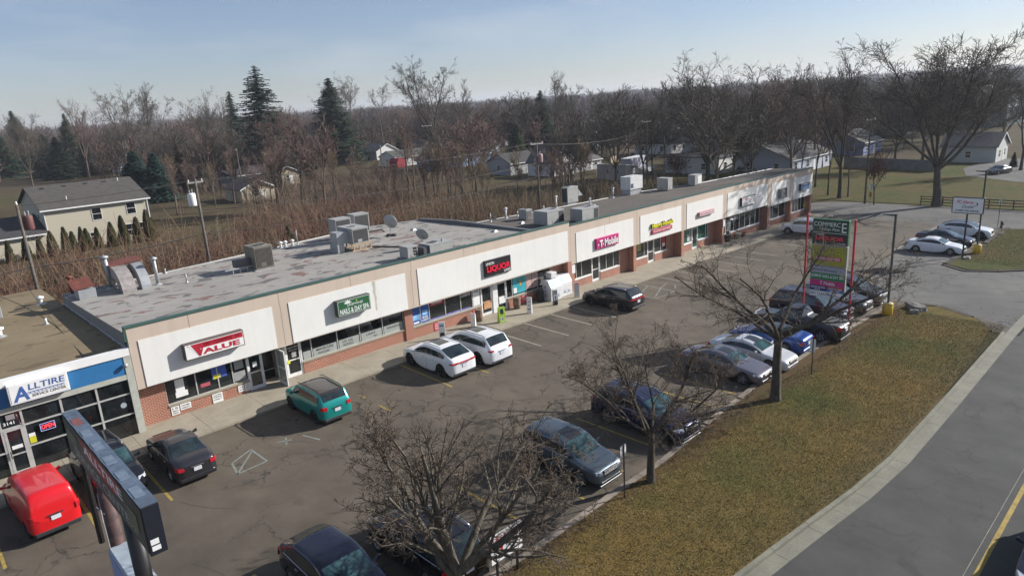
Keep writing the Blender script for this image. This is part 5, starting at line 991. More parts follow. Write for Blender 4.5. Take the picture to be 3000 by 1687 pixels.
band(zm1, zt-.04, M('pylon_shade_green', (.014, .06, .028), .45)); band(zg+.05, zm1-.02, M('pylon_black', (.012, .02, .016), .4)); MB().box(-.138, a0+.05, zm1-.02, -.125, a1-.05, zm1).build('artwork', MAT['swhite'], py)  # top green darkened to carry the shade on this face
T, A = face_letters(py, -.14, a0, a1, zm1, zt-.04)
T('COMMERC', MAT['swhite'], .04, .50, .74, .34, bold=.0); T('E', MAT['swhite'], .82, .10, .13, .74, bold=.0); T('Village Plaza', MAT['swhite'], .25, .14, .5, .26, bold=.0, shear=.2)
T, A = face_letters(py, -.14, a0, a1, zg+.05, zm1-.02); T('UNION', MAT['swhite'], .12, .78, .2, .14, bold=.01); T('LIQUOR', M('letter_red', (.75, .015, .05)), .1, .3, .8, .42, bold=.04); T('LAND', MAT['swhite'], .72, .08, .22, .14, bold=.01)
band(zy+.03, zg-.07, M('pylon_shade_yellow', (.34, .32, .03), .55), -.145); T, A = face_letters(py, -.15, a0, a1, zy+.03, zg-.07)  # own darker yellow, the shade of this face is in the colour
T("Hungry Howie's", MAT['sblack'], .09, .50, .82, .28, bold=.06); T("Hungry Howie's", MAT['syellow'], .095, .52, .81, .25, bold=.01, depth=.004); A(M('pizza_pink', (.5, .05, .08)), .12, .26, .74, .2, .003); T('FLAVORED CRUST PIZZA', MAT['swhite'], .15, .30, .68, .12, bold=.01, depth=.008)
band(zbk, zy-.09, M('pylon_grey', (.36, .37, .40), .5), -.112); T, A = face_letters(py, -.118, a0, a1, zbk, zy-.09); T('Bank of America', MAT['navy'], .05, .3, .7, .4, bold=.01)
band(zgr, zbk-.02, M('tenant_green', (.02, .20, .06), .5), -.112); T, A = face_letters(py, -.118, a0, a1, zgr, zbk-.02); T('JASMINE NAILS & DAY SPA', MAT['swhite'], .03, .2, .93, .6, bold=.01)
band(zmg, zgr-.02, MAT['magenta'], -.112); T, A = face_letters(py, -.118, a0, a1, zmg, zgr-.02); T('T Mobile', MAT['swhite'], .3, .2, .42, .6, bold=.01)
MB().box(-.112, (a0+a1)/2, zdt+.02, -.102, a1-.03, zmg-.02).build('tenant_panel', MAT['navy'], py); MB().box(-.112, a0+.03, zdt+.02, -.102, (a0+a1)/2, zmg-.02).build('tenant_panel', MAT['red'], py); MB().box(-.116, a0+.03, zdt+.02, -.106, (a0+a1)/2, zdt+.5*(zmg-zdt)).build('tenant_panel', MAT['sblue'], py)
T, A = face_letters(py, -.12, a0, a1, zdt+.02, zmg-.02); T('COMPUTER', MAT['swhite'], .54, .54, .4, .3, bold=.02); T('REPAIR', MAT['swhite'], .6, .1, .28, .3, bold=.02)
for k in range(7): A(M('bar_white', (.6, .6, .6)), .05+.06*k, .55, .045, .25)
for k in range(3): A(M('bar_white', (.6, .6, .6)), .15+.06*k, .15, .045, .2)
band(zd+.03, zdt, MAT['swhite'], -.112); T, A = face_letters(py, -.118, a0, a1, zd+.03, zdt); T('DRY CLEANING', MAT['navy'], .03, .25, .66, .5, bold=.01); T('VALUE', MAT['navy'], .74, .2, .2, .28, bold=.02)
# computer repair sign on one post
pc = thing('post_sign', 'white computer repair sign with a swirl on a black post in the far grass island', 'sign', (61.67, -20.6, gz(61.67)))
MB().tube([(0, 0, -.2), (0, 0, 4.1)], .075, 8).build('post', MAT['sblack'], pc); MB().box(-.14, -1.2, 4.15, .14, 1.2, 5.58).build('cabinet', MAT['sblack'], pc, bevel=.02)
MB().box(-.15, -1.13, 4.22, -.141, 1.13, 5.51).build('face', MAT['swhite'], pc); T, A = face_letters(pc, -.155, -1.13, 1.13, 4.22, 5.51)
T('PC-Heros', M('hero_red', (.55, .06, .12)), .12, .62, .55, .24, bold=.02, shear=.15); T('Onsite', MAT['navy'], .3, .33, .38, .22, shear=.2); T('COMPUTER REPAIR', MAT['navy'], .08, .08, .8, .13, bold=.025)
mb = MB()
for k in range(14):
    a, b = RAD(195+k*15), RAD(195+(k+1)*15); w_ = .01+.006*k
    P_ = lambda t, r: (-.158, -.05-(.62*r*math.cos(t)), 4.92+.20*r*math.sin(t)+.10*math.cos(t)); mb.quad(P_(a, 1), P_(b, 1), P_(b, 1+w_*2.2), P_(a, 1+w_*2.2))
mb.build('artwork', MAT['navy'], pc)
def lamp_post(label, x, y, hgt, arm, base=True):
    o = thing('street_lamp', label, 'street lamp', (x, y, gz(x)))
    if base: MB().lathe([(0, -.1), (.33, -.1), (.33, .88), (.29, .93), (0, .93)], (0, 0, 0), 24).build('concrete_base', MAT['byellow'], o, True); MB().box(-.17, -.17, .93, .17, .17, .96).build('base_plate', MAT['galv'], o)
    MB().box(-.065, -.065, .9 if base else 0, .065, .065, hgt).build('pole', M('bronze_paint', (.045, .045, .032), .5), o)
    MB().box(-.05, .06, hgt-.12, .05, arm-.3, hgt-.04).build('arm', M('bronze_paint', (.045, .045, .032)), o); MB().hexa([(-.17, arm-.6, hgt-.14), (.17, arm-.75, hgt-.14), (.17, arm, hgt-.1), (-.17, arm, hgt-.1), (-.17, arm-.75, hgt-.0), (.17, arm-.75, hgt-.0), (.17, arm, hgt-.03), (-.17, arm, hgt-.03)]).build('lamp_head', M('lamp_housing', (.11, .11, .10), .5), o, bevel=.01)
lamp_post('dark lamp post in a yellow concrete base at the tip of the near lawn', 40.7, -21.25, 7.0, .75)
hl = aty(2883, 502, -20.98)[2]; lamp_post('dark lamp post in a yellow base beside the computer repair sign', 64.75, -21.0, hl-gz(64), .8)
# plain dry cleaner board at the bottom edge
o = thing('yard_sign', 'white board with red heading and phone number on two black posts', 'sign', (4.6, -21.6, .1))
for x in (-.42, .47): MB().box(x-.035, .02, -.2, x+.035, .08, 1.1 if x > 0 else 1.0).build('post', MAT['sblack'], o)
MB().box(-.68, -.02, .80, .68, .02, 1.80).build('board', MAT['swhite'], o)
Lz = lambda t, m, x, z, w, h, **k: letter('lettering', t, m, o, (x, -.025, z), (1, 0, 0), (0, 0, 1), w, h, **k)
Lz('DELIVERY', MAT['red'], -.58, 1.56, 1.15, .14, bold=.02); MB().poly([(-.35, -.024, 1.38), (-.12, -.024, 1.38), (-.22, -.024, 1.08)]).build('artwork', MAT['red'], o)
Lz('VALUE', MAT['sblack'], -.08, 1.20, .55, .16, bold=.02); Lz('248-242-0766', MAT['sblack'], -.56, .92, 1.1, .12, bold=.005)
def small_sign(label, x, y, h, w, hh, rz, front=True, name='parking_sign'):
    s = thing(name, label, 'sign', (x, y, gz(x)+.1), rz); MB().box(-.02, -.045, -.1, .02, -.005, h).build('post', MAT['sblack'], s)
    MB().box(-w/2, 0, h-hh-.02, w/2, .012, h-.02).build('plate', MAT['swhite'], s); return s
small_sign('small white parking sign on a thin black post at the edge of the near lawn', 10.72, -21.65, 2.25, .34, .5, 0); s = small_sign('narrow white sign on a thin black post beside the far tree', 27.2, -21.83, 2.0, .3, .72, RAD(-45))
s = small_sign('white sign on a slim grey pole by the side street', 79.83, -19.5, 2.9, .3, .62, RAD(-30)); s = small_sign('pair of small white and orange signs beside the far utility pole', 89.4, -3.2, 2.6, .42, .62, RAD(-60)); MB().box(-.2, 0, .9, .2, .01, 1.55).build('plate', M('sign_orange', (.55, .28, .06), .6), s)
s = small_sign('pale marker post on the far lawn before the rear car park', 113, -5.0, 2.0, .15, .9, RAD(-45))
o = thing('fire_hydrant', 'dark weathered fire hydrant at the corner of the far island', 'fire hydrant', (79.4, -19.95, gz(79)))
MB().lathe([(.17, 0), (.17, .06), (.12, .08), (.12, .5), (.16, .52), (.16, .56), (.12, .62), (.05, .72), (0, .74)], (0, 0, .05), 14).build('barrel', M('hydrant_paint', (.07, .035, .03), .7), o, True); MB().tube([(-.22, 0, .45), (.22, 0, .45)], .06, 8).tube([(0, -.2, .4), (0, 0, .4)], .07, 8).build('outlet', M('hydrant_paint', (.07, .035, .03)), o)
# boulders
def rock(label, x, y, s, h, seed):
    rn = random.Random(seed); bm = bmesh.new(); bmesh.ops.create_icosphere(bm, subdivisions=3, radius=1)
    for v in bm.verts:
        n = 1+.18*math.sin(v.co.x*3.1+seed)*math.cos(v.co.y*2.7)+rn.uniform(-.05, .05); v.co = Vector((v.co.x*s*n, v.co.y*s*.62*n, max(-.1, min(v.co.z, .55))*h*n*1.5))
    me = bpy.data.meshes.new('boulder'); bm.to_mesh(me); bm.free(); r_ = link('boulder', me, None, MAT['stone']); r_.location = (x, y, gz(x)+.1); r_.rotation_euler = (0, 0, seed); tag(r_, label, 'rock')
rock('broad flat grey boulder near the tip of the lawn', 43.1, -22.3, .85, .42, 1); rock('small grey rock just left of the broad boulder', 42.0, -22.5, .38, .3, 2); rock('low dark stones at the base of the computer repair sign', 61.9, -20.9, .5, .22, 3)
# ================================================================== BILLBOARD OVER THE LOT (TYRE SHOP POLE SIGN)
TB = 6.5
A1, A2 = atz(392.8, 1498.4, TB), atz(195, 1205.6, TB); bx = (A1[0]+A2[0])/2; th = atz(441, 1472.5, TB)[0]-A1[0]; yn, yf = A1[1], A2[1]; hb = 1.28
bb = thing('pole_sign', 'long dark sign cabinet with a weathered blue-grey top seen from above at lower left', 'sign', (bx, (yn+yf)/2, 0)); hy = (yf-yn)/2
MB().box(0, -hy, TB-hb, th, hy, TB).build('cabinet', M('cabinet_black', (.012, .014, .022), .45), bb, bevel=.01)
MB().box(-.006, -hy+.03, TB-.002, th+.006, hy-.03, TB+.02).build('top_sheet', M('top_blue_grey', (.10, .135, .185), .75, var=.35, vs=3, fine=.35), bb)
pmx = M('patch_blue', (.135, .175, .225), .8, var=.2, vs=4)
for k in range(6):
    y = -hy+.55+k*(2*hy-.9)/6; MB().box(th*.12, y, TB+.021, th*.74, y+.62, TB+.03).build('patch', M('patch_red', (.20, .07, .06), .8) if k == 5 else pmx, bb); MB().box(th*.0, y+.9, TB-.05, th*.2, y+1.35, TB+.028).build('seam_flap', M('top_blue_grey', (.10, .135, .185)), bb)
lm = M('face_dark_blue', (.05, .06, .085), .5)  # plain dark blue for a sign face
MB().box(-.012, -hy+.08, TB-hb+.08, -.001, hy-.08, TB-.06).build('face', M('face_slate', (.045, .055, .055), .45, var=.5, vs=1.2), bb)
MB().poly([(-.016, hy-2.0, TB-.12), (-.016, -hy+1.6, TB-.12), (-.016, -hy+2.4, TB-.62), (-.016, hy-2.6, TB-.55)]).build('artwork', MAT['red'], bb)
T, A = face_letters(bb, -.02, -hy+.1, hy-.1, TB-hb+.08, TB-.06); T('ALLTIRE', MAT['swhite'], .30, .62, .5, .26, bold=.03); T('SERVICE CENTER', M('letter_pale', (.40, .42, .40), .5), .12, .14, .78, .26, bold=.02)
A(M('print_olive', (.16, .17, .09), .6), .04, .45, .16, .35); A(M('print_olive', (.16, .17, .09)), .84, .2, .1, .5)
MB().box(.12*th, -hy-.008, TB-hb+.28, th*.6, -hy-.001, TB-hb+.42).build('maker_label', MAT['swhite'], bb); MB().box(.14*th, -hy-.008, TB-hb+.12, th*.64, -hy-.001, TB-hb+.24).build('maker_label', MAT['swhite'], bb)
pr_ = M('pole_rust', (.10, .055, .05), .7, var=.6, vs=3, fine=.4)
MB().tube([(th*.45, .95, 0), (th*.45, .95, TB-hb-.1)], .19, 16).build('pole', pr_, bb, True); MB().tube([(th*.5, -1.6, 0), (th*.5, -1.6, TB-hb+.3)], .21, 16).build('pole', MAT['sblack'], bb, True); MB().tube([(th*.1, 2.6, 2.5), (th*.1, 2.6, TB-hb)], .09, 8).build('pole', MAT['sblack'], bb)
MB().tube([(-.06, .7, 2.6), (-.08, .75, 4.1), (-.02, 1.0, 4.9)], .014, 6).tube([(-.06, 1.4, 4.3), (.0, .8, 4.3)], .012, 5).build('conduit', MAT['galv'], bb)
lo = thing('pole_sign', 'lower pale sign cabinet on the same poles with rounded shoulder at the bottom edge', 'sign', (bx-.02, (yn+yf)/2, 0))
MB().hexa([(-.10, -3.6, 2.1), (.50, -3.6, 2.1), (.50, .85, 2.1), (-.10, .85, 2.1), (-.10, -3.6, 3.2), (.5, -3.6, 3.2), (.5, .85, 3.2), (-.1, .85, 3.2)]).build('cabinet', M('cabinet_pale', (.33, .38, .42), .6, var=.2, vs=2), lo, bevel=.05)
MB().box(-.115, -3.5, 2.2, -.102, .7, 3.1).build('face', M('face_lavender', (.25, .32, .55), .5), lo); MB().box(.52, -3.5, 2.2, .53, .7, 3.12).build('face', MAT['swhite'], lo)
# ================================================================== SIDEWALK THINGS
def barrel(label, x, y):
    o = thing('whiskey_barrel', label, 'barrel', (x, y, gz(x)+.12)); P = [(0, 0), (.23, 0), (.27, .2), (.29, .42), (.27, .66), (.235, .86), (.235, .88), (.2, .87), (0, .85)]
    MB().lathe(P, (0, 0, 0), 20).build('staves', M('barrel_oak', (.22, .14, .09), .8, var=.35, vs=6), o, True)
    for z, r_ in ((.05, .245), (.22, .278), (.64, .275), (.80, .25)): MB().lathe([(r_+.004, z), (r_+.006, z+.05), (r_, z+.055)], (0, 0, 0), 20).build('hoop', M('hoop_iron', (.04, .035, .03), .6), o)
barrel('wooden barrel standing left of the liquor store doors', 22.35, -.02); barrel('wooden barrel standing right of the liquor store doors', 26.3, .1)
def aboard(name, label, x, y, rz, w, h, mat, t=.16, art=None):
    o = thing(name, label, 'sign', (x, y, gz(x)+.12), rz); MB().hexa([(-w/2, -t, 0), (w/2, -t, 0), (w/2, t, 0), (-w/2, t, 0), (-w/2, -.04, h), (w/2, -.04, h), (w/2, .04, h), (-w/2, .04, h)]).build('board', mat, o, bevel=.01)
    for m_, x0, z0, x1, z1 in (art or []):
        f = lambda z: -t+(t-.04)*z/h-.006
        MB().quad((x0, f(z0), z0), (x1, f(z0), z0), (x1, f(z1), z1), (x0, f(z1), z1)).build('artwork', m_, o)
    return o
aboard('sidewalk_sign', 'lime green sandwich board outside the liquor store', 23.2, -1.5, RAD(-15), .52, 1.12, M('lime', (.30, .50, .03), .6), .18, [(MAT['black'], -.12, .62, .12, .98), (MAT['swhite'], -.14, .12, .12, .42), (MAT['sblack'], -.1, .15, .08, .4)])
aboard('sidewalk_sign', 'white standing sign between the green board and the second barrel', 26.0, -1.55, RAD(-60), .36, 1.22, MAT['swhite'], .10, [(MAT['sblack'], -.1, .3, .1, .36), (MAT['sblack'], -.1, .6, .06, .64), (MAT['sblack'], -.06, .85, .1, .9)])
aboard('sidewalk_sign', 'grey-white standing sign nearest the two white SUVs', 18.25, -.95, RAD(-35), .42, 1.15, MAT['swhite'], .13, [(MAT['sblack'], -.15, .15, .14, .42), (M('print_blue', (.1, .15, .3), .5), -.15, .85, .12, .95)])
aboard('sidewalk_sign', 'slim white standing sign in front of the first barrel', 21.2, -.75, RAD(-70), .36, 1.0, MAT['swhite'], .10)
aboard('sidewalk_sign', 'grey-topped standing sign with a black foot before the ice boxes', 28.75, -1.6, RAD(-25), .38, 1.2, M('sign_grey', (.33, .33, .33), .6), .12, [(MAT['sblack'], -.17, .02, .17, .34), (MAT['swhite'], -.14, .45, .14, .85), (MAT['sblack'], -.05, .5, .05, .75)])
aboard('sidewalk_sign', 'grey standing sign with a pink topper right of the ice boxes', 31.4, -1.5, RAD(-20), .42, 1.2, M('sign_clear', (.38, .37, .35), .5), .08, [(M('pink_top', (.5, .12, .16), .5), -.12, 1.08, .12, 1.2), (M('sign_grey', (.33, .33, .33)), -.18, .6, .18, 1.0)])
def icebox(label, x, y, w, d, rz=0, txt=True):
    o = thing('ice_freezer', label, 'ice freezer', (x, y, gz(x)+.12), rz)
    sh = [(0, 0), (0, 1.05), (.35*d, 1.62), (d, 1.62), (d, 0)]
    mb = MB(); mb.poly([(0, p[0], p[1]) for p in sh]); mb.poly([(w, p[0], p[1]) for p in sh[::-1]])
    for a, b in zip(sh, sh[1:]+sh[:1]): mb.quad((0, a[0], a[1]), (w, a[0], a[1]), (w, b[0], b[1]), (0, b[0], b[1]))
    mb.build('cabinet', M('freezer_white', (.68, .68, .67), .4), o)
    for t, z in (('I', .95), ('C', .62), ('E', .28)): letter('lettering', t, M('ice_letter', (.16, .22, .32), .5), o, (-.006, d*.72, z), (0, -1, 0), (0, 0, 1), .14 if t == 'I' else .3, .24, .02)
    letter('lettering', 'ICE', M('ice_letter', (.16, .22, .32)), o, (w*.3, -.006, .2), (1, 0, 0), (0, 0, 1), w*.55, .3, .02)
    MB().quad((w*.12, .012, 1.08), (w*.5, .012, 1.08), (w*.5, .30*d, 1.56), (w*.12, .30*d, 1.56)).build('artwork', M('aqua_print', (.25, .55, .58), .5), o); MB().box(w*.08, -.012, .45, w*.92, -.002, 1.0).build('door', M('freezer_white', (.68, .68, .67)), o)
    return o
icebox('white slant-front ice freezer with vertical lettering, left of the pair', 29.25, -.75, 1.15, .95); icebox('white slant-front ice freezer against the brick pier, right of the pair', 30.6, -.45, 1.45, .95)
tag(MB().box(29.75, -.35, 1.5, 30.4, .25, 1.95).build('cooler_box', M('freezer_white', (.68, .68, .67)), bevel=.02), 'plain white box resting on top of the left ice freezer', 'box')
o = thing('litter_bin', 'black domed litter bin left of the ice freezers', 'litter bin', (28.75, .0, gz(28.8)+.12)); MB().lathe([(.2, 0), (.27, .02), (.29, .75), (.27, .8)], (0, 0, 0), 18).build('bin', MAT['rubber'], o, True); MB().lathe([(.29, .8), (.27, .9), (.15, .97), (0, .98)], (0, 0, 0), 18).build('lid', MAT['black'], o, True)
def pot(label, x, y, s, m_):
    o = thing('planter', label, 'planter', (x, y, gz(x)+.12)); MB().lathe([(.2*s, 0), (.3*s, .5*s), (.33*s, .5*s), (.33*s, .56*s), (.27*s, .55*s), (0, .5*s)], (0, 0, 0), 14).build('pot', m_, o, True)
pot('dark tall planter left of the computer shop door', 57.8, .1, 1.3, M('pot_dark', (.05, .045, .04), .7)); pot('pale urn planter at the computer shop door', 59.9, .0, 1.1, M('pot_pale', (.35, .33, .28), .8)); pot('terracotta planter right of the computer shop door', 60.9, .05, 1.2, M('pot_terra', (.28, .12, .07), .8))
o = thing('door', 'open white-framed glass door swung out over the pavement beside the nail salon', 'door', (7.42, -.5, .12)); MB().box(-.03, 0, 0, .03, .08, 2.1).box(-.03, .98, 0, .03, 1.06, 2.1).box(-.03, .08, 2.02, .03, .98, 2.1).box(-.03, .08, 0, .03, .98, .2).box(-.03, .08, .98, .03, .98, 1.05).build('frame', MAT['whiteframe'], o); MB().box(-.008, .08, .2, .008, .98, 2.02).build('glass_pane', MAT['gglass'] if False else M('door_glazing', (.30, .33, .30), .12), o)
q_ = aty(2359, 599, .55); MB().poly([(q_[0]-.5, .55, q_[2]-.35), (q_[0]+.5, .55, q_[2]-.35), (q_[0]+.6, .55, q_[2]), (q_[0], .55, q_[2]+.5), (q_[0]-.6, .55, q_[2])]).build('window_poster', M('lozenge_yellow', (.45, .45, .03), .5), plaza)
# ================================================================== TREES
def seg_mesh(name, P, Q, r1, r2, n):
    P, Q = np.asarray(P, float), np.asarray(Q, float); r1, r2 = np.asarray(r1), np.asarray(r2)
    d = Q-P; d /= (np.linalg.norm(d, axis=1, keepdims=True)+1e-9)
    ref = np.where(np.abs(d[:, 2:3]) < .9, np.array([[0, 0, 1.]]), np.array([[1., 0, 0]]))
    a = np.cross(d, ref); a /= np.linalg.norm(a, axis=1, keepdims=True)+1e-9; b = np.cross(d, a)
    V = np.empty((len(P), 2*n, 3))
    for k in range(n):
        t = 2*math.pi*k/n; o = a*math.cos(t)+b*math.sin(t); V[:, k] = P+o*r1[:, None]; V[:, n+k] = Q+o*r2[:, None]
    base = np.arange(len(P))[:, None]*2*n
    F = np.stack([np.concatenate([base+k, base+(k+1) % n, base+n+(k+1) % n, base+n+k], 1) for k in range(n)], 1).reshape(-1, 4)
    return np_mesh(name, V.reshape(-1, 3), F, n > 4)
STY = {
 'vase':   dict(trunk=.28, lead=(5, 7), la=(.22, .62), up=(.0, .05, .05, .03, .0), wig=(.05, .12, .16, .22, .3), ang=(.5, .65, .75, .85, .9), nch=(0, 11, 7, 6, 4), rat=(0, .44, .46, .46, .5), ll=.70),
 'broad':  dict(trunk=.20, lead=(7, 9), la=(.25, 1.05), up=(.0, .06, .05, .03, .0), wig=(.05, .14, .18, .24, .3), ang=(.5, .7, .8, .85, .9), nch=(0, 12, 8, 6, 4), rat=(0, .50, .46, .45, .5), ll=.72),
 'narrow': dict(trunk=.45, lead=(3, 4), la=(.15, .40), up=(.0, .08, .06, .04, .0), wig=(.04, .10, .16, .22, .3), ang=(.5, .7, .8, .9, .9), nch=(0, 7, 6, 5, 4), rat=(0, .40, .5, .5, .5), ll=.55),
 'locust': dict(trunk=.27, lead=(5, 6), la=(.55, 1.1), up=(.0, .05, .03, .0, .0), wig=(.06, .20, .30, .42, .5), ang=(.5, .8, .9, 1.0, 1.0), nch=(0, 11, 8, 7, 3), rat=(0, .50, .45, .42, .5), ll=.80),
}
def grow(seed, H, style, r0, depth, rmin, dens=1.0, trunk=None, leads=None, lean=(0, 0), **over):
    rn = random.Random(seed); S = dict(STY[style], **over); thick = []; thin = []
    def rot(d, ang):
        ax = Vector((rn.uniform(-1, 1), rn.uniform(-1, 1), rn.uniform(-1, 1))); ax = (ax-d*ax.dot(d)).normalized()
        return (d*math.cos(ang)+ax*math.sin(ang)).normalized()
    def br(p, d, L, r, lvl):
        n = (4, 7, 5, 4, 3)[min(lvl, 4)]; out = thick if (lvl <= 1 or (lvl == 2 and r > .03)) else thin
        wg, up = S['wig'][min(lvl, 4)], S['up'][min(lvl, 4)]; nch = S['nch'][min(lvl, 4)]*dens if lvl < depth else 0
        spots = sorted(rn.uniform(.18 if lvl > 1 else .28, 1.0) for _ in range(int(nch+rn.random()))); si = 0
        zz = 1
        for i in range(n):
            d = Vector((d.x+rn.uniform(-wg, wg), d.y+rn.uniform(-wg, wg), d.z+rn.uniform(-wg, wg)*.7+up)).normalized()
            q = p+d*(L/n); t0, t1 = i/n, (i+1)/n
            ra, rb = max(rmin, r*(1-.72*t0)), max(rmin*.8, r*(1-.72*t1)); out.append((p, q, ra, rb))
            while si < len(spots) and spots[si] <= t1:
                f = (spots[si]-t0)*n; pp = p.lerp(q, f); cl = L*S['rat'][min(lvl, 4)]*(1.15-.55*spots[si])*rn.uniform(.65, 1.25)
                if lvl+1 <= depth: br(pp, rot(d, S['ang'][min(lvl, 4)]*rn.uniform(.6, 1.2)), cl, max(rmin, ra*.5), lvl+1)
                si += 1
            p = q
    th = (trunk or S['trunk'])*H; p = Vector((0, 0, -.3)); d = Vector((lean[0], lean[1], 1)).normalized(); segs = 5
    for i in range(segs):
        q = p+d*((th+.3)/segs); f0 = 1.45 if i == 0 else 1.12-.09*i; f1 = 1.12-.09*(i+1); thick.append((p, q, r0*f0, r0*f1)); p = q
        d = Vector((d.x+rn.uniform(-.05, .05), d.y+rn.uniform(-.05, .05), 1)).normalized()
    nl = leads or rn.randint(*S['lead']); a0 = rn.uniform(0, 6.28)
    for k in range(nl):
        az = a0+k*6.283/nl+rn.uniform(-.4, .4); an = rn.uniform(*S['la'])*(.35 if k == 0 and style != 'locust' else 1)
        dd = Vector((math.sin(an)*math.cos(az), math.sin(an)*math.sin(az), math.cos(an)))
        pp = p-Vector((0, 0, rn.uniform(0, th*.25) if k else 0)); br(pp, dd, H*S['ll']*rn.uniform(.8, 1.08)*(1 if style != 'locust' else .8), r0*rn.uniform(.34, .56), 1)
    return thick, thin
def tree_meshes(key, *a, **k):
    th, tn = grow(*a, **k); f = lambda L, n, nm: seg_mesh(nm, [tuple(s[0]) for s in L], [tuple(s[1]) for s in L], [s[2] for s in L], [s[3] for s in L], n)
    z = max(s[1].z for s in th+tn); return f(th, 6, 'trunk'), f(tn, 3, 'crown'), z
def plant(name, label, meshes, x, y, H, rz, mats, group=None, z=None, wide=1.0):
    tm, cm, mz = meshes; s = H/mz; o = thing(name, label, 'tree', (x, y, gz(x) if z is None else z), rz, group); o.scale = (s*wide, s*wide, s)
    for nm, me, mt_ in (('trunk', tm, mats[0]), ('crown', cm, mats[1])):
        c = link(nm, me, o)
        if not me.materials: me.materials.append(mt_)
        if me.materials[0] != mt_: c.material_slots[0].link = 'OBJECT'; c.material_slots[0].material = mt_
    return o
def height_at(bx, by, tx, ty, x, y):
    """height of a vertical thing standing at x, y whose top shows at picture row ty"""
    lo, hi = 0.0, 60.0
    for _ in range(40):
        m_ = (lo+hi)/2; v = np.array([x, y, m_])-CAM; py_ = 843.5-FOC*(v@_U)/(v@_F)
        if py_ > ty: lo = m_
        else: hi = m_
    return lo-gz(x)
BK, BKD, BKR = (MAT['bark'], MAT['twig']), (MAT['barkdark'], MAT['twigdark']), (MAT['barkred'], MAT['twigred']); BKN = (MAT['barkdark'], MAT['twignear'])
# three honey locusts along the near lawn
tA = aty(1338, 1687, -21.9); 
mA = tree_meshes('a', 41, 6.6, 'locust', .23, 4, .0068, 1.1, trunk=.22, leads=7, la=(.3, .95), up=(.0, .07, .05, .02, .0)); mB = tree_meshes('b', 57, 7.2, 'locust', .20, 4, .007, 1.2, trunk=.36, leads=7, la=(.35, 1.05), up=(.0, .06, .04, .01, .0)); mC = tree_meshes('c', 66, 8.0, 'locust', .20, 4, .0075, .90, trunk=.38, leads=6)
plant('bare_tree', 'nearest bare tree with twin mossy stems rising from the bottom edge', mA, tA[0], -21.9, 7.0, 3.3, (MAT['bark'], MAT['twignear']), z=gz(tA[0]))
plant('bare_tree', 'middle bare tree with a single dark trunk on the near lawn', mB, 12.34, -21.75, 7.6, 1.0, BKN)
plant('bare_tree', 'farthest of the lawn trees, bare, in front of the pylon sign', mC, 22.84, -21.9, 9.6, 3.6, BKN)
# tall individual trees behind the plaza
mv = [tree_meshes('v%d' % i, 100+i, 22, 'vase', .38, 4, .026, 1.0) for i in range(3)]
mbr = [tree_meshes('b%d' % i, 200+i, 22, 'broad', .46, 4, .026, 1.0, **({} if i == 0 else dict(trunk=.27, la=(.2, .85), up=(0, .08, .06, .03, 0)))) for i in range(2)]
mnr = [tree_meshes('n%d' % i, 300+i, 20, 'narrow', .28, 4, .026, 1.15) for i in range(2)]
def tree_px(label, bx, by, ty, meshes, mats, rz=0, wide=1.0, group=None, name='bare_tree'):
    p = at(bx, by); return plant(name, label, meshes, p[0], p[1], height_at(bx, by, bx, ty, p[0], p[1]), rz, mats, group, wide=wide)
tree_px('tallest slender bare tree above the horizon in the middle, behind the blue house', 1282, 493, 154, mv[0], BKD, 1, 1.05)
tree_px('thin bare tree just right of the tallest middle tree', 1375, 500, 228, mnr[0], BKD, 2, .8)
tree_px('bare tree rising behind the dark green pine', 1640, 470, 203, mv[1], BK, .5, .8)
tree_px('spreading bare tree behind the lower roof with a wide fan of limbs', 2072, 539, 138, mbr[0], BKD, 2.2, 1.15)
tree_px('bare tree with a fork high up beyond the right end of the plaza', 2459, 581, 108, mv[2], BKD, .3, .9)
tree_px('biggest spreading bare oak at the far right beyond the side street', 2743, 604, 76, mbr[1], BKD, 4.0, 1.35)
tree_px('dark bare tree close behind the last shop', 2388, 548, 300, mnr[1], BKD, 3, .9)
tree_px('bare tree between the wide fan tree and the forked tree', 2300, 470, 162, mv[0], BK, 4, .8)
tree_px('leaning bare tree behind the grey rooftop units', 2150, 532, 330, mv[1], BKD, 4.4, .8)
tree_px('dark bare tree left of the wide fan tree', 1912, 545, 325, mnr[0], BKD, 5, 1.0)
tree_px('grey bare tree showing behind the second tall spruce', 1020, 440, 206, mv[2], BK, 2, 1.0)
tree_px('tall pair of pale bare tops left of the first spruce group', 378, 520, 240, mv[0], BK, 5.2, .95)
tree_px('bare tree with spreading top right of the pale pair', 460, 500, 238, mv[1], BK, 1.4, .8)
tree_px('broad bare tree left of the thin spruce', 648, 505, 250, mbr[0], BK, .9, .75)
tree_px('reddish bare tree in front of the two spruces', 838, 540, 290, mv[2], BKR, 2.7, 1.0)
tree_px('pale bare tree over the cream house ridge at far left', 100, 560, 325, mbr[1], BK, 1.9, .6)
tree_px('bare tree left of the pale pair', 262, 520, 285, mv[1], BKR, .2, .8)
tree_px('thin bare tree against the sky left of the tallest middle tree', 1125, 440, 243, mnr[1], BK, .2, .9)
tree_px('bent bare tree in the open yard left of the blue house', 1215, 560, 400, mnr[0], BKR, 2.2, 1.2)
tree_px('knotty bare tree standing before the white metal-roofed shed', 1650, 560, 380, mnr[1], BK, .7, 1.0)
tree_px('grey bare tree in the brush right of the pole with transformer', 780, 640, 470, mv[1], BKR, 3.3, .8)
tree_px('bare sapling in the brush behind the roof divider', 1345, 625, 480, mnr[0], BKR, 1.2, 1.0)
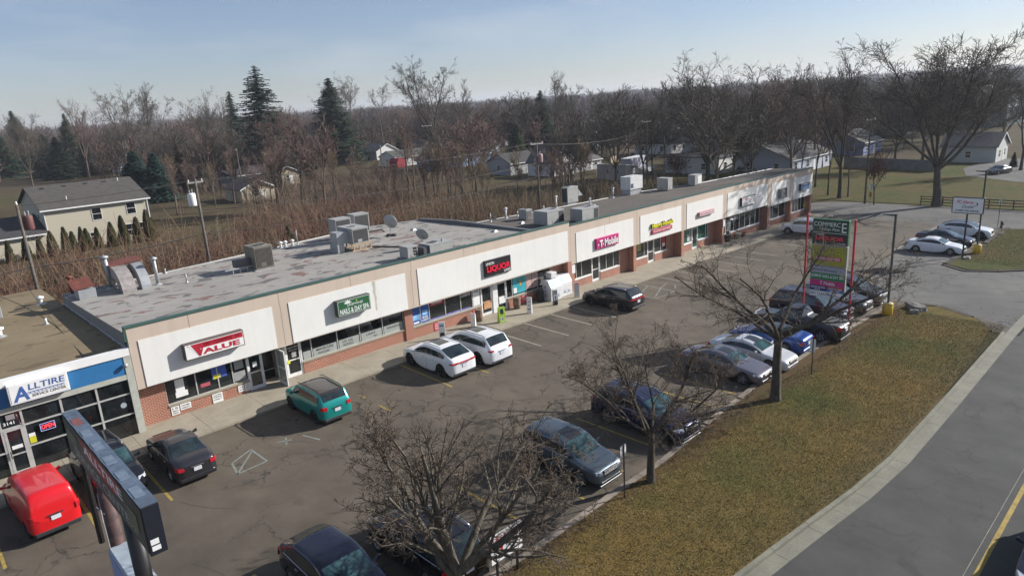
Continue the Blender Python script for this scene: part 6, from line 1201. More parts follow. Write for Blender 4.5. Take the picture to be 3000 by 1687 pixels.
for k_, (bx_, by_, ty_, lb_) in enumerate(((2345, 556, 305, 'slim dark tree directly behind the last shop roof'), (2425, 572, 325, 'slim dark tree left of the high forked tree'), (2484, 577, 350, 'slim dark tree right of the high forked tree'), (2620, 492, 215, 'bare tree behind the grey board fence, left part'), (2700, 488, 190, 'bare tree behind the grey board fence, right part'), (2850, 470, 235, 'bare tree behind the biggest oak'), (2930, 455, 215, 'bare tree above the pale house at the right edge'), (2990, 500, 225, 'bare tree on the right frame edge'), (2250, 505, 235, 'bare tree rising over the grey-gabled house'), (2200, 530, 280, 'bare tree close behind the computer shop roof'))):
    tree_px(lb_, bx_, by_, ty_, mnr[k_ % 2] if k_ in (0, 1, 2) else mv[k_ % 3], BKD, k_*1.7, .8 if k_ < 3 else 1.0)
# conifers
def conifer_mesh(seed, H, R, ragged=.25, dens=1.0, droop=.25):
    rn = random.Random(seed); V = []; F = []
    h = .06*H
    while h < H*.985:
        f = 1-h/H; rr = R*(f**.75)*(1-.12*math.sin(h*2.1+seed))+.12; nb = max(6, int((9+13*f)*dens))
        for k in range(nb):
            az = rn.uniform(0, 6.283); L = rr*rn.uniform(1-ragged*1.6, 1+ragged*.5); m_ = max(2, int(L/.42)); c, s = math.cos(az), math.sin(az)
            for j in range(m_):
                t0, t1 = j/m_, (j+1.35)/m_; w = (.26*L*(1-t0*.55)+.16)*rn.uniform(.5, 1.05); z0 = h-droop*L*t0*(1.3-.6*t0)+rn.uniform(-.08, .08); z1 = h-droop*L*t1*(1.3-.6*t1)+rn.uniform(-.1, .05); a2 = az+rn.uniform(-.3, .3); c2, s2 = math.cos(a2), math.sin(a2); n = len(V); tw = rn.uniform(-.25, .25)
                V += [(L*t0*c-w*s*.4, L*t0*s+w*c*.4, z0-tw*w), (L*(t0+t1)/2*c2-w*s, L*(t0+t1)/2*s2+w*c, (z0+z1)/2-.14-w*.25), (L*t1*c2, L*t1*s2, z1), (L*(t0+t1)/2*c2+w*s, L*(t0+t1)/2*s2-w*c, (z0+z1)/2-.14-w*.2)]; F.append((n, n+1, n+2, n+3))
        h += (.22+.20*f)*H/18*rn.uniform(.6, 1.2)/dens**.5
    n = len(V); V += [(.05, 0, H*.93), (-.05, .04, H*.93), (0, 0, H*1.0), (0, -.05, H*.93)]; F.append((n, n+1, n+2, n+3))
    cm = np_mesh('crown', V, F)
    tm = seg_mesh('trunk', [(0, 0, -.3), (0, 0, H*.5)], [(0, 0, H*.5), (0, 0, H*.97)], [H*.016, H*.010], [H*.010, .02], 6); return tm, cm, H
sp = [conifer_mesh(1, 26, 7.0, .40, 1.0, .20), conifer_mesh(2, 26, 7.6, .26, 1.15, .22), conifer_mesh(3, 20, 3.8, .4, .9, .5), conifer_mesh(4, 10, 3.4, .2, 1.2, .12)]
SPM = (MAT['barkdark'], MAT['spruce']); BSM = (MAT['barkdark'], MAT['bspruce'])
GC = 'evergreens behind the plaza'
tree_px('tallest ragged spruce with a sparse pointed top, left of centre', 790, 505, 188, sp[0], SPM, 0, 1.45, GC, 'spruce_tree')
tree_px('full dark spruce right of the tallest spruce', 990, 480, 225, sp[1], SPM, 1, 1.4, GC, 'spruce_tree')
tree_px('thin drooping spruce left of the tallest spruce', 705, 492, 262, sp[2], SPM, 2, 1.2, GC, 'spruce_tree')
tree_px('dark pine right of centre before the bare fan tree', 1590, 455, 262, sp[1], SPM, 2, 1.15, GC, 'spruce_tree')
tree_px('lighter green pine left of the dark pine', 1515, 465, 365, sp[3], (MAT['barkdark'], foliage_mat('light_pine', (.018, .035, .012), (.06, .085, .03))), 0, 1.1, GC, 'pine_tree')
tree_px('left one of two blue-green spruces beside the cream house', 415, 590, 438, sp[3], BSM, 0, 1.25, GC, 'spruce_tree')
tree_px('right one of two blue-green spruces beside the cream house', 472, 590, 445, sp[3], BSM, 1.4, 1.15, GC, 'spruce_tree')
tree_px('brownish evergreen behind the two blue-green spruces', 540, 560, 415, sp[2], (MAT['barkdark'], foliage_mat('brown_cedar', (.03, .024, .014), (.085, .058, .032))), 1.4, 1.6, GC, 'cedar_tree')
tree_px('small-topped spruce at the far left skyline', 72, 500, 322, sp[1], SPM, 1, 1.1, GC, 'spruce_tree')
tree_px('green-topped pine second from the left on the skyline', 222, 500, 330, sp[1], (MAT['barkdark'], foliage_mat('olive_pine', (.02, .028, .012), (.07, .075, .035))), 1, .95, GC, 'pine_tree')
tree_px('wide dark pine mass between the two left skyline trees', 150, 520, 390, sp[1], SPM, 3, 1.4, GC, 'pine_tree')
for bx_, by_, ty_, w_, lb_ in ((20, 520, 385, 1.5, 'dark evergreen at the left frame edge'), (185, 525, 400, 1.6, 'olive evergreen behind the cream house roof'), (262, 515, 405, 1.4, 'low dark evergreen right of the green-topped pine'), (1180, 452, 372, 1.3, 'small dark evergreen behind the white gabled house'), (2180, 470, 330, 1.0, 'dark evergreen among the bare trees over the last roof units')): tree_px(lb_, bx_, by_, ty_, sp[1], SPM, bx_, w_, GC, 'spruce_tree')
tree_px('small dark spruce behind the yard of the computer shop side', 2205, 500, 462, sp[3], SPM, 3, .6, GC, 'spruce_tree')
tree_px('dark evergreen shrub beside the pale house at the right edge', 2968, 490, 445, sp[3], SPM, 3, .8, GC, 'spruce_tree')
tree_px('mossy evergreen in the brush right of the transformer pole', 850, 735, 660, sp[3], (MAT['barkdark'], foliage_mat('olive_pine2', (.02, .028, .012), (.06, .07, .03))), 3, 1.0, GC, 'pine_tree')
# arborvitae row before the cream house
ar = []
for sd in (1, 2, 3):
    rn = random.Random(sd); V = []; F = []
    for k in range(900):
        h = rn.random()**1.15; R_ = .62*(1-h)**.62*(1 if h > .08 else .8)+.03; az = rn.uniform(0, 6.283); r_ = R_*rn.uniform(.7, 1.05); x, y, z = r_*math.cos(az), r_*math.sin(az), h*3.6+.1; s_ = rn.uniform(.06, .16); n = len(V)
        V += [(x-s_*math.sin(az), y+s_*math.cos(az), z-s_), (x+s_*math.sin(az), y-s_*math.cos(az), z-s_), (x+rn.uniform(-.05, .05)+.06*math.cos(az), y+.06*math.sin(az), z+s_*2.0)]; F.append((n, n+1, n+2))
    cm = np_mesh('crown', V, F); tm = seg_mesh('trunk', [(0, 0, -.2)], [(0, 0, 2.8)], [.06], [.03], 6); ar.append((tm, cm, 3.75))
for k, (bx, by, ty) in enumerate(((27, 765, 718), (76, 758, 702), (118, 757, 705), (152, 752, 680), (192, 745, 668), (215, 742, 685), (241, 740, 668), (256, 738, 672), (287, 733, 668), (328, 728, 654), (360, 722, 635), (403, 715, 638), (433, 706, 618), (447, 705, 640))):
    p = atz(bx, by, 0.0); y = 63.4; p = aty(bx, (by+ty)/2, y); top = aty(bx, ty, y)[2]
    plant('arborvitae', 'narrow brown-green arborvitae in the row before the cream house', ar[k % 3], p[0], y, max(2.6, top+.1), k*1.3, (MAT['barkdark'], MAT['cedar']), 'arborvitae row before the cream house', z=0, wide=1.25+.2*(k % 2))
# trees that keep their dry rust coloured leaves
def leafy_mesh(seed, H, R, n=2600, base=.18):
    rn = random.Random(seed); V = []; F = []; lobes = [(rn.uniform(-.5, .5)*R, rn.uniform(-.5, .5)*R, H*rn.uniform(base+.2, .9), R*rn.uniform(.35, .6)) for _ in range(11)]
    for k in range(n):
        cx, cy, cz, lr = lobes[k % 11]; u = Vector((rn.gauss(0, 1), rn.gauss(0, 1), rn.gauss(0, 1))).normalized()*lr*rn.random()**.4; x, y, z = cx+u.x, cy+u.y, max(H*base, min(H, cz+u.z*1.2)); s_ = rn.uniform(.08, .2); m_ = len(V)
        for q in range(3): V.append((x+rn.uniform(-s_, s_), y+rn.uniform(-s_, s_), z+rn.uniform(-s_, s_)))
        F.append((m_, m_+1, m_+2))
    th, tn = grow(seed, H, 'vase', .14, 2, .03); L = th+tn; tm = seg_mesh('trunk', [tuple(s[0]) for s in L], [tuple(s[1]) for s in L], [s[2] for s in L], [s[3] for s in L], 5); return tm, np_mesh('crown', V, F), H
lf = [leafy_mesh(5, 7, 2.6), leafy_mesh(6, 7, 3.4), leafy_mesh(8, 8, 2.2, 1500, .35)]; OK_ = (MAT['barkdark'], MAT['oakleaf'])
tree_px('rust-leaved tree left of the white metal-roofed shed', 1703, 535, 412, lf[0], OK_, 0, 1.0, None, 'leafy_tree'); tree_px('dark red-leaved tree behind the lower roof', 1985, 545, 452, lf[1], (MAT['barkdark'], foliage_mat('maroon_leaves', (.05, .014, .012), (.13, .04, .032), 2)), 0, 1.3, None, 'leafy_tree')
tree_px('small red-leaved tree beside the far utility pole', 2560, 600, 440, lf[2], OK_, 0, .8, None, 'leafy_tree'); tree_px('small maroon shrub before the grey house', 1525, 530, 495, lf[0], (MAT['barkdark'], foliage_mat('maroon_leaves2', (.05, .014, .012), (.13, .04, .032), 2)), 0, 1.0, None, 'leafy_tree')
# the belt of bare woods: individual trees sharing a few meshes
rn = random.Random(77); gm = [tree_meshes('g%d' % i, 500+i, 16, ('vase', 'broad', 'narrow')[i % 3], .24, 3, .045, 1.25) for i in range(6)]
def rowcol_(x, y):
    v = np.array([x, y, gz(x)])-CAM; return 1500+FOC*(v@_R)/(v@_F), 843.5-FOC*(v@_U)/(v@_F)
EVG = [(790, 75, 505), (990, 85, 480), (705, 40, 492), (1590, 55, 455), (1515, 40, 465), (415, 42, 590), (472, 42, 590), (540, 45, 560), (72, 55, 500), (222, 60, 500), (150, 70, 520)]
def clear(px, py):
    if any(abs(px-a) < w and py > c-2 for a, w, c in EVG): return True
    return (1010 < px < 1500 and py > 455) or (1700 < px < 2110 and py > 372) or (2110 < px < 2480 and py > 420) or (2430 < px < 3050 and py > 432) or (px < 560 and py > 535)
cnt = 0; tries = 0
while cnt < 192 and tries < 4000:
    tries += 1; px = rn.uniform(-60, 3080); d = 120+420*rn.random()**.75; hor = 292-.0554*(px-1500)
    r_ = ray(px, hor); h = r_[:2]/np.linalg.norm(r_[:2]); x, y = CAM[0]+h[0]*d, CAM[1]+h[1]*d
    v = np.array([x, y, gz(x)])-CAM; py_ = 843.5-FOC*(v@_U)/(v@_F)
    if clear(px, py_) or y < 14 or (x < 60 and y < 75): continue
    red = px < 1300 or rn.random() < .3; i = rn.randrange(6); H = rn.uniform(13, 20)*(1.0 if px < 1900 else .92)
    if red and rn.random() < .6: lb, mt_ = 'reddish-crowned bare tree in the belt of woods beyond the houses', BKR
    elif rn.random() < .5: lb, mt_ = 'grey bare tree in the belt of woods beyond the houses', BK
    else: lb, mt_ = 'dark brown bare tree in the belt of woods beyond the houses', BKD
    plant('bare_tree', lb, gm[i], x, y, H, rn.uniform(0, 6.28), mt_, 'bare trees in the belt of woods', wide=rn.uniform(1.0, 1.4)); cnt += 1
cnt = 0
while cnt < 72:
    px = rn.uniform(470, 3000) if cnt % 3 else rn.uniform(1750, 2700); d = rn.uniform(92, 215); hor = 292-.0554*(px-1500); r_ = ray(px, hor); h = r_[:2]/np.linalg.norm(r_[:2]); x, y = CAM[0]+h[0]*d, CAM[1]+h[1]*d
    if y < 14 or (x < 92 and y < 40) or (x < 40 and y < 84) or (px > 2450 and d < 128) or any(abs(px-a) < w and rowcol_(x, y)[1] > c-2 and rn.random() < .85 for a, w, c in EVG) or (1030 < px < 1480 and d < 175 and rn.random() < .75) or (px > 1700 and x < 112 and y < 60 and rn.random() < .5): continue
    if px > 2600 and d > 200: continue
    cnt += 1; i = rn.randrange(6); plant('bare_tree', 'bare yard tree standing among the houses behind the plaza', gm[i], x, y, rn.uniform(9, 16) if px < 1750 else rn.uniform(12, 19), rn.uniform(0, 6.28), (BK, BKD, BKR)[rn.randrange(3)], 'bare trees in the back yards', wide=rn.uniform(.9, 1.25))
cnt = 0
while cnt < 26:
    px = rn.uniform(-20, 2900); d = rn.uniform(150, 420); hor = 292-.0554*(px-1500); r_ = ray(px, hor); h = r_[:2]/np.linalg.norm(r_[:2]); x, y = CAM[0]+h[0]*d, CAM[1]+h[1]*d
    if y < 14 or clear(*rowcol_(x, y)): continue
    cnt += 1; plant('spruce_tree', 'dark evergreen scattered singly through the belt of bare woods', sp[rn.randrange(3)], x, y, rn.uniform(10, 19), rn.uniform(0, 6.28), SPM, 'evergreens scattered in the woods', wide=rn.uniform(.9, 1.3))
# saplings standing in the brush
for k in range(64):
    px = rn.uniform(430, 1720); dd = rn.uniform(0, 1); p = at(px, 610-.02*(px-480)-60*dd*(1 if px < 1300 else .4)+25)
    if p[1] < 19: continue
    plant('sapling', 'thin bare sapling sticking out of the brush behind the plaza', gm[rn.choice((2, 5))], p[0], p[1], rn.uniform(5.5, 11), rn.uniform(0, 6.28), BKR if k % 2 else (MAT['bark'], MAT['twigtan']), 'saplings in the brush', wide=.9)
# far woods, one mass up to the horizon: every crown a fan of thin upright twigs
def wood_mass(name, label, seed, nt, dmin, dspan, pw, K, ok, H0, mat):
    g = np.random.default_rng(seed); ang = g.uniform(RAD(math.degrees(YAW)-42), RAD(math.degrees(YAW)+43), nt*3); d = dmin+dspan*g.random(nt*3)**pw
    x, y = CAM[0]+np.sin(ang)*d, CAM[1]+np.cos(ang)*d
    keep = [k for k in range(len(x)) if ok(x[k], y[k], d[k])][:nt]; x, y, d = x[keep], y[keep], d[keep]; n = len(x)
    H = (H0[0]+(H0[1]-H0[0])*g.random(n)**1.4)*(1+.12*np.sin(x*.013)*np.cos(y*.017)); zg_ = np.array([gz(a)+hz(a, b) for a, b in zip(x, y)])
    t = g.random((n, K))**.8; az = g.uniform(0, 6.283, (n, K)); rr = g.random((n, K))**.6*(H*.30)[:, None]*np.sqrt(np.clip(1.05-(2*t-.9)**2*.9, .05, 1))
    P = np.stack([x[:, None]+rr*np.cos(az)*.8, y[:, None]+rr*np.sin(az)*.8, zg_[:, None]+H[:, None]*(.22+.66*t)], 2)
    D = np.stack([np.cos(az)*.45, np.sin(az)*.45, .55+.5*t], 2)+g.normal(0, .28, (n, K, 3)); D /= np.linalg.norm(D, axis=2, keepdims=True)
    L = g.uniform(.09, .20, (n, K))*H[:, None]; w = (.035+.00042*d)[:, None]*g.uniform(.7, 1.3, (n, K)); sd_ = g.normal(0, 1, (n, K, 3)); sd_ /= np.linalg.norm(sd_, axis=2, keepdims=True)
    T = np.stack([P-sd_*w[:, :, None], P+sd_*w[:, :, None], P+D*L[:, :, None]], 2).reshape(-1, 3)
    q = np.stack([np.stack([x-.16, y, zg_], 1), np.stack([x+.16, y+.1, zg_], 1), np.stack([x, y, zg_+H*.8], 1)], 1).reshape(-1, 3); T = np.concatenate([T, q])
    tag(link(name, np_mesh(name, T, np.arange(len(T)).reshape(-1, 3)), None, mat), label, 'woods', kind='stuff')
def wmat(name, a, b, c):
    m_, nt_, b_ = new_mat(name); c_ = coords(nt_); nt_.links.new(ramp(nt_, noise(nt_, c_, .03, 5, .65), [(.34, a), (.5, b), (.66, c)]), b_.inputs['Base Color']); b_.inputs['Roughness'].default_value = 1; b_.inputs['Specular IOR Level'].default_value = .05; return m_
def rowcol(x, y):
    v = np.array([x, y, gz(x)])-CAM; return 1500+FOC*(v@_R)/(v@_F), 843.5-FOC*(v@_U)/(v@_F)
def okmid(x, y, d):
    if y < 12: return False
    px, py = rowcol(x, y); return not clear(px, py)
wood_mass('woods', 'distant mass of bare woods reaching the horizon', 3, 6500, 420, 2300, 1.6, 44, lambda x, y, d: True, (11, 20), wmat('far_wood_twigs', (.105, .078, .072), (.140, .100, .094), (.105, .092, .086)))
wood_mass('woods', 'reddish bare woods between the back yards and the horizon', 4, 2100, 165, 300, 1.0, 120, okmid, (6, 14), wmat('mid_wood_twigs', (.085, .058, .044), (.120, .080, .066), (.090, .075, .060)))
# brush behind the plaza
MAT_SCRUB = M('scrub_brown', (.14, .098, .068), .95, var=.45, vs=.2)
def brush(name, label, n, region, hh, mat, seed, tw=16, st=7, rad=.016):
    g = np.random.default_rng(seed); xs, ys = [], []
    while len(xs) < n:
        x, y = g.uniform(-40, 100), g.uniform(15, 66) if region is not rC else g.uniform(60, 125)
        if region(x, y, g): xs.append(x); ys.append(y)
    x, y = np.array(xs), np.array(ys); h = g.uniform(hh[0], hh[1], n); zg = np.array([gz(a) for a in x])
    az = g.uniform(0, 6.283, (n, st)); ln = g.uniform(.1, 1.15, (n, st)); r0 = g.uniform(0, .35, (n, st)); L = h[:, None]*g.uniform(.6, 1.05, (n, st))
    P0 = np.stack([x[:, None]+r0*np.cos(az), y[:, None]+r0*np.sin(az), np.broadcast_to(zg[:, None], (n, st))-.05], 2)
    D = np.stack([np.sin(ln)*np.cos(az), np.sin(ln)*np.sin(az), np.cos(ln)], 2); P1 = P0+D*L[:, :, None]*.5; D2 = D+g.normal(0, .3, D.shape); P2 = P1+D2*L[:, :, None]*.5
    A = np.concatenate([P0.reshape(-1, 3), P1.reshape(-1, 3)]); B = np.concatenate([P1.reshape(-1, 3), P2.reshape(-1, 3)]); m1 = seg_mesh(name, A, B, np.full(len(A), rad*1.4), np.full(len(A), rad*.7), 3)
    t = g.uniform(.25, 1, (n, tw, 1)); si = g.integers(0, st, (n, tw)); ii = np.arange(n)[:, None]; base = P0[ii, si]+(P2[ii, si]-P0[ii, si])*t
    dr = g.normal(0, 1, (n, tw, 3)); dr[:, :, 2] = np.abs(dr[:, :, 2])*.8+.2; dr /= np.linalg.norm(dr, axis=2, keepdims=True); tl = g.uniform(.25, .8, (n, tw, 1))*(h[:, None, None]/3.5); sd = g.normal(0, 1, (n, tw, 3)); sd /= np.linalg.norm(sd, axis=2, keepdims=True)
    T = np.stack([base-sd*rad, base+sd*rad, base+dr*tl], 2).reshape(-1, 3)
    o = link(name, m1, None, mat); tag(o, label, 'brush', kind='stuff'); o2 = link(name, np_mesh(name, T, np.arange(len(T)).reshape(-1, 3)), None, mat); tag(o2, label+', fine twigs', 'brush', kind='stuff')
def rC(x, y, g): return 44 < x < 95 and 60 < y < 125 and not (60 < x and y < 78) and g.random() < .8
def rA(x, y, g): return (18.5 < y < 60 and -40 < x < 56 and y < 42+.34*x+8 if x > 28 else 18.5 < y < 47) and not (x > 56)
def rB(x, y, g): return x > 38 and (11 if x > 30 else 18) < y < 46-.25*(x-50) and x < 84
brush('brush_thicket', 'reddish brown tangle of bare brush behind the long roof', 2600, rA, (1.4, 4.8), M('brush_red', (.135, .068, .044), .95, var=.5, vs=.3), 21, 40, 5, .019)
brush('brush_thicket', 'tan dry stems mixed through the brush behind the roof', 900, lambda x, y, g: rA(x, y, g) or rB(x, y, g), (2.4, 6.8), M('brush_tan', (.175, .12, .075), .95, var=.4, vs=.4), 22, 34, 4, .019)
brush('brush_thicket', 'green-brown patches of undergrowth behind the long roof', 420, lambda x, y, g: rA(x, y, g) and math.sin(x*.35)+math.cos(y*.3+x*.1) > .9, (1.0, 3.2), M('brush_green', (.085, .085, .036), .95, var=.4, vs=.4), 31, 60, 5, .019)
brush('brush_thicket', 'olive and brown bushes behind the lower roof', 1500, rB, (1.2, 4.4), M('brush_olive', (.125, .100, .052), .95, var=.5, vs=.25), 23, 50, 5, .019)
brush('brush_thicket', 'low brown scrub around the tan garage and its neighbours', 900, rC, (1.0, 3.4), MAT_SCRUB, 24, 40, 5, .022)

# air: even haze that fades the far woods
hb_ = MB().box(-1700, -1700, -6, 3600, 4200, 75); hz_o = hb_.build('haze', None); hm = bpy.data.materials.new('haze'); hm.use_nodes = True; hn = hm.node_tree; hn.nodes.clear()
ho = hn.nodes.new('ShaderNodeOutputMaterial'); hv = hn.nodes.new('ShaderNodeVolumePrincipled'); hv.inputs['Color'].default_value = (.82, .88, .96, 1); hv.inputs['Density'].default_value = .00021; hv.inputs['Anisotropy'].default_value = .2; hn.links.new(hv.outputs[0], ho.inputs['Volume'])
hz_o.data.materials.clear(); hz_o.data.materials.append(hm); tag(hz_o, 'thin even haze over the whole neighbourhood', 'haze', kind='stuff'); scene.cycles.volume_bounces = 1
# ================================================================== HOUSES, POLES AND FENCES BEYOND
def mroof(n, c): return M('shingle_'+n, c, .9, var=.2, vs=1.5, fine=.3)
def mwall(n, c):
    k = 'siding_'+n
    if k in _mc: return _mc[k]
    m, nt, b = new_mat(k); t = N(nt, 'ShaderNodeTexCoord'); s = N(nt, 'ShaderNodeSeparateXYZ'); nt.links.new(t.outputs['Object'], s.inputs[0])
    mm = N(nt, 'ShaderNodeMath', operation='FRACT'); m2 = N(nt, 'ShaderNodeMath', operation='MULTIPLY'); m2.inputs[1].default_value = 5.0; nt.links.new(s.outputs[2], m2.inputs[0]); nt.links.new(m2.outputs[0], mm.inputs[0])
    col = mixc(nt, ramp(nt, mm.outputs[0], [(0, 1.0), (.12, 0.0)]), c, tuple(x*.68 for x in c)); nt.links.new(col, b.inputs['Base Color']); b.inputs['Roughness'].default_value = .7; _mc[k] = m; return m
def window(parent, x, y, z, w, h, side='f'):
    mb = MB(); g = MB(); t = .06
    if side == 'f':
        mb.box(x-t, y-.05, z-t, x+w+t, y-.001, z).box(x-t, y-.05, z+h, x+w+t, y-.001, z+h+t).box(x-t, y-.05, z, x, y-.001, z+h).box(x+w, y-.05, z, x+w+t, y-.001, z+h).box(x, y-.045, z+h/2-.025, x+w, y-.001, z+h/2+.025); g.box(x, y-.02, z, x+w, y-.003, z+h)
    else:
        mb.box(x-.05, y-t, z-t, x-.001, y+w+t, z).box(x-.05, y-t, z+h, x-.001, y+w+t, z+h+t).box(x-.05, y-t, z, x-.001, y, z+h).box(x-.05, y+w, z, x-.001, y+w+t, z+h).box(x-.045, y, z+h/2-.025, x-.001, y+w, z+h/2+.025); g.box(x-.02, y, z, x-.003, y+w, z+h)
    f = mb.build('window', MAT['whiteframe'], parent); g.build('window_pane', MAT['glass'], f)
def house(label, px, py, w, d, e, r, wall, roof, gable='x', rz=0, wins=True, cat='house', pos=None, base=0.0, name='house', over=.35, hip=False, flat=False, door=True):
    p = at(px, py) if pos is None else pos; z = gz(p[0]) if pos is None or len(pos) < 3 else pos[2]
    o = thing(name, label, cat, (p[0], p[1], z+base), rz)
    mb = MB().quad((0, 0, -1), (w, 0, -1), (w, 0, e), (0, 0, e)).quad((w, 0, -1), (w, d, -1), (w, d, e), (w, 0, e)).quad((w, d, -1), (0, d, -1), (0, d, e), (w, d, e)).quad((0, d, -1), (0, 0, -1), (0, 0, e), (0, d, e))
    if not flat and not hip:
        if gable == 'x': mb.poly([(0, 0, e), (0, d/2, r), (0, d, e)]).poly([(w, 0, e), (w, d/2, r), (w, d, e)])
        else: mb.poly([(0, 0, e), (w/2, 0, r), (w, 0, e)]).poly([(0, d, e), (w/2, d, r), (w, d, e)])
    wl = mb.build('wall', wall, o); s = over; tk = .16; mb = MB()
    if flat: mb.box(-s, -s, e, w+s, d+s, e+.2)
    elif hip:
        k = (r-e)/(d/2); ez = e-s*k*.6; A = [(-s, -s, ez), (w+s, -s, ez), (w+s, d+s, ez), (-s, d+s, ez)]; R1, R2 = (min(d/2, w/2-.1), d/2, r), (max(w-d/2, w/2+.1), d/2, r)
        mb.poly([A[0], A[1], R2, R1]).poly([A[1], A[2], R2]).poly([A[2], A[3], R1, R2]).poly([A[3], A[0], R1]).poly(A[::-1])
    elif gable == 'x':
        k = (r-e)/(d/2)
        for y0, y1, sg in ((-s, d/2, 1), (d+s, d/2, 1)):
            za, zb_ = e-s*k, r; mb.hexa([(-s, y0, za), (w+s, y0, za), (w+s, y1, zb_), (-s, y1, zb_), (-s, y0, za+tk), (w+s, y0, za+tk), (w+s, y1, zb_+tk), (-s, y1, zb_+tk)])
    else:
        k = (r-e)/(w/2)
        for x0, x1 in ((-s, w/2), (w+s, w/2)): mb.hexa([(x0, -s, e-s*k), (x0, d+s, e-s*k), (x1, d+s, r), (x1, -s, r), (x0, -s, e-s*k+tk), (x0, d+s, e-s*k+tk), (x1, d+s, r+tk), (x1, -s, r+tk)])
    mb.build('roof', roof, o)
    fa = MB()
    if not flat and not hip:
        if gable == 'x': k = (r-e)/(d/2); fa.box(-s, -s-.04, e-s*k-.03, w+s, -s-.001, e-s*k+tk*.8)
        else:
            k = (r-e)/(w/2)
            for x0, x1 in ((-s, w/2), (w+s, w/2)): fa.hexa([(x0, -s-.04, e-s*k-.04), (x1, -s-.04, r-.04), (x1, -s-.002, r-.04), (x0, -s-.002, e-s*k-.04), (x0, -s-.04, e-s*k+tk), (x1, -s-.04, r+tk), (x1, -s-.002, r+tk), (x0, -s-.002, e-s*k+tk)])
        fa.build('fascia_board', MAT['swhite'], o)
    if wins:
        rn = random.Random(label); n = max(1, int(w/4)); x = .8
        for i in range(n): window(o, (i+.5)*w/n-.5+rn.uniform(-.4, .4), 0, .95, 1.0, 1.15)
        for i in range(max(1, int(d/5))): window(o, 0, (i+.5)*d/max(1, int(d/5))-.5, .95, .9, 1.1, 's')
        if door and w > 6: MB().box(w*.5-.45+.9, -.05, 0, w*.5+.45+.9, -.002, 2.05).build('door', MAT['whiteframe'], o)
    return o
crm, wht = mwall('cream', (.50, .45, .34)), mwall('white', (.66, .65, .62)); gry, blu = mwall('grey', (.34, .35, .36)), mwall('blue', (.16, .26, .46))
rd, rg, rb_ = mroof('dark', (.055, .052, .052)), mroof('grey', (.12, .115, .11)), mroof('brown', (.105, .078, .065))
# cream two-storey house with its garage wing
ch = thing('house', 'cream two-storey house with a dark shingle roof and a low garage wing', 'house', (8.5, 66.4, 0))
W_, D_, E_, R_ = 12.1, 14.6, 5.35, 7.75
mb = MB().quad((0, 0, -1), (W_, 0, -1), (W_, 0, E_), (0, 0, E_)).quad((W_, 0, -1), (W_, D_, -1), (W_, D_, E_), (W_, 0, E_)).quad((0, D_, -1), (0, 0, -1), (0, 0, E_), (0, D_, E_)).poly([(0, 0, E_), (0, D_/2, R_), (0, D_, E_)]).poly([(W_, 0, E_), (W_, D_/2, R_), (W_, D_, E_)])
mb.quad((-14, -.5, -1), (-.001, -.5, -1), (-.001, -.5, 2.55), (-14, -.5, 2.55)); mb.build('wall', crm, ch)
mb = MB(); k = (R_-E_)/(D_/2); s = .4
for y0, y1 in ((-s, D_/2), (D_+s, D_/2)): mb.hexa([(-s, y0, E_-s*k), (W_+s, y0, E_-s*k), (W_+s, y1, R_), (-s, y1, R_), (-s, y0, E_-s*k+.16), (W_+s, y0, E_-s*k+.16), (W_+s, y1, R_+.16), (-s, y1, R_+.16)])
mb.build('roof', mroof('house', (.085, .075, .066)), ch)
MB().hexa([(-14, -.9, 2.5), (-.01, -.9, 2.5), (-.01, 6, 4.3), (-14, 6, 4.3), (-14, -.9, 2.65), (-.01, -.9, 2.65), (-.01, 6, 4.45), (-14, 6, 4.45)]).build('roof', rd, ch)
MB().box(-s, -s-.06, E_-s*k-.05, W_+s, -s-.001, E_-s*k+.12).box(-14, -.96, 2.42, -.02, -.901, 2.6).box(W_-.05, -.1, 0, W_+.05, -.002, E_-.1).box(.0, -.05, 0, .08, -.002, E_-.1).build('gutter', MAT['swhite'], ch)
for x, z, w, h in ((5.3, 3.3, 1.05, 1.5), (9.45, 3.5, 1.05, 1.4), (4.6, .7, 1.0, 1.0), (8.8, .6, 1.0, 1.5), (10.6, .6, 1.1, 1.5)): window(ch, x, 0, z, w, h)
for y, z in ((3, 3.2), (6.2, 3.2)): window(ch, 0, y, z, 1.0, 1.4, 's')
for x, y in ((1.5, 6.2), (4.0, 6.3), (6.6, 6.4), (8.9, 6.4)): zr = E_+y*k+.16; MB().box(x-.2, y-.15, zr-.02, x+.25, y+.2, zr+.1).build('roof_vent', MAT['black'], ch)
for x, y in ((3.2, 2.0), (10.6, 6.2)): zr = E_+y*k+.16; MB().tube([(x, y, zr), (x, y, zr+.45)], .06, 8).build('vent_pipe', MAT['swhite'], ch)
house('tan garage with a wide gable in the brush beyond the transformer pole', 712, 594, 6.6, 8, 2.4, 4.0, mwall('tan', (.42, .35, .24)), rb_, 'y'); house('long purple-grey roofed house behind the tan garage', 672, 552, 16, 8, 2.7, 4.4, mwall('bluegrey', (.22, .25, .30)), mroof('plum', (.085, .066, .068)))
house('pale tan gabled house right of the purple-grey roofed house', 805, 545, 7, 9, 2.6, 4.2, mwall('tan', (.42, .35, .24)), rb_, 'y'); house('small white gabled house among the trees beyond the cream house', 352, 508, 9, 9, 2.8, 4.8, wht, rg, 'y')
house('white gabled house far behind the rooftop satellite dish', 1105, 470, 8.5, 9, 2.8, 5.0, wht, rg, 'y'); house('white ranch house with a green-grey roof left of the blue house', 1160, 490, 14, 8, 2.7, 4.3, wht, mroof('greengrey', (.085, .09, .075)))
house('light blue ranch house with a long grey roof', 1283, 498, 19, 9, 2.8, 4.6, blu, mroof('slate', (.10, .105, .11))); house('grey cottage with a dark roof beside the transformer pole', 1497, 514, 9.5, 8, 2.6, 4.6, gry, rd); house('white steep-gabled house right of the grey cottage', 1624, 518, 6.3, 8, 3.0, 6.2, wht, rg, 'y')
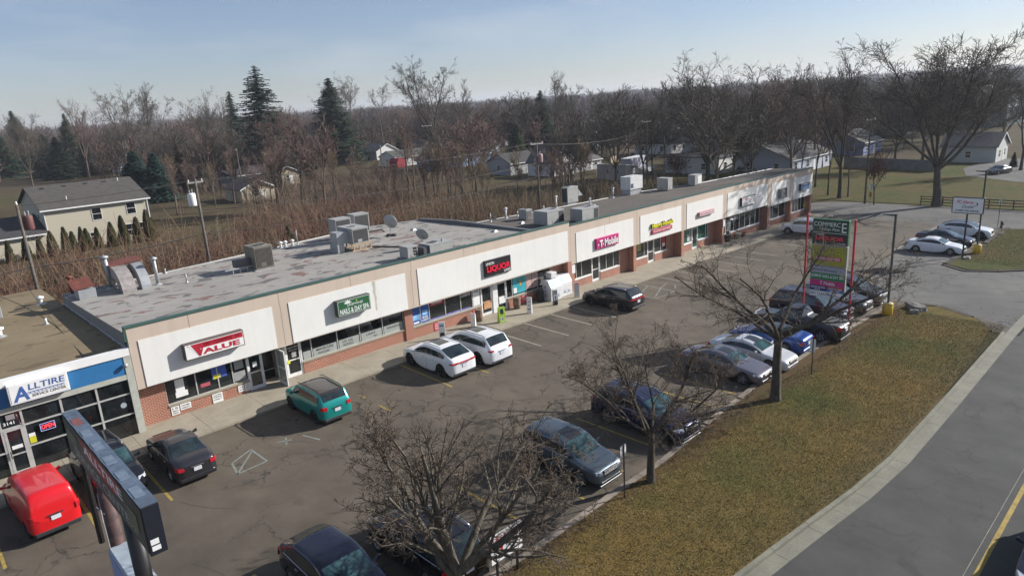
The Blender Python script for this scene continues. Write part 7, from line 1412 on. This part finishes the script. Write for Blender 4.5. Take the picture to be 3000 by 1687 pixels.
house('low grey-roofed garage left of the white metal-roofed shed', 1688, 505, 9, 9, 2.2, 3.8, gry, rg)
sh = at(1834, 528); o = thing('shed', 'grey garden shed with a ribbed white metal roof', 'shed', (sh[0], sh[1], sh[2]))
MB().quad((0, 0, -.3), (4.0, 0, -.3), (4.0, 0, 2.3), (0, 0, 2.9)).quad((0, 0, -.3), (0, 7.2, -.3), (0, 7.2, 2.9), (0, 0, 2.9)).quad((4, 0, -.3), (4, 7.2, -.3), (4, 7.2, 2.3), (4, 0, 2.3)).build('wall', mwall('shed', (.52, .50, .50)), o)
mb = MB().hexa([(-.2, -.2, 2.9), (4.2, -.2, 2.24), (4.2, 7.4, 2.24), (-.2, 7.4, 2.9), (-.2, -.2, 3.0), (4.2, -.2, 2.34), (4.2, 7.4, 2.34), (-.2, 7.4, 3.0)])
for k in range(9): y = -.1+k*.9; mb.hexa([(-.2, y, 3.001), (4.2, y, 2.341), (4.2, y+.1, 2.341), (-.2, y+.1, 3.001), (-.2, y, 3.07), (4.2, y, 2.41), (4.2, y+.1, 2.41), (-.2, y+.1, 3.07)])
mb.build('roof', MAT['swhite'], o)
for y in (1.8, 4.2): window(o, 0, y, 1.2, .6, .7, 's')
house('brown brick ranch house with two pale garage doors', 1835, 426, 14, 13, 2.8, 5.0, mwall('brownbrick', (.20, .13, .09)), rb_, 'x'); house('white house with a brown roof right of the brick ranch', 1907, 408, 16, 8, 3.0, 4.8, wht, rb_); house('blue-grey gabled house behind the dark hip roof', 1972, 405, 9, 9, 4.2, 6.0, mwall('dustblue', (.24, .29, .36)), rg, 'x')
house('white house under a nearly black hip roof', 1965, 452, 18, 12, 2.8, 6.3, wht, rd, hip=True); house('white flat-roofed block hidden by the red-leaved tree', 2100, 512, 6, 12, 3.2, 3.2, wht, rg, flat=True)
house('grey-gabled white house just behind the right end of the plaza', 2317, 514, 18, 11.5, 2.7, 5.2, mwall('paleblue', (.40, .43, .50)), rg, 'x'); house('tall steep white gable in the trees above the right end of the plaza', 2388, 410, 7.5, 9, 4.5, 10.5, wht, rg, 'y'); house('blue house beyond the long grey fence', 2528, 456, 11, 10, 2.8, 5.2, mwall('royal', (.16, .20, .36)), rg)
house('grey house with white gable trim between the trees', 2200, 432, 9, 14, 3, 6.0, gry, rg, 'y'); house('long dark-roofed house left of the white gable trim house', 2110, 440, 16, 10, 2.8, 5.0, gry, mroof('green', (.06, .07, .065)))
house('pale house at the right edge behind the rear car park', 2915, 478, 9, 9, 3.0, 5.2, mwall('pale', (.45, .46, .42)), rg, 'y'); house('big dark green roofed building at the right edge of the woods', 2945, 372, 46, 30, 6, 12, mwall('teal', (.10, .15, .15)), mroof('teal', (.05, .075, .072)), 'x', wins=False, cat='building', name='building')
house('white chapel-like gable deep in the woods right of centre', 1812, 358, 13, 16, 5, 12, wht, rg, 'y'); house('white gabled house above the shed in the distance', 1745, 410, 9, 12, 3, 5.5, wht, rg, 'y')
for k, (px, py) in enumerate(((560, 470), (905, 452), (1250, 440), (1480, 428), (1400, 452), (300, 500), (2060, 372), (2450, 392))):
    house('white house glimpsed between bare trunks %s' % ('left of the thin spruce', 'between the two tall spruces', 'behind the tallest middle tree', 'left of the light green pine', 'behind the blue house roof', 'above the cream house ridge', 'behind the wide fan tree', 'behind the high forked tree')[k], px, py, 10, 9, 2.8, 4.8, wht if k % 2 else gry, (rg, rb_, rd)[k % 3], 'xy'[k % 2])
p = at(1165, 492); o = thing('garden_shed', 'small barn-red arched shed left of the blue house', 'shed', (p[0], p[1], p[2])); MB().poly([(0, 0, 0), (3, 0, 0), (3, 0, 1.6), (2.4, 0, 2.4), (1.5, 0, 2.7), (.6, 0, 2.4), (0, 0, 1.6)]).quad((0, 0, 0), (0, 4, 0), (0, 4, 1.6), (0, 0, 1.6)).quad((0, 0, 1.6), (0, 4, 1.6), (.6, 4, 2.4), (.6, 0, 2.4)).quad((.6, 0, 2.4), (.6, 4, 2.4), (1.5, 4, 2.7), (1.5, 0, 2.7)).build('wall', M('barn_red', (.28, .02, .03), .8), o)
# caravan, boat, tanks and cars in the back yards
p = at(1885, 508); o = thing('caravan', 'pale grey caravan with a white roof behind the shed', 'caravan', (p[0], p[1]+3, p[2]), RAD(12)); MB().box(0, 0, .5, 8, 2.5, 2.9).build('body', M('caravan_grey', (.36, .36, .42), .6), o, bevel=.15); MB().box(-.05, -.05, 2.9, 8.05, 2.55, 3.0).build('roof', MAT['swhite'], o, bevel=.04)
for x in (3.5, 4.4): MB().lathe([(0, -.02), (.34, 0), (.34, .2), (0, .2)], (x, .05, .34), 14, 'y').build('wheel', MAT['rubber'], o)
p = at(1875, 520); o = thing('boat', 'covered white motor boat on a trailer beside the shed', 'boat', (p[0], p[1], p[2]), RAD(15))
mb = MB(); hs = [(0, .1, 1.2), (1.2, .8, 1.0), (3, 1.1, .95), (5.5, 1.1, .95), (6.2, 1.05, 1.0)]
for (xa, wa, za), (xb, wb_, zb_) in zip(hs, hs[1:]):
    for sg in (1, -1): mb.quad((xa, 0, .45), (xb, 0, .45), (xb, sg*wb_, zb_), (xa, sg*wa, za)); mb.quad((xa, sg*wa, za), (xb, sg*wb_, zb_), (xb, sg*wb_, zb_+.4), (xa, sg*wa, za+.4)); mb.quad((xa, sg*wa, za+.4), (xb, sg*wb_, zb_+.4), (xb, 0, 2.0 if 1 < xb < 6 else 1.5), (xa, 0, 2.0 if 1 < xa < 6 else 1.5))
mb.build('hull', M('boat_cover', (.58, .56, .52), .7), o); MB().box(-.8, -.05, .3, 5.5, .05, .4).build('trailer', MAT['galv'], o); MB().lathe([(0, -1.1), (.32, -1.1), (.32, -.9), (0, -.9)], (4, 0, .32), 12, 'y').build('wheel', MAT['rubber'], o)
for lb, kind, px, py, h, pm in (('olive jeep-like wagon in the back yard behind the plaza', 'boxy', 2188, 513, -60, paint('olive_paint', (.09, .09, .07))), ('dark car parked by the pale house at the right edge', 'sedan', 2925, 510, 160, paint('black_gloss', (.01, .01, .013))), ('shiny blue car beside the grey-gabled house', 'sedan', 2262, 508, 10, paint('blue_paint', (.01, .04, .27))), ('silver pickup before the brick ranch house', 'suv', 1795, 432, 20, paint('steel_paint', (.05, .055, .065))), ('dark car in the drive left of the brick ranch', 'suv', 1745, 438, 15, paint('graphite_paint', (.07, .072, .08))), ('grey car seen beyond the back yard, right of the olive wagon', 'sedan', 2205, 478, 10, paint('silver_grey_paint', (.17, .16, .18)))):
    p = at(px, py); make_car('parked_car', lb, kind, 4.6, 1.85, 1.7 if kind != 'sedan' else 1.45, 2.75, .9, .35, pm, (p[0], p[1], p[2]), RAD(h), group='cars in the back yards')
# fences
def board_fence(label, a, b, h, m_, name='board_fence'):
    a, b = Vector((a[0], a[1], 0)), Vector((b[0], b[1], 0)); L = (b-a).length; o = thing(name, label, 'fence', (a.x, a.y, gz(a.x)), math.atan2(b.y-a.y, b.x-a.x)); dz = (gz(b.x)-gz(a.x))
    mb = MB(); n = int(L/.3); rn = random.Random(4)
    for k in range(n): mb.box(k*L/n+.01, 0, 0, (k+1)*L/n-.01, .025, h+rn.uniform(-.02, .02))
    mb.build('boards', m_, o); mb = MB()
    for k in range(int(L/2.4)+1): MB().box(k*2.4-.05, .03, 0, k*2.4+.05, .13, h+.05).build('post', m_, o)
board_fence('long weathered grey board fence across the far lawn', at(2472, 490), at(2740, 504), 2.0, M('fence_grey', (.13, .13, .14), .9, var=.3, vs=1)); board_fence('low pale fence behind the white metal-roofed shed', at(1790, 478), at(1812, 474), 1.6, MAT['wood'])
o = thing('rail_fence', 'dark wooden post and rail fence beyond the side street', 'fence', (91.9, -8.6, gz(91)), RAD(-90))
for k in range(9): MB().box(k*2.5-.07, -.07, -.1, k*2.5+.07, .07, 1.2).build('post', MAT['darkwood'], o)
for z in (.4, .75, 1.08): MB().box(-.1, .071, z-.06, 20.1, .11, z+.06).build('rail', MAT['darkwood'], o)
# utility poles and lines
def upole(label, x, y, h, trans=None, arm=0.0, lean=(0, 0), r_=.15):
    o = thing('utility_pole', label, 'utility pole', (x, y, gz(x))); MB().tube([(0, 0, -.2), (lean[0], lean[1], h)], [r_, r_*.62], 10).build('pole', MAT['pole'], o, True)
    if arm: MB().box(-arm/2, -.06, h-.35, arm/2, .06, h-.22).build('crossarm', M('arm_grey', (.30, .29, .27), .8), o); [MB().lathe([(.04, 0), (.07, .05), (.04, .12), (.06, .16), (0, .2)], (a, 0, h-.22), 8).build('insulator', MAT['swhite'], o, True) for a in (-arm/2+.1, 0, arm/2-.1)]
    else: MB().lathe([(.05, 0), (.09, .06), (.05, .14), (.07, .2), (0, .24)], (0, 0, h), 8).build('insulator', MAT['swhite'], o, True)
    if trans: MB().lathe([(0, 0), (.30, 0), (.32, .05), (.32, .95), (.28, 1.05), (0, 1.08)], (trans[0], trans[1], trans[2]), 18).build('transformer', trans[3], o, True); MB().tube([(trans[0]+.1, trans[1], trans[2]+1.05), (trans[0]+.1, trans[1], trans[2]+1.4)], .05, 8).tube([(trans[0]-.12, trans[1], trans[2]+1.05), (trans[0]-.12, trans[1], trans[2]+1.35)], .05, 8).build('bushing', MAT['galv'], o)
    return o
p0, p1, p2 = aty(48, 600, 24), aty(570, 524, 24), aty(1572, 415, 24)
upole('utility pole with a rust-coloured transformer at the far left', p0[0], 24, p0[2], (.48, .1, p0[2]-1.9, M('transformer_rust', (.13, .05, .045), .6)), lean=(0, 0)); upole('utility pole with a white transformer behind the left roof', p1[0], 24, p1[2], (-.5, 0, p1[2]-2.2, MAT['swhite']), 1.3); upole('utility pole with crossarm behind the lower roof', p2[0], 24, p2[2]-gz(p2[0]), (.5, 0, p2[2]-gz(p2[0])-2.6, M('transformer_pink', (.42, .28, .27), .5)), 2.2)
for lb, bx, by, ty, arm in (('utility pole with a long crossarm left of the tallest middle tree', 1262, 500, 366, 3.2), ('dark utility pole behind the lower roof near the caravan', 1896, 550, 352, 2.6), ('tall utility pole at the edge of the far lawn', 2533, 597, 345, 3.0), ('thin pole left of the tallest spruce', 712, 560, 440, 0), ('leaning bare pole in the yard left of the blue house', 1128, 560, 430, 0)):
    p = at(bx, by); upole(lb, p[0], p[1], height_at(0, 0, 0, ty, p[0], p[1]), arm=arm)
def wire(name, label, a, b, sag, r_):
    a, b = Vector(a), Vector(b); pts = [a.lerp(b, k/16)-Vector((0, 0, sag*4*(k/16)*(1-k/16))) for k in range(17)]; tag(MB().tube(pts, r_, 5, False).build(name, M('cable_black', (.06, .05, .04), .7)), label, 'cable')
Z = lambda p, dz: (p[0], 24, p[2]-dz)
L0 = (p0[0]-40, 24, p0[2])
wire('overhead_cable', 'thick dark cable sagging past the cream house to the left frame edge', Z(p0, 4.6), (L0[0], 24, L0[2]-4.6), .9, .05); wire('overhead_cable', 'thick dark cable between the two left utility poles', Z(p0, 4.6), Z(p1, 4.6), .25, .05); wire('overhead_cable', 'thick cable from the white transformer pole to the lower-roof pole', Z(p1, 4.6), Z(p2, 4.3), .8, .03)
wire('overhead_cable', 'top wire between the two left utility poles', Z(p0, .1), Z(p1, .1), .15, .026); wire('overhead_cable', 'top wire from the white transformer pole to the lower-roof pole', Z(p1, .1), Z(p2, .1), .7, .026); wire('overhead_cable', 'middle wire from the white transformer pole to the lower-roof pole', Z(p1, 2.6), Z(p2, 2.6), .8, .03)
q = at(1896, 550); wire('overhead_cable', 'cable from the lower-roof pole to the dark pole near the caravan', Z(p2, .3), (q[0], q[1], 9), .8, .028)
wire('overhead_cable', 'thin service wire slanting down to the blue fascia of the tyre shop', (p0[0]-1, 24, p0[2]-4.4), (-1.8, .3, 4.5), .5, .018)
